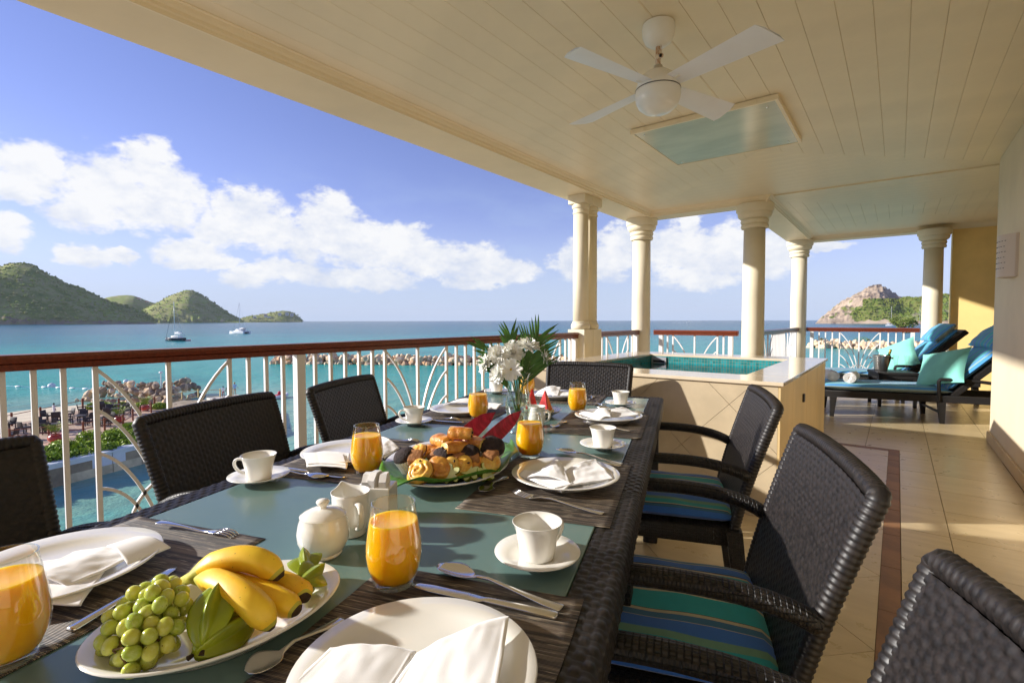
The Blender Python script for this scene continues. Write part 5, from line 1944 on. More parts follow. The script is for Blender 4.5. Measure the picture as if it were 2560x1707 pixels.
# ------------------------------------------------------------------ flower vase
vb = tw(-1.029, -.468, TT)
vs_ = thing('flower_vase', 'clear fluted glass vase of flowers at the middle of the table', 'vase', vb)
ob('vase_glass', lathe([(.030, .004), (.026, .012), (.022, .022), (.027, .034), (.038, .058), (.0455, .088), (.0455, .11), (.040, .140), (.036, .165), (.0375, .19), (.043, .207), (.0495, .218)], 48, False), VASEG, vs_, 'full')
ob('vase_foot', lathe([(.0001, .0), (.031, .0), (.033, .003), (.0315, .009), (.022, .02), (.0001, .024)], 40), VASEG, vs_, 'full')
for k in range(12):
    a = 2 * math.pi * k / 12
    ob('flute', tube([(r * math.cos(a), r * math.sin(a), z) for r, z in ((.0225, .022), (.0385, .058), (.0460, .088), (.0460, .11), (.0405, .140))], [.0006, .0014, .0018, .0014, .0005], 6), VASEG, vs_, 'full')
ob('vase_water', lathe([(.0001, .026), (.022, .026), (.037, .058), (.0445, .088), (.0445, .11), (.041, .128), (.0001, .128)], 32), clear('vase_water', (.88, .93, .88), .35), vs_, 'full')


def petal(L, w_, curl, cup):
    V, n = [], 7
    for i in range(n + 1):
        s = i / n
        ww = w_ * math.sin(math.pi * (.10 + .80 * s)) ** .75
        x = L * s
        z = curl * L * (s ** 2)
        for j in (-1, 0, 1):
            V.append((x, j * ww, z + (cup * w_ if j else 0)))
    F = []
    for i in range(n):
        for j in range(2):
            a = i * 3 + j
            F.append((a, a + 1, a + 4, a + 3))
    return V, F


def flower(rel, face, R_, layers, label, eye=.008, seed=0, stem_top=None, w_=.006):
    base = vb + Vector((0, 0, .03))
    p = vb + Vector(rel)
    t = thing('flower', label, 'flower', p, 0, 'white flowers in the vase')
    q = Vector(face).normalized().to_track_quat('Z', 'Y')
    rg_ = random.Random(seed)
    parts = []
    for (n, k, el_, curl) in layers:
        for i in range(n):
            a = 2 * math.pi * (i + rg_.uniform(-.25, .25)) / n
            g = petal(R_ * k * rg_.uniform(.88, 1.08), w_ * rg_.uniform(.85, 1.15), curl + rg_.uniform(-.12, .12), .35)
            e = el_ + rg_.uniform(-.12, .12)
            M = Matrix.Rotation(a, 4, 'Z') @ Matrix.Rotation(-e, 4, 'Y') @ Matrix.Translation((eye * .5, 0, 0))
            parts.append(([tuple(q @ (M @ Vector(v_))) for v_ in g[0]], g[1]))
    ob('petals', join(*parts), PETAL, t, 'full')
    if eye:
        ob('flower_eye', ([tuple(q @ Vector((x, y, z + .001))) for x, y, z in ell(eye, eye, eye * .55, 14, 8)[0]], ell(eye, eye, eye * .55, 14, 8)[1]), PCENT, t, 'full')
    ob('calyx', xf(ell(.006, .006, .006, 10, 6), tuple(q @ Vector((0, 0, -.005)))), STEMG, t, 'full')
    neck = vb + Vector((rel[0] * .25, rel[1] * .25, .205))
    pts = bez(p - p, (neck - p) * .35 + Vector(face).normalized() * -.03, neck - p, n=7) + [base + Vector((-rel[0] * .2, -rel[1] * .2, 0)) - p]
    ob('stem', tube(pts, .0022, 7), STEMG, t, 'full')


tocam = (cam.location - vb)
tocam = Vector((tocam.x, tocam.y, .25)).normalized()
sidev = Vector((math.cos(YAW), math.sin(YAW), 0))
MUM = [(22, 1.0, .18, -.10), (20, .92, .5, -.10), (16, .74, .85, .0), (10, .5, 1.2, .1)]
flower((-.036, -.066, .282), tocam + Vector((0, 0, .5)), 0.0408, MUM, 'white chrysanthemum with a yellowish centre, left of the bouquet middle', .004, 1)
flower((-.003, -.030, .287), tocam + sidev * .5 + Vector((0, 0, .6)), 0.0396, MUM, 'white chrysanthemum in the bouquet middle', .0035, 2)
flower((.030, .020, .312), tocam * .6 + sidev * .2 + Vector((0, 0, 1)), 0.0432, MUM, 'large white chrysanthemum highest on the right of the bouquet', .003, 3)
flower((.062, .066, .278), tocam * .3 + sidev * 1.2 + Vector((0, 0, .35)), 0.0384, MUM[:3], 'white drooping chrysanthemum at the right edge of the bouquet', .003, 4)
flower((.020, -.068, .235), tocam + Vector((0, 0, .1)), .039, [(12, 1.0, .12, -.12), (9, .95, .4, -.15)], 'white daisy with broad petals and yellow eye at the front of the vase', .0065, 5, w_=.0092)
flower((-.075, -.085, .253), tocam * .5 - sidev * 1.1 + Vector((0, 0, .3)), 0.0396, MUM[:3], 'white chrysanthemum at the left edge of the bouquet, facing the railing', .003, 6)
flower((-.018, -.088, .220), tocam * .8 - sidev * .6 + Vector((0, 0, .1)), 0.0360, MUM[:3], 'white chrysanthemum low at the left of the vase rim', .003, 7)
flower((-.030, .004, .308), tocam * .4 - sidev * .3 + Vector((0, 0, 1)), 0.0336, MUM[:3], 'white chrysanthemum at the back top of the bouquet', .003, 8)
flower((.023, .0, .272), tocam * .3 + Vector((0, 0, 1)), .018, [(14, 1.0, .9, .1), (8, .8, 1.2, .1)], 'half open white chrysanthemum bud right of the middle', 0, 9, w_=.004)


def frond(tip, mid, label, n=9, L=.12, seed=0, spread=1.0):
    t = thing('palm_frond', label, 'palm leaf', vb, 0, 'palm fronds in the vase')
    c = bez((0, 0, .04), mid, tip, n=20)
    ob('midrib', tube(c, [.0024 * (1 - .75 * i / 20) for i in range(21)], 7), STEMG, t, 'full')
    rg_ = random.Random(seed)
    for i in range(n):
        for s in (-1, 1):
            k = 9 + int(11 * i / n)
            k = min(k, 19)
            p = c[k]
            d = (c[k + 1] - c[k]).normalized()
            sd = d.cross(Vector((-fw.x, -fw.y, .2))).normalized() * s
            ang = R(15 + 16 * (1 - i / n)) * spread
            v = (d * math.cos(ang) + sd * math.sin(ang)).normalized()
            v = (v + Vector((rg_.uniform(-.08, .08), rg_.uniform(-.08, .08), rg_.uniform(-.06, .06)))).normalized()
            ll = L * (1.05 - .45 * i / n) * rg_.uniform(.85, 1.1)
            nn = v.cross(sd).normalized()
            wv = sd.cross(v).cross(v).normalized()
            V = []
            for j in range(6):
                q = j / 5
                ww = .0050 * math.sin(math.pi * (.12 + .87 * q)) ** .8 * (1 - .25 * q)
                ctr = p + v * (ll * q) + Vector((0, 0, -.010 * q * q))
                V += [ctr - wv * ww, ctr + nn * ww * .5, ctr + wv * ww]
            F = []
            for j in range(5):
                for b_ in range(2):
                    a = j * 3 + b_
                    F.append((a, a + 1, a + 4, a + 3))
            ob('leaflet', ([tuple(q) for q in V], F), PALM, t, 'full')
    return t


frond((-.045, .012, .355), (-.02, .0, .22), 'green palm frond rising at the back left of the bouquet', 11, .135, 1, 1.1)
frond((.050, .062, .350), (.01, .02, .24), 'green palm frond fanning to the upper right of the bouquet', 13, .155, 2, 1.5)
frond((-.115, -.10, .325), (-.02, -.02, .24), 'green palm frond leaning out to the left over the railing', 8, .10, 3, .8)
frond((.045, .03, .285), (.01, .01, .2), 'green palm frond low behind the flowers on the right', 11, .13, 4, 1.3)
frond((-.085, -.09, .258), (-.02, -.02, .2), 'short green palm frond pointing left below the white flowers', 6, .09, 5, .6)

# ------------------------------------------------------------------ the bay below (sea level far under the balcony)
SEA = -9.85
m, t, b = nodemat('sea_water')
tc = t.new('ShaderNodeTexCoord').outputs['Object']
ln = t.vmath('LENGTH', tc)
patch = t.noise(t.vmath('MULTIPLY', tc, (.006, .006, .006)), 1.0, 5, .6)
lg = t.math('LOGARITHM', t.math('MAXIMUM', ln, 1.0), 10.0)
d = t.math('ADD', lg, t.math('MULTIPLY', t.math('SUBTRACT', patch, .5), .55))
d = t.math('ADD', d, t.math('MULTIPLY', t.math('SUBTRACT', t.noise(t.vmath('MULTIPLY', tc, (.03, .03, .03)), 1.0, 4, .6), .5), .12))
f = t.math('MULTIPLY', t.math('SUBTRACT', d, 1.2), 1 / 2.6)
c = t.ramp(f, [(0, (.016, .26, .195)), (.2, (.022, .315, .24)), (.33, (.04, .38, .31)), (.44, (.034, .345, .30)), (.52, (.014, .22, .25)), (.58, (.007, .135, .195)), (.70, (.005, .085, .165)), (1, (.004, .062, .15))])
# the shallows by the beach turn sandy
bp = t.vmath('LENGTH', t.vmath('MULTIPLY', t.vmath('SUBTRACT', tc, (-66.0, 4.0, 0.0)), (1.0, .75, 0.0)))
bp = t.math('ADD', bp, t.math('MULTIPLY', t.math('SUBTRACT', t.noise(t.vmath('MULTIPLY', tc, (.08, .08, 0)), 1.0, 4, .6), .5), 10.0))
c = t.mix(t.smooth(bp, 46, 20), c, (.30, .47, .36))
reef = t.noise(t.vmath('MULTIPLY', tc, (.010, .022, 0)), 1.0, 6, .68)
c = t.mix(t.math('MULTIPLY', t.smooth(reef, .53, .66), .55), c, (.006, .12, .15))
rip = t.noise(t.vmath('MULTIPLY', tc, (.35, .16, 0)), 1.0, 4, .65)
c = t.mix(t.math('MULTIPLY', t.smooth(rip, .35, .7), .30), c, (.05, .42, .42))
t.l.new(c, b.inputs['Base Color'])
b.inputs['Roughness'].default_value = .22
b.inputs['Specular IOR Level'].default_value = .07
b.inputs['IOR'].default_value = 1.33
w1 = t.noise(t.vmath('MULTIPLY', tc, (.9, .55, 1)), 1.0, 5, .62)
w2 = t.noise(t.vmath('MULTIPLY', tc, (.12, .07, 1)), 1.0, 4, .6)
w3 = t.noise(t.vmath('MULTIPLY', tc, (3.5, 2.2, 1)), 1.0, 3, .6)
bn = t.new('ShaderNodeBump', i={'Strength': .9, 'Distance': .55, 'Height': t.math('ADD', t.math('ADD', t.math('MULTIPLY', w1, .5), t.math('MULTIPLY', w2, 1.2)), t.math('MULTIPLY', w3, .12))})
t.l.new(bn.outputs[0], b.inputs['Normal'])
SEAM = m
ring, V, F = 72, [], []
rads = [0, 20, 40, 80, 160, 320, 700, 1500, 4000, 8000, 13000]
for r in rads:
    V += [(r * math.cos(2 * math.pi * k / ring), r * math.sin(2 * math.pi * k / ring), 0) for k in range(ring)]
for j in range(len(rads) - 1):
    for k in range(ring):
        a, q = j * ring + k, j * ring + (k + 1) % ring
        F.append((a, q, q + ring, a + ring))
sea = struct('water', (V, F), SEAM, 'full', label='turquoise bay water')
sea.location = (0, 0, SEA)

ground_done = None
SAND = pbr('beach_sand', (.66, .55, .38), .9, .12, .4, .3, 3, bd=.05)
SOIL = pbr('shore_soil', (.36, .28, .18), .9, .3, .6, .5, 3, bd=.1)
ROCKM = [pbr('warm_rock', (.68, .42, .20), .85, .0, .9, .8, 3, c2=(.68, .56, .42), bd=.12), pbr('pale_rock', (.76, .62, .44), .85, .0, .9, .8, 3, c2=(.62, .43, .25), bd=.12),
         pbr('rust_rock', (.62, .31, .12), .85, .0, .9, .8, 3, c2=(.62, .46, .32), bd=.12), pbr('grey_rock', (.26, .19, .13), .9, .0, .9, .8, 3, c2=(.40, .30, .21), bd=.12)]
FOLI = [pbr('shrub_leaf_light', (.34, .44, .03), .6, .35, 3), pbr('shrub_leaf_dark', (.14, .24, .03), .6, .35, 3)]
DECKW = pbr('deck_boards', (.55, .38, .25), .7, .2, 1.2, stretch=(1, 9, 1))
REDW = pbr('red_stained_wood', (.22, .055, .02), .5, .2, 3)
POTM = pbr('glazed_red_pot', (.50, .05, .02), .25, .15, 4, coat=.5)
CHARC = pbr('dark_terrace_wicker', (.055, .042, .038), .6, .2, 20)
CONC = pbr('painted_concrete', (.72, .74, .74), .8, .06, .8, .3, 4, bd=.02)
CONCY = pbr('warm_toned_concrete', (.62, .52, .33), .85, .2, 1.2)
WOODL = pbr('pale_timber', (.62, .45, .20), .7, .15, 3)
PLAT = pbr('jetty_concrete', (.74, .68, .56), .85, .08, 1)
BOATW = pbr('white_gelcoat', (.80, .80, .80), .3)
BOATD = pbr('dark_hull', (.012, .016, .035), .25)
ALU = pbr('mast_alloy', (.62, .63, .66), .4)


def ground(poly, z0, z1, name, mat, kind='structure'):
    o = struct(name, prism(poly, z0, z1), mat)
    return o


ground([(-38, -20), (-43.6, 6), (-46.2, 14), (-50, 24), (-60, 29), (-68, 26), (-70, 24), (-66, 19.5), (-70, 15), (-66, 8), (-58, -6), (-52, -20)], SEA - 1, -8.62, 'shore_ground', SOIL)
struct('bounce_ground', prism([(-26, -90), (-26.5, 3), (-20, 15), (-8, 24), (20, 30), (70, 40), (90, -90)], SEA - 1, -8.8), pbr('warm_bounce_surface', (.56, .47, .34), .85, .12, .5), label='unseen ground added below the balcony to bounce warm light')  # added out of view so warm light bounces up to beam and ceiling
# beach sloping into the water
bch = []
for i, (a0, a1) in enumerate((((-55, -30), (-78, -34)), ((-60, -10), (-84, -8)), ((-64, 4), (-88, 6)), ((-68, 12), (-90, 14)), ((-69, 16), (-88, 19)), ((-68, 22), (-82, 27)))):
    bch.append([Vector((a0[0] + (a1[0] - a0[0]) * k / 8, a0[1] + (a1[1] - a0[1]) * k / 8, -8.66 - 1.5 * (k / 8) ** 1.2 + .06 * math.sin(i * 3 + k))) for k in range(9)])
struct('beach', loft(bch, False, False), SAND, 'full')

# sea wall with panels and a coping
WL = [(-40.5, -12), (-43.95, 6.9), (-45.2, 11.0), (-46.9, 15.8), (-50, 24)]
swl = thing('sea_wall', 'white painted concrete sea wall below the shrubs at the left', 'sea wall', (0, 0, 0))
for (x0, y0), (x1, y1) in zip(WL, WL[1:]):
    L = math.hypot(x1 - x0, y1 - y0)
    n = max(1, round(L / 2.9))
    dx, dy = (x1 - x0) / L, (y1 - y0) / L
    nx, ny = dy, -dx
    for k in range(n):
        a0, a1 = L * k / n + .03, L * (k + 1) / n - .03
        pl = [(x0 + dx * s + nx * o_, y0 + dy * s + ny * o_) for s, o_ in ((a0, 0), (a1, 0), (a1, -.5), (a0, -.5))]
        ob('wall_panel', prism(pl, SEA + .62, -8.36), CONC, swl)
        pl = [(x0 + dx * s + nx * o_, y0 + dy * s + ny * o_) for s, o_ in ((a0, .03), (a1, .03), (a1, -.5), (a0, -.5))]
        ob('wall_foot', prism(pl, SEA - .6, SEA + .62), CONCY, swl)  # warm colour paints in the sunlit lower part of the wall face
    pl = [(x0 + dx * s + nx * o_, y0 + dy * s + ny * o_) for s, o_ in ((-.05, .16), (L + .05, .16), (L + .05, -.75), (-.05, -.75))]
    ob('wall_coping', prism(pl, -8.36, -8.22), CONC, swl)


# foliage: leaf quads spread through a volume
def leafmass(n, vol, size, seed, up=.4):
    rg_ = np.random.default_rng(seed)
    V, F = [], []
    for i in range(n):
        p = Vector(vol(rg_))
        nn = Vector(rg_.normal(size=3)) + Vector((0, 0, up))
        nn.normalize()
        a = nn.orthogonal().normalized()
        a = Quaternion(nn, rg_.uniform(0, 6.3)) @ a
        c_ = nn.cross(a)
        s = size * rg_.uniform(.6, 1.3)
        k = len(V)
        V += [tuple(p - a * s), tuple(p + c_ * s * .5 + nn * s * .15), tuple(p + a * s), tuple(p - c_ * s * .5 + nn * s * .15)]
        F.append((k, k + 1, k + 2, k + 3))
    return V, F


def blobvol(rx, ry, rz, z0=0):
    def f(r_):
        while True:
            p = r_.uniform(-1, 1, 3)
            q = p @ p
            if .35 < q < 1:
                return (p[0] * rx, p[1] * ry, z0 + (p[2] * .5 + .5) * rz)
    return f


def shrub(x, y, r, h, label, seed, flower=False, z=-8.62):
    t = thing('shrub', label, 'shrub', (x, y, z), 0, 'shrubs above the sea wall')
    ob('foliage', leafmass(420, blobvol(r, r, h), .12, seed), FOLI[0], t, 'full')
    ob('inner_foliage', leafmass(380, blobvol(r * .85, r * .85, h * .85), .13, seed + 90), FOLI[1], t, 'full')
    ob('stem', join(*[tube([(0, 0, -.1), (r * .3 * math.cos(k * 2.1), r * .3 * math.sin(k * 2.1), h * .6)], [.04, .015], 6) for k in range(3)]), TWIG, t)
    if flower:
        ob('blossoms', leafmass(26, blobvol(r, r, h * 1.02), .10, seed + 50, 1.0), pbr('magenta_blossom', (.62, .06, .32), .6), t, 'full')


rs = random.Random(8)
sx_ = [(-45.3, 7.6), (-45.7, 9.2), (-46.3, 10.8), (-46.9, 12.4), (-47.6, 14.0), (-48.3, 15.6), (-49.2, 17.2), (-47.2, 8.2), (-47.8, 10.0), (-48.6, 11.8), (-49.3, 13.4), (-50.2, 15.0), (-51.0, 16.6),
       (-49.4, 9.0), (-50.2, 10.8), (-51.0, 12.6), (-52.2, 14.2), (-53.0, 15.8), (-44.9, 5.8), (-46.6, 6.2), (-44.3, 4.0), (-46.0, 4.3)]
for i, (x, y) in enumerate(sx_):
    fl_ = i in (10, 11, 12, 16, 17)
    shrub(x + rs.uniform(-.2, .2), y + rs.uniform(-.2, .2), rs.uniform(.85, 1.15), rs.uniform(.7, 1.1) if i < 7 else rs.uniform(.9, 1.3),
          'leafy shrub with pink blossoms on the slope by the terrace' if fl_ else 'leafy green shrub in the bed behind the sea wall', 100 + i, fl_)

# terrace
DK = [(-48.5, -6), (-52.2, 9.0), (-53.6, 12.4), (-55.8, 15.2), (-59.0, 16.8), (-63.0, 20.6), (-66.0, 20.4), (-67.6, 17.3), (-70.7, 14.8), (-66.9, 10.2), (-60.2, -6)]
tr = struct('terrace_deck', prism(DK, -8.62, -8.5), DECKW, label='timber terrace by the beach')


def fence(pts, label, h=1.05, mat=REDW, rails=(1.0, .55), name='terrace_fence', pw=.1, z0=-8.5):
    t = thing(name, label, 'fence', (0, 0, 0), 0)
    for x, y in pts:
        ob('post', box(x - pw / 2, x + pw / 2, y - pw / 2, y + pw / 2, z0, z0 + h + .08), mat, t)
    for (x0, y0), (x1, y1) in zip(pts, pts[1:]):
        for r in rails:
            ob('rail', bar((x0, y0, z0 + r), (x1, y1, z0 + r), .06), mat, t)
    return t


fence([(-60.2, 1.0), (-62.6, 4.8), (-64.9, 8.4), (-66.9, 10.7), (-68.7, 12.7), (-70.5, 14.7), (-67.3, 17.1), (-65.6, 19.9)], 'dark wooden fence along the seaward edge of the terrace', rails=(1.02,), pw=.16, h=1.15)
fence([(-56.0, 4.0), (-56.06, 7.1), (-55.3, 9.3), (-54.8, 11.4), (-55.4, 13.0), (-56.05, 14.5), (-58.8, 16.0), (-60.3, 17.05), (-62.4, 18.6)], 'red stained wooden fence along the landward edge of the terrace', rails=(.98, .5), pw=.13)


def small_chair():
    t = thing('terrace_chair', 'small dark wicker chair at a table on the beach terrace', 'chair', (0, 0, 0), 0, 'dark wicker chairs on the beach terrace')
    ob('seat', rbox(-.27, .27, -.27, .27, .36, .45, .03), CHARC, t, 30)
    ob('backrest', xf(rbox(-.28, .28, -.03, .03, 0, .5, .025), (0, .27, .40), (R(-9), 0, 0)), CHARC, t, 30)
    for s in (-1, 1):
        ob('armrest', join(box(s * .27 - .03, s * .27 + .03, -.25, .28, .60, .65), box(s * .27 - .028, s * .27 + .028, -.25, -.19, .0, .6)), CHARC, t)
        for q in (-.22, .24):
            ob('leg', box(s * .25 - .025, s * .25 + .025, q - .025, q + .025, 0, .37), CHARC, t)
    return t


def small_table():
    t = thing('terrace_table', 'small dark table among the wicker chairs on the beach terrace', 'table', (0, 0, 0), 0, 'dark tables on the beach terrace')
    ob('table_top', rbox(-.42, .42, -.42, .42, .70, .74, .01), CHARC, t)
    ob('pedestal', lathe([(.26, 0), (.26, .03), (.05, .06), (.05, .70)], 14), CHARC, t)
    return t


tchair, ttable = small_chair(), small_table()
tabs = [(-62.6, 7.2), (-60.3, 9.4), (-64.9, 11.6), (-61.6, 12.6), (-58.4, 10.2), (-67.3, 14.9), (-63.6, 15.9), (-58.6, 13.6), (-57.6, 6.6), (-66.5, 16.6)]
first = True
for i, (x, y) in enumerate(tabs):
    o = ttable if i == 0 else clone(ttable, (0, 0, 0), 0, ttable['label'])
    o.location, o.rotation_euler = (x, y, -8.5), (0, 0, i * .7)
    for k in range(2 if i in (4, 8, 9) else 3):
        a = i * .9 + k * 2.1
        c_ = tchair if first else clone(tchair, (0, 0, 0), 0, tchair['label'])
        first = False
        c_.location, c_.rotation_euler = (x + .9 * math.cos(a), y + .9 * math.sin(a), -8.5), (0, 0, a - math.pi / 2)
        c_.scale = (1.2, 1.2, 1.15)


def potplant(x, y, label, r=.42, h=1.1, seed=0):
    p = thing('flower_pot', 'round red glazed pot ' + label, 'pot', (x, y, -8.5), 0, 'red glazed pots')
    ob('pot_body', lathe([(.0001, 0), (r * .5, 0), (r * .62, .06), (r, r * .62), (r * .96, r * .95), (r * .72, r * 1.25), (r * .82, r * 1.38), (r * .7, r * 1.38), (r * .62, r * 1.2), (.0001, r * 1.15)], 24), POTM, p, 50)
    q = thing('potted_palm', 'feathery yellow green plant in the red pot ' + label, 'plant', (x, y, -8.5 + r * 1.15), 0, 'plants in red pots')
    rg_ = random.Random(seed)
    parts = []
    for i in range(16):
        a = i * 2.4 + rg_.uniform(-.3, .3)
        e = rg_.uniform(.25, .8)
        L = h * rg_.uniform(.7, 1.1)
        c_ = bez((0, 0, 0), (L * .35 * math.cos(a), L * .35 * math.sin(a), L * .75), (L * e * math.cos(a), L * e * math.sin(a), L * rg_.uniform(.45, .85)), n=8)
        for k in range(2, 9):
            for s in (-1, 1):
                d_ = (c_[k] - c_[k - 1]).normalized()
                sd = d_.cross(Vector((0, 0, 1))).normalized() * s
                v1 = c_[k] + (d_ * .6 + sd * .8).normalized() * .22 * h
                parts.append(([tuple(c_[k] - d_ * .02), tuple((c_[k] + v1) / 2 + Vector((0, 0, .02))), tuple(v1), tuple((c_[k] + v1) / 2 - d_ * .035)], [(0, 1, 2, 3)]))
    ob('fronds', join(*parts), pbr('yellow_green_frond', (.24, .33, .025), .6, .3, 4), q, 'full')
    ob('stem', tube([(0, 0, -.2), (0, 0, .25)], .05, 8), TWIG, q)


potplant(-52.9, 9.3, 'at the near edge of the terrace', .52, 1.3, 1)
potplant(-58.6, 14.9, 'at the middle of the terrace rail', .45, 1.2, 2)
potplant(-64.1, 18.6, 'at the far end of the terrace', .45, 1.3, 3)
for i, (x, y) in enumerate(((-70.2, 15.6), (-69.3, 16.4), (-68.5, 17.6), (-71.2, 16.4), (-66.6, 19.0), (-64.6, 20.0))):
    shrub(x, y, .8, .8, 'low green shrub beside the far fence of the terrace', 300 + i)

# rocks ----------------------------------------------------------------
RM = [[mesh('rock', rocky(i * 1.7 + 1, 2), ROCKM[j], 20) for i in range(5)] for j in range(4)]


def rocks(parent, spots, mats, seed):
    rg_ = random.Random(seed)
    for x, y, z, s in spots:
        o = ob('rock', RM[rg_.choice(mats)][rg_.randrange(5)], None, parent, loc=(x, y, z), rot=(rg_.uniform(0, 6), rg_.uniform(0, 6), rg_.uniform(0, 6)))
        o.scale = (s * rg_.uniform(.9, 1.35), s * rg_.uniform(.8, 1.15), s * rg_.uniform(.7, 1.0))


def mound(p0, p1, width, top, step, seed, size):
    rg_ = random.Random(seed)
    p0, p1 = Vector((*p0, 0)), Vector((*p1, 0))
    L = (p1 - p0).length
    d_ = (p1 - p0) / L
    n = Vector((-d_.y, d_.x, 0))
    out = []
    s = 0
    while s < L:
        for k in (-1, -.5, 0, .5, 1):
            taper = min(1, (s + size) / (width * 1.2), (L - s + size) / (width * 1.2))
            h = top * (1 - abs(k) ** 1.5) * taper
            p = p0 + d_ * (s + rg_.uniform(-.4, .4) * step) + n * (k * width + rg_.uniform(-.3, .3) * step)
            out.append((p.x, p.y, SEA + h + rg_.uniform(-.2, .25) * size, size * rg_.uniform(.62, 1.2)))
        s += step
    return out


bw = thing('breakwater', 'low breakwater of warm coloured boulders across the bay behind the railing', 'breakwater', (0, 0, 0))
rocks(bw, mound((-127.5, 66.2), (-56, 109.8), 2.0, 1.6, 1.4, 3, 1.02), [0, 1, 1, 2, 0], 4)
gy = thing('rock_groyne', 'brown rock heap beside the small jetty', 'rocks', (0, 0, 0))
sp = mound((-90.5, 20.2), (-76.5, 26.0), 2.0, 2.2, .9, 7, .52) + mound((-78.5, 22.8), (-84.5, 31.0), 1.7, 2.2, .85, 9, .5)
sp += [(-66.0 - i * .9 + random.uniform(-.4, .4), 20.5 + (i * 1.7 % 4) + random.uniform(-.5, .5), -8.9, random.uniform(.25, .5)) for i in range(14)]
sp += [(-60 - i * .5, 21 + i * .35 + random.uniform(-1, 1), -8.85, random.uniform(.25, .5)) for i in range(16)]
rocks(gy, sp, [3, 3, 0, 1, 3], 12)
lp = thing('lamp_post', 'slim white lamp post standing on the rock heap', 'lamp post', (-78.7, 24.7, -7.6))
ob('pole', lathe([(.09, -.6), (.07, 0), (.06, 1.75)], 10), BOATW, lp)
ob('lamp_head', lathe([(.0001, 1.72), (.2, 1.74), (.24, 1.85), (.16, 1.98), (.0001, 2.0)], 12), BOATW, lp, 50)

# jetty
jt = thing('jetty', 'pale concrete jetty with a low landing where people stand', 'jetty', (0, 0, 0))
ob('gangway', prism([(-69.2, 21.0), (-67.9, 21.4), (-68.2, 28.0), (-69.6, 28.0)], -9.05, -8.92), PLAT, jt)
ob('landing', prism([(-66.0, 27.0), (-65.9, 30.6), (-71.5, 31.4), (-71.8, 27.6)], -9.25, -8.9), PLAT, jt)
for q in ((-66.3, 27.4), (-66.2, 30.2), (-71.2, 31.0), (-71.4, 28.0), (-68.8, 24.0)):
    ob('pile', xf(lathe([(.16, -1.6), (.16, -.2)], 10), (q[0], q[1], -8.95)), CONCY, jt)
fence([(-70.6, 20.6), (-71.9, 24.8), (-73.05, 27.1), (-71.1, 29.0)], 'pale timber handrail beside the jetty gangway', 1.05, WOODL, (1.0, .12), 'jetty_rail', .13, -8.95)


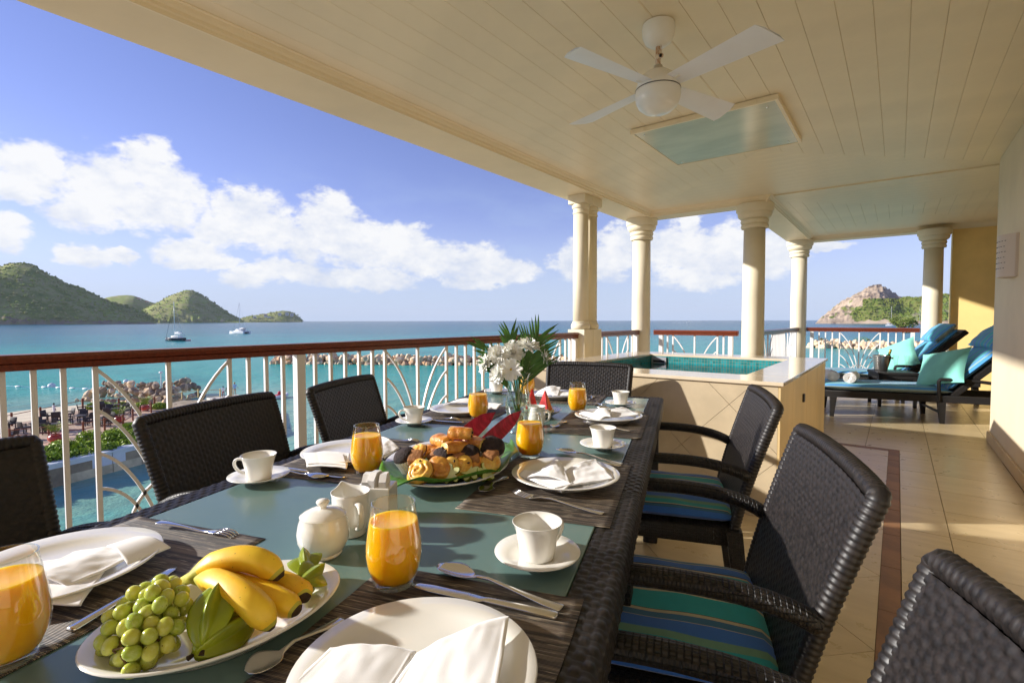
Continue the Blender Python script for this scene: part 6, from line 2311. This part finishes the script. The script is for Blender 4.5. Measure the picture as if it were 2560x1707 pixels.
def person(x, y, z, h, shirt, short, skin, label, facing=0.0, hat=None, crouch=False, arm=0.0):
    """one continuous skinned figure, coloured by height"""
    k = h / 1.75
    J = {'pel': (0, 0, .95), 'chest': (0, .01, 1.28), 'neck': (0, .0, 1.48), 'head': (0, -.02, 1.60), 'crown': (0, -.02, 1.70),
         'shl': (-.18, 0, 1.42), 'ell': (-.25, .03, 1.14), 'hal': (-.26, -.05, .90), 'fl': (-.265, -.07, .80), 'shr': (.18, 0, 1.42), 'elr': (.25, .03 - arm * .1, 1.14 + arm * .04), 'har': (.27 + arm * .1, -.08 - arm * .25, .92 + arm * .14), 'fr': (.28 + arm * .14, -.1 - arm * .33, .84 + arm * .12),
         'hl': (-.09, 0, .90), 'kl': (-.10, -.02, .50), 'al': (-.11, .02, .08), 'tl': (-.12, -.13, .03), 'hr': (.09, 0, .90), 'kr': (.10, -.03, .50), 'ar': (.12, .02, .08), 'tr': (.13, -.13, .03)}
    if crouch:
        for n in J:
            q = J[n]
            if n in ('kl', 'kr'):
                J[n] = (q[0], -.28, .48)
            elif n in ('al', 'ar', 'tl', 'tr'):
                pass
            else:
                dz = q[2] - .90
                J[n] = (q[0], q[1] + .06 - dz * .55, .42 + dz * .80)
    rad = {'pel': .135, 'chest': .145, 'neck': .055, 'head': .095, 'crown': .075, 'shl': .065, 'ell': .042, 'hal': .033, 'fl': .03, 'shr': .065, 'elr': .042, 'har': .033, 'fr': .03, 'hl': .09, 'kl': .062, 'al': .042, 'tl': .035, 'hr': .09, 'kr': .062, 'ar': .042, 'tr': .035}
    E_ = [('pel', 'chest'), ('chest', 'neck'), ('neck', 'head'), ('head', 'crown'), ('chest', 'shl'), ('shl', 'ell'), ('ell', 'hal'), ('hal', 'fl'), ('chest', 'shr'), ('shr', 'elr'), ('elr', 'har'), ('har', 'fr'),
          ('pel', 'hl'), ('hl', 'kl'), ('kl', 'al'), ('al', 'tl'), ('pel', 'hr'), ('hr', 'kr'), ('kr', 'ar'), ('ar', 'tr')]
    names = list(J)
    me = bpy.data.meshes.new('person')
    me.from_pydata([tuple(c_ * k for c_ in J[n]) for n in names], [(names.index(a), names.index(b_)) for a, b_ in E_], [])
    o = bpy.data.objects.new('person', me)
    col.objects.link(o)
    md = o.modifiers.new('skin', 'SKIN')
    for i, n in enumerate(names):
        me.skin_vertices[0].data[i].radius = (rad[n] * k, rad[n] * k * .85)
        me.skin_vertices[0].data[i].use_root = (n == 'pel')
    ss_ = o.modifiers.new('sub', 'SUBSURF')
    ss_.levels = ss_.render_levels = 2
    dg = bpy.context.evaluated_depsgraph_get()
    me2 = bpy.data.meshes.new_from_object(o.evaluated_get(dg))
    o.modifiers.clear()
    o.data = me2
    for mm in (shirt, short, skin):
        me2.materials.append(mm)
    neck, waist, knee = J['neck'][2] * k, J['pel'][2] * k * 1.0, J['kl'][2] * k * (1.0 if not crouch else .2)
    for p in me2.polygons:
        c_ = p.center
        armz = abs(c_.x) > .235 * k and c_.z < J['ell'][2] * k
        p.material_index = 2 if (c_.z > neck or armz or c_.z < knee) else (0 if c_.z > waist else 1)
        p.use_smooth = True
    o.location, o.rotation_euler = (x, y, z), (0, 0, facing)
    tag(o, label, 'person')
    hd = J['head']
    hm = hat or pbr('dark_hair', (.012, .009, .008), .7)
    if hat:
        g = lathe([(.0001, .10), (.06, .10), (.085, .06), (.095, .02), (.18, .0), (.185, .005), (.1, .03), (.0001, .05)], 18)
    else:
        g = ell(.098, .105, .085, 14, 8)
    hh = ob('hat' if hat else 'hair', xf(g, (hd[0] * k, (hd[1] + .015) * k, (hd[2] + .055) * k), (0, 0, 0), (k, k, k)), hm, o, 'full')
    if not crouch:
        ob('nose', xf(ell(.012, .02, .016, 8, 6), (0, (hd[1] - .095) * k, (hd[2] - .0) * k)), skin, o, 'full')
    return o


SK = pbr('brown_skin', (.12, .06, .035), .6)
SKL = pbr('tanned_skin', (.36, .19, .12), .6)
C_W, C_B, C_LB, C_K, C_R = pbr('white_shirt', (.78, .78, .80), .8), pbr('black_shirt', (.015, .015, .02), .8), pbr('light_blue_shirt', (.35, .55, .80), .8), pbr('khaki_shorts', (.55, .40, .26), .8), pbr('red_shorts', (.35, .03, .06), .8)
person(-70.4, 30.55, -8.9, 1.86, C_LB, C_K, SKL, 'person in a light blue shirt and straw hat standing on the jetty, seen from behind', R(62), pbr('straw_hat', (.55, .36, .16), .8), arm=1.0)
person(-70.4, 29.1, -8.9, 1.5, C_W, C_R, SK, 'person in a white shirt and dark red shorts on the jetty, seen from behind', R(70))
person(-70.3, 29.62, -8.9, 1.52, C_B, C_K, SK, 'person in a black shirt on the jetty between the other two', R(60))
person(-70.35, 26.7, -8.92, 1.5, C_B, C_B, SK, 'person crouching on the jetty gangway in dark clothes', R(150), None, True)
person(-68.6, 12.0, -8.75, 1.55, C_W, C_W, SK, 'person in white standing at the far edge of the terrace', R(200))

# buoys, float line, dinghy
fl = thing('float_line', 'rope of small white floats marking the swimming area', 'float line', (0, 0, SEA))
fp = [(-122, 14.6), (-117.4, 16.1), (-112.6, 18.6), (-109.9, 19.9), (-107.1, 21.1), (-104.5, 22.2), (-101.2, 23.4), (-97.8, 24.8), (-93, 26.5)]
ob('rope', tube([(x, y, .03 + .02 * (i % 2)) for i, (x, y) in enumerate(fp)], .05, 6), pbr('blue_rope', (.25, .45, .6), .7), fl)
for x, y in fp:
    ob('float', xf(ell(.65, .18, .16, 12, 8), (x, y, .06), (0, 0, R(25))), BOATW, fl, 'full')
for (x, y), lb, r in (((-112.3, 19.5), 'round white mooring buoy beside the float line', .55), ((-109.9, 29.1), 'round white mooring buoy out beyond the rocks', .45)):
    t_ = thing('buoy', lb, 'buoy', (x, y, SEA), 0, 'white buoys')
    ob('ball', xf(ell(r, r, r * .85, 18, 12), (0, 0, r * .35)), BOATW, t_, 'full')
    ob('eye', lathe([(.08, r * 1.1), (.08, r * 1.3)], 8), ALU, t_)
dg_ = thing('dinghy', 'small white inflatable dinghy with red gear right of the jetty', 'boat', (-69.8, 36.2, SEA), R(100))
ob('tube', tube([(-1.1, -.6, .25), (.6, -.62, .25), (1.2, -.3, .35), (1.45, 0, .42), (1.2, .3, .35), (.6, .62, .25), (-1.1, .6, .25)], .24, 12), BOATW, dg_, 'full')
ob('boat_floor', box(-1.1, .9, -.5, .5, .05, .12), ALU, dg_)
ob('gear', join(rbox(-.5, .3, -.3, .3, .12, .55, .08), xf(ell(.3, .25, .3), (.3, .1, .7))), pbr('red_gear', (.55, .03, .06), .6), dg_, 30)


def hull(L, B_, H, sheer=.25, trans=.7):
    rings = []
    for i in range(15):
        s = i / 14
        x = -L / 2 + L * s
        w_ = B_ / 2 * (trans + (1 - trans) * math.sin(math.pi * min(1, s * 1.2) / 2)) * (1 - max(0, (s - .45) / .55) ** 2.2)
        dk = H * (1 + sheer * (s - .4) ** 2 * 2.2)
        ring = []
        for k in range(13):
            a = -math.pi / 2 + math.pi * k / 12
            ring.append((x + .06 * L * s * s * math.cos(a), max(w_, .02) * math.sin(a) * (1 if abs(k - 6) > 2 else 1), dk - (dk + .5) * math.cos(a) ** .55 if abs(math.cos(a)) > 1e-6 else dk))
        rings.append(ring)
    return loft(rings)


def yacht(x, y, rz, label, L=16, dark=True, mast=24, cat=False):
    t_ = thing('sailing_yacht', label, 'sailboat', (x, y, SEA), rz, 'boats in the bay')
    if cat:
        for s in (-1, 1):
            ob('hull', xf(hull(L, 2.2, 2.0), (0, s * 3.1, 0)), BOATW, t_, 50)
        ob('bridge_deck', rbox(-L * .42, L * .22, -3.2, 3.2, 1.3, 2.4, .3), BOATW, t_, 40)
        ob('cabin', xf(rbox(-L * .28, L * .12, -2.6, 2.6, 2.35, 3.9, .5, 3), (0, 0, 0)), BOATW, t_, 40)
        ob('cabin_window', rbox(-L * .24, L * .125, -2.63, 2.63, 2.9, 3.4, .1), BOATD, t_, 40)
        ob('bimini', rbox(-L * .44, -L * .2, -2.2, 2.2, 4.4, 4.6, .08), pbr('tan_canvas', (.42, .30, .2), .8), t_)
    else:
        ob('hull', hull(L, L * .28, 1.7), BOATD if dark else BOATW, t_, 50)
        ob('deck', xf(hull(L * .985, L * .272, .28, .3), (0, 0, 1.55)), BOATW, t_, 50)
        ob('cabin', rbox(-L * .32, L * .1, -1.4, 1.4, 1.7, 2.9, .35, 3), BOATW, t_, 40)
        ob('cabin_window', rbox(-L * .28, L * .08, -1.42, 1.42, 2.2, 2.55, .08), BOATD, t_, 40)
        ob('cockpit_roof', rbox(-L * .42, -L * .12, -1.5, 1.5, 3.7, 3.95, .1), BOATW, t_)
        for s in (-1, 1):
            ob('roof_post', bar((-L * .4, s * 1.3, 1.8), (-L * .4, s * 1.3, 3.8), .09), ALU, t_)
    ob('mast', lathe([(.16, 1.6), (.15, mast * .6), (.09, mast)], 10), BOATW if not cat else ALU, t_, 'full')
    ob('boom', tube([(0, 0, 4.2), (-L * .42, 0, 4.5)], .14, 8), ALU, t_)
    ob('furled_sail', tube([(-.3, 0, 4.5), (-L * .2, 0, 4.75), (-L * .4, 0, 4.75)], .28, 8), BOATW, t_, 'full')
    for zz in (.45, .75):
        ob('spreader', bar((0, -1.1, mast * zz), (0, 1.1, mast * zz), .09), ALU, t_)
    ob('forestay', tube([(L * .48, 0, 1.8), (.1, 0, mast * .94)], .06, 5), BOATD, t_)
    ob('backstay', tube([(-L * .48, 0, 1.8), (-.1, 0, mast * .98)], .04, 5), ALU, t_)
    return t_


yacht(-318, 107, R(200), 'dark hulled sailing yacht at anchor, nearer of the two boats before the hills', 13.5, True, 22)
yacht(-453, 202, R(195), 'white catamaran with bare mast at anchor, farther of the two before the hills', 17, False, 27, True)
tdg = thing('tender', 'small pink dinghy tied behind the dark sailing yacht', 'boat', (-312.5, 111.5, SEA), R(110))
ob('hull', hull(3.4, 1.6, .7), pbr('pink_rubber', (.75, .35, .32), .6), tdg, 50)
yacht(-8.4, 1085, R(15), 'white sailboat moored before the fort hill, left of the small tree', 15, False, 34)
yacht(28.5, 1036, R(30), 'white sailboat moored by the right column, before the fort hill', 13, False, 34)
sb = thing('speed_boat', 'small white boat near the horizon behind the plunge pool', 'boat', (-790, 1800, SEA), R(60))
ob('hull', hull(14, 4, 2.4), BOATW, sb, 50)
ob('cabin', loft([[(x * k, y * k, z) for x, y in ((-4, -1.6), (3, -1.6), (3, 1.6), (-4, 1.6))] for z, k in ((2, 1), (6, .7), (9, .3))]), BOATW, sb)
sb2 = thing('speed_boat', 'small white boat with a wake on the horizon between the columns', 'boat', (-655, 1990, SEA), R(70))
ob('hull', hull(11, 3.5, 2.0), BOATW, sb2, 50)
ob('wake', loft([[(-6 - 90 * s, -1 - 3 * s, .25), (-6 - 90 * s, 1 + 3 * s, .25), (-6 - 90 * s, 0, .9 - .6 * s)] for s in (0, .3, .6, 1)]), BOATW, sb2)
KY = pbr('yellow_plastic', (.75, .50, .01), .35)
for (x, y, a), lb in (((-12, 327, 80), 'yellow kayak floating behind the lounger railing'), ((-33, 322, 70), 'yellow kayak with a paddler beside the inner column')):
    kt = thing('kayak', lb, 'kayak', (x, y, SEA), R(a), 'yellow kayaks')
    ob('hull', loft([[(-3.2 + 6.4 * s, .55 * math.sin(math.pi * min(max(s, .03), .97)) * math.cos(q), .38 + (.42 * math.sin(q)) * (.5 + .5 * math.sin(math.pi * s)) + .35 * (abs(s - .5) * 2) ** 3) for q in [2 * math.pi * j / 10 for j in range(10)]] for s in [i / 12 for i in range(13)]]), KY, kt, 'full')
    ob('seat_well', xf(ell(.7, .3, .12), (0, 0, .78)), BLACKM, kt, 'full')
pr_ = person(-33, 322, SEA + .5, 1.5, pbr('orange_vest', (.6, .2, .02), .7), C_B, SK, 'person sitting in the yellow kayak beside the inner column', R(60), None, True)

# right hand breakwater with grass and a small tree
gr = thing('breakwater', 'pale rock breakwater with a grassy top behind the loungers', 'breakwater', (0, 0, 0))
rocks(gr, mound((-27, 231), (34, 233), 2.6, 2.0, 1.9, 21, 1.35), [1, 1, 0, 1], 22)
struct('grass_bank', prism([(-18, 234), (40, 235), (42, 243), (-14, 242)], SEA - .5, -8.35), pbr('dry_grass', (.42, .38, .12), .9, .3, .3))


def tree(x, y, z, h, r, label, seed, mat=None, n=900, cat='tree'):
    t_ = thing('tree' if cat == 'tree' else 'shrub', label, cat, (x, y, z))
    rg_ = random.Random(seed)
    tk = [tube([(0, 0, -.3), (.1 * h * .2, 0, h * .25), (0, .05 * h, h * .5)], [h * .035, h * .028, h * .018], 8)]
    cl = []
    for k in range(7):
        a = k * 2.4
        q = (r * .6 * math.cos(a), r * .6 * math.sin(a), h * rg_.uniform(.5, .9))
        tk.append(tube([(0, .04 * h, h * .42), (q[0] * .5, q[1] * .5, q[2] * .8), q], [h * .014, h * .009, h * .004], 6))
        cl.append((q, r * rg_.uniform(.34, .5)))
    ob('trunk', join(*tk), TWIG, t_, 'full')
    parts = []
    for i, (q, rr) in enumerate(cl):
        parts.append(xf(leafmass(n // 7, blobvol(rr, rr, rr * 1.3), h * .035, seed + i), (q[0], q[1], q[2] - rr * .6)))
    ob('crown', join(*parts), mat or FOLI[0], t_, 'full')


tree(1.8, 239, -8.4, 10.5, 4.3, 'slender yellow green tree on the breakwater behind the lounger railing', 5, pbr('olive_leaf', (.16, .20, .035), .6, .3, 1), 1500)
tree(-11, 238, -8.5, 2.8, 2.6, 'low bush on the grassy breakwater', 9, FOLI[1], 700, 'shrub')


# ------------------------------------------------------------------ hills
def hillmat(name, cols, scale, rock=None, red=False, haze=0.0):
    m, t, b = nodemat(name)
    g_ = t.new('ShaderNodeTexCoord').outputs['Object']
    n1 = t.noise(g_, scale, 6, .68)
    n2 = t.noise(g_, scale * .22, 4, .6)
    f = t.math('ADD', t.math('MULTIPLY', t.math('SUBTRACT', n1, .5), 1.5), t.math('ADD', .5, t.math('MULTIPLY', t.math('SUBTRACT', n2, .5), 1.1)))
    c = t.ramp(f, cols)
    if red:
        c = t.mix(t.math('MULTIPLY', t.smooth(t.noise(g_, scale * .6, 3, .6), .64, .72), .8), c, (.48, .14, .04))
    if rock:
        at_ = t.new('ShaderNodeAttribute', attribute_name='rock').outputs['Fac']
        rc = t.mix(t.smooth(t.noise(g_, scale * .8, 6, .7), .35, .65), rock[0], rock[1])
        rc = t.mix(t.smooth(t.noise(t.vmath('MULTIPLY', g_, (1, 1, 2.2)), scale * .9, 6, .75), .50, .62), rc, (.15, .11, .09))
        c = t.mix(t.smooth(t.math('ADD', at_, t.math('MULTIPLY', t.math('SUBTRACT', n1, .5), .7)), .45, .6), c, rc)
    if haze:
        c = t.mix(haze, c, (.32, .42, .42))
    t.l.new(c, b.inputs['Base Color'])
    b.inputs['Roughness'].default_value = .95
    b.inputs['Specular IOR Level'].default_value = .1
    return m


GREEN = [(0, (.12, .17, .04)), (.35, (.24, .28, .06)), (.5, (.37, .34, .14)), (.62, (.28, .36, .06)), (.8, (.46, .39, .22)), (1, (.50, .40, .28))]


def hill(name, prof, D, depth, mat, label, nz_amp=.06, nu=150, nv=34, rockf=None, seed=1, shore=6):
    """prof: (azimuth, height) pairs of the skyline seen from the house, at distance D; a solid ridge with a front slope to the water"""
    az_ = np.array([p[0] for p in prof])
    hh = np.array([p[1] for p in prof])
    A = np.linspace(az_[0], az_[-1], nu)
    Hs = np.interp(A, az_, hh)
    # soften the corners of the drawn skyline
    for _ in range(3):
        Hs[1:-1] = (Hs[:-2] + 2 * Hs[1:-1] + Hs[2:]) / 4
    V, F, rk = [], [], []
    for j in range(nv + 1):
        s = j / nv
        dist = D - depth * .62 + depth * s * 1.2
        e = s / .52
        k = math.sin(min(e, 1) * math.pi / 2) ** 1.15 if e <= 1 else math.cos((s - .52) / .48 * math.pi / 2)
        for i in range(nu):
            x, y = dist * math.sin(A[i]), dist * math.cos(A[i])
            h_ = Hs[i] * k * (dist / D if e <= 1 else 1)
            q = Vector((x, y, 0)) / (depth * .18) + Vector((seed, 0, 0))
            q2 = Vector((x, y, 0)) / (depth * .022)
            mx = max(hh)
            h_ += (noise.fractal(q, 1, 2, 4) * nz_amp * mx * (1 if e < .85 else .35) + (noise.noise(q2) * .5 + .5) * nz_amp * .22 * mx) * min(1, h_ / (mx * .12)) if h_ > 0 else 0
            if rockf:
                rv = rockf(A[i], s, h_ / mx)
                if rv > .5 and h_ > 6:
                    h_ += (abs(noise.noise(q2 * .5)) - .25) * mx * .10 + (abs(noise.noise(q2 * 1.3)) - .2) * mx * .05
            V.append((x, y, SEA + max(h_, -3) - (2 if j == 0 else 0) + (shore * min(1, s * 30) if Hs[i] > 1 and j else 0) * min(1, Hs[i] / 20)))
            rk.append(rockf(A[i], s, h_ / mx) if rockf else 0)
    for j in range(nv):
        for i in range(nu - 1):
            a = j * nu + i
            F.append((a, a + nu, a + nu + 1, a + 1))
    o = struct(name, (V, F), mat, 'full', label=label)
    at_ = o.data.attributes.new('rock', 'FLOAT', 'POINT')
    at_.data.foreach_set('value', rk)
    return o


def prf(D, pts):
    """skyline points given as (azimuth deg left(-)/right(+) of the balcony axis, elevation angle deg)"""
    return [(R(a), D * math.tan(R(e))) for a, e in pts]


def lift(D, prof):
    return [(a, h + 11) for a, h in prf(D, prof)]


hill('hill_ridge', lift(4300, [(-77.6, .9), (-76.56, 1.89), (-76.1, 2.08), (-75.44, 2.22), (-74.87, 2.29), (-74.39, 2.24), (-73.91, 2.01), (-73.33, 1.72), (-72.74, 1.55), (-72.03, 1.13), (-71, .5)]), 4300, 900, hillmat('far_ridge_scrub', GREEN, .010), 'green ridge behind the left hills', .05, 90, 24, None, 3)
hill('hill_cone', lift(4000, [(-74.6, .25), (-73.95, .74), (-73.54, 1.11), (-72.73, 1.61), (-71.91, 2.12), (-71.07, 2.58), (-70.53, 2.81), (-70.16, 2.88), (-69.79, 2.8), (-69.14, 2.44), (-68.27, 1.81), (-67.39, 1.11), (-66.72, .59), (-66.03, .13), (-65.6, -.12)]), 4000, 800, hillmat('cone_hill_scrub', GREEN, .012), 'green conical hill beside the bay', .035, 140, 34, lambda a, s, h: .9 if s < .06 else 0, 5)
hill('hill_headland', lift(4900, [(-66.4, -.11), (-66.1, .05), (-65.56, .26), (-64.84, .46), (-64.12, .56), (-63.39, .67), (-62.65, .87), (-61.9, .97), (-61.14, .81), (-60.64, .47), (-60.32, .19), (-60.1, -.12)]), 4900, 500, hillmat('headland_scrub', GREEN, .012), 'low green headland with scattered houses', .05, 110, 22, None, 7)
hill('hill_left', lift(2900, [(-92, 3.2), (-89, 3.6), (-86, 4.1), (-84.5, 4.0), (-82.91, 4.2), (-82.45, 4.41), (-81.99, 4.55), (-81.53, 4.56), (-80.98, 4.44), (-80.36, 3.99), (-79.8, 3.64), (-78.98, 3.13), (-78.13, 2.77), (-77.27, 2.22), (-76.38, 1.72), (-75.47, 1.33), (-74.52, 1.04), (-73.75, .62), (-73.27, .26), (-72.8, -.2)]), 2900, 900,
     hillmat('left_hill_scrub', GREEN, .017, ((.36, .28, .2), (.28, .2, .14))), 'large scrub covered hill at the left', .05, 260, 60, lambda a, s, h: .55 if s < .05 else 0, 2)


def rightrock(a, s, h):
    d_ = math.degrees(a)
    v = 0
    if d_ < -3.2:
        v = .9 - max(0, (d_ + 5.4) * .12) - (.0 if s > .2 else .15)
    if h > .62 and d_ < .2:
        v = max(v, .95)
    if d_ < -2.6 and h > .40:
        v = max(v, .75)
    if s < .03:
        v = max(v, .7)
    return v + .55 * noise.fractal(Vector((a * 90, s * 7, h * 5)), 1, 2, 4)


hill('hill_right', lift(1850, [(-6.4, -.36), (-6.16, -.2), (-5.87, .05), (-5.29, .49), (-4.39, 1.24), (-3.5, 1.96), (-2.84, 2.34), (-2.2, 2.78), (-1.66, 2.84), (-1.18, 2.82), (-.7, 2.47), (-.18, 2.0), (.24, 1.73), (.84, 1.78), (1.54, 1.72), (2.31, 1.86), (3.07, 1.9), (3.53, 1.91), (4.18, 1.81), (5.07, 1.72), (7, 1.3), (9, .8), (11, -.2)]), 1850, 330,
     hillmat('fort_hill_scrub', [(0, (.05, .09, .02)), (.35, (.12, .16, .03)), (.5, (.20, .20, .06)), (.65, (.15, .22, .035)), (.82, (.28, .24, .16)), (1, (.32, .25, .20))], .035, ((.36, .27, .19), (.50, .39, .28)), True), 'rocky hill with an old fort on top behind the loungers', .11, 260, 60, rightrock, 11)
# scrub on the right hill: rounded bushes that break its outline
rgb = np.random.default_rng(3)


def onhill(o, n, keep, size, name, mats, seed):
    me = o.data
    r_ = np.random.default_rng(seed)
    co = np.empty(len(me.vertices) * 3)
    me.vertices.foreach_get('co', co)
    co = co.reshape(-1, 3)
    ids = [i for i in range(len(co)) if keep(i, co)]
    V, F = [], []
    base = rocky(3.3, 1, .25)
    bv = np.array(base[0])
    for i in r_.choice(ids, n):
        s = size * r_.uniform(.5, 1.4)
        p = co[i] + r_.normal(size=3) * (size * 1.2, size * 1.2, 0)
        q = bv * (s, s, s * .75) * r_.uniform(.8, 1.2, 3) + p
        k = len(V)
        V += [tuple(v) for v in q.tolist()]
        F += [tuple(a + k for a in f) for f in base[1]]
    so_ = ob(name, (V, F), mats, None, 'full')
    so_['kind'] = 'stuff'
    so_['label'] = 'scrub and small trees covering the hillside'
    so_['category'] = 'scrub'
    return so_


rh = bpy.data.objects['hill_right']
rka = rh.data.attributes['rock'].data
SCR = hillmat('bush_clumps', [(0, (.04, .08, .015)), (.3, (.10, .15, .02)), (.5, (.19, .21, .045)), (.65, (.12, .20, .025)), (.85, (.27, .23, .14)), (1, (.36, .16, .06))], .022)
onhill(rh, 4200, lambda i, co: rka[i].value < .3 and co[i, 2] > SEA + 6 and i < 260 * 36, 2.5, 'hillside_scrub', SCR, 1)
lh = bpy.data.objects['hill_left']
SCL = hillmat('left_bush_clumps', GREEN, .012)
onhill(lh, 2600, lambda i, co: co[i, 2] > SEA + 10 and i < 260 * 36, 5, 'hillside_scrub', SCL, 2)
onhill(bpy.data.objects['hill_cone'], 900, lambda i, co: co[i, 2] > SEA + 10 and i < 140 * 22, 5, 'hillside_scrub', SCL, 3)
onhill(bpy.data.objects['hill_headland'], 300, lambda i, co: co[i, 2] > SEA + 10 and i < 110 * 14, 7, 'hillside_scrub', SCL, 5)

# fort on the summit
fz = 1.155 + 1850 * math.tan(R(2.86)) + 5
FORTM = pbr('fort_stone', (.16, .12, .10), .9, .3, .2)
ft = thing('fort_ruin', 'dark stone fort ruin on the summit of the right hill', 'fort', (1850 * math.sin(R(-1.5)), 1850 * math.cos(R(-1.5)), fz), R(4))
ob('wall', join(box(-14, 9, -6, 6, -8, 5)), FORTM, ft)
ob('rampart', join(box(-22, -14, -5, 5, -8, 2.5), box(-4, 8, -5, 5, 5, 7)), FORTM, ft)
for k in range(5):
    ob('merlon', box(-12 + k * 4, -10 + k * 4, -6.2, -5, 5, 6.4), FORTM, ft)

# houses on the hills
HW, HR = pbr('house_white', (.78, .76, .72), .8), pbr('house_red_roof', (.45, .14, .07), .8)
for i, (a, e, D, lb) in enumerate([(-74.05, 1.98, 4150, 'tiny red roofed house on the ridge, left'), (-73.45, 1.70, 4150, 'tiny red roofed house on the ridge, right'), (-63.6, .55, 4720, 'tiny red roofed house on the headland'), (-62.3, .70, 4720, 'tiny white house at the top of the headland'),
                                   (-61.6, .72, 4720, 'tiny white house on the headland, second from its tip'), (-61.15, .62, 4720, 'tiny white house nearest the headland tip'), (-63.3, .30, 4700, 'tiny white house low on the headland'), (-64.6, .34, 4700, 'tiny white house at the left of the headland')]):
    h_ = thing('house', lb, 'house', (D * math.sin(R(a)), D * math.cos(R(a)), 1.155 + D * math.tan(R(e))), R(-a), 'houses on the far hills')
    ob('wall', box(-13, 13, -6, 6, -14, 5), HW, h_)
    ob('roof', loft([[(-15, -8, 5), (15, -8, 5), (15, 8, 5), (-15, 8, 5)], [(-9, -1, 11), (9, -1, 11), (9, 1, 11), (-9, 1, 11)]]), HR if 'red' in lb else HW, h_)
    ob('window', box(-8, 8, -6.3, -6, -4, 1), BOATD, h_)

# ------------------------------------------------------------------ sea air
HAZE_D = .00003
m = bpy.data.materials.new('sea_air')
m.use_nodes = True
t = NT(m.node_tree)
t.n.remove(t.n['Principled BSDF'])
pv = t.new('ShaderNodeVolumePrincipled', i={'Color': (.86, .92, 1.0, 1), 'Density': HAZE_D, 'Anisotropy': .0})
t.l.new(pv.outputs[0], t.n['Material Output'].inputs['Volume'])
hz = ob('haze', box(-13600, 13600, -13600, 13600, SEA - 3, 330), m)
hz['kind'] = 'stuff'
hz['label'] = 'thin sea haze over the bay'
hz['category'] = 'haze'
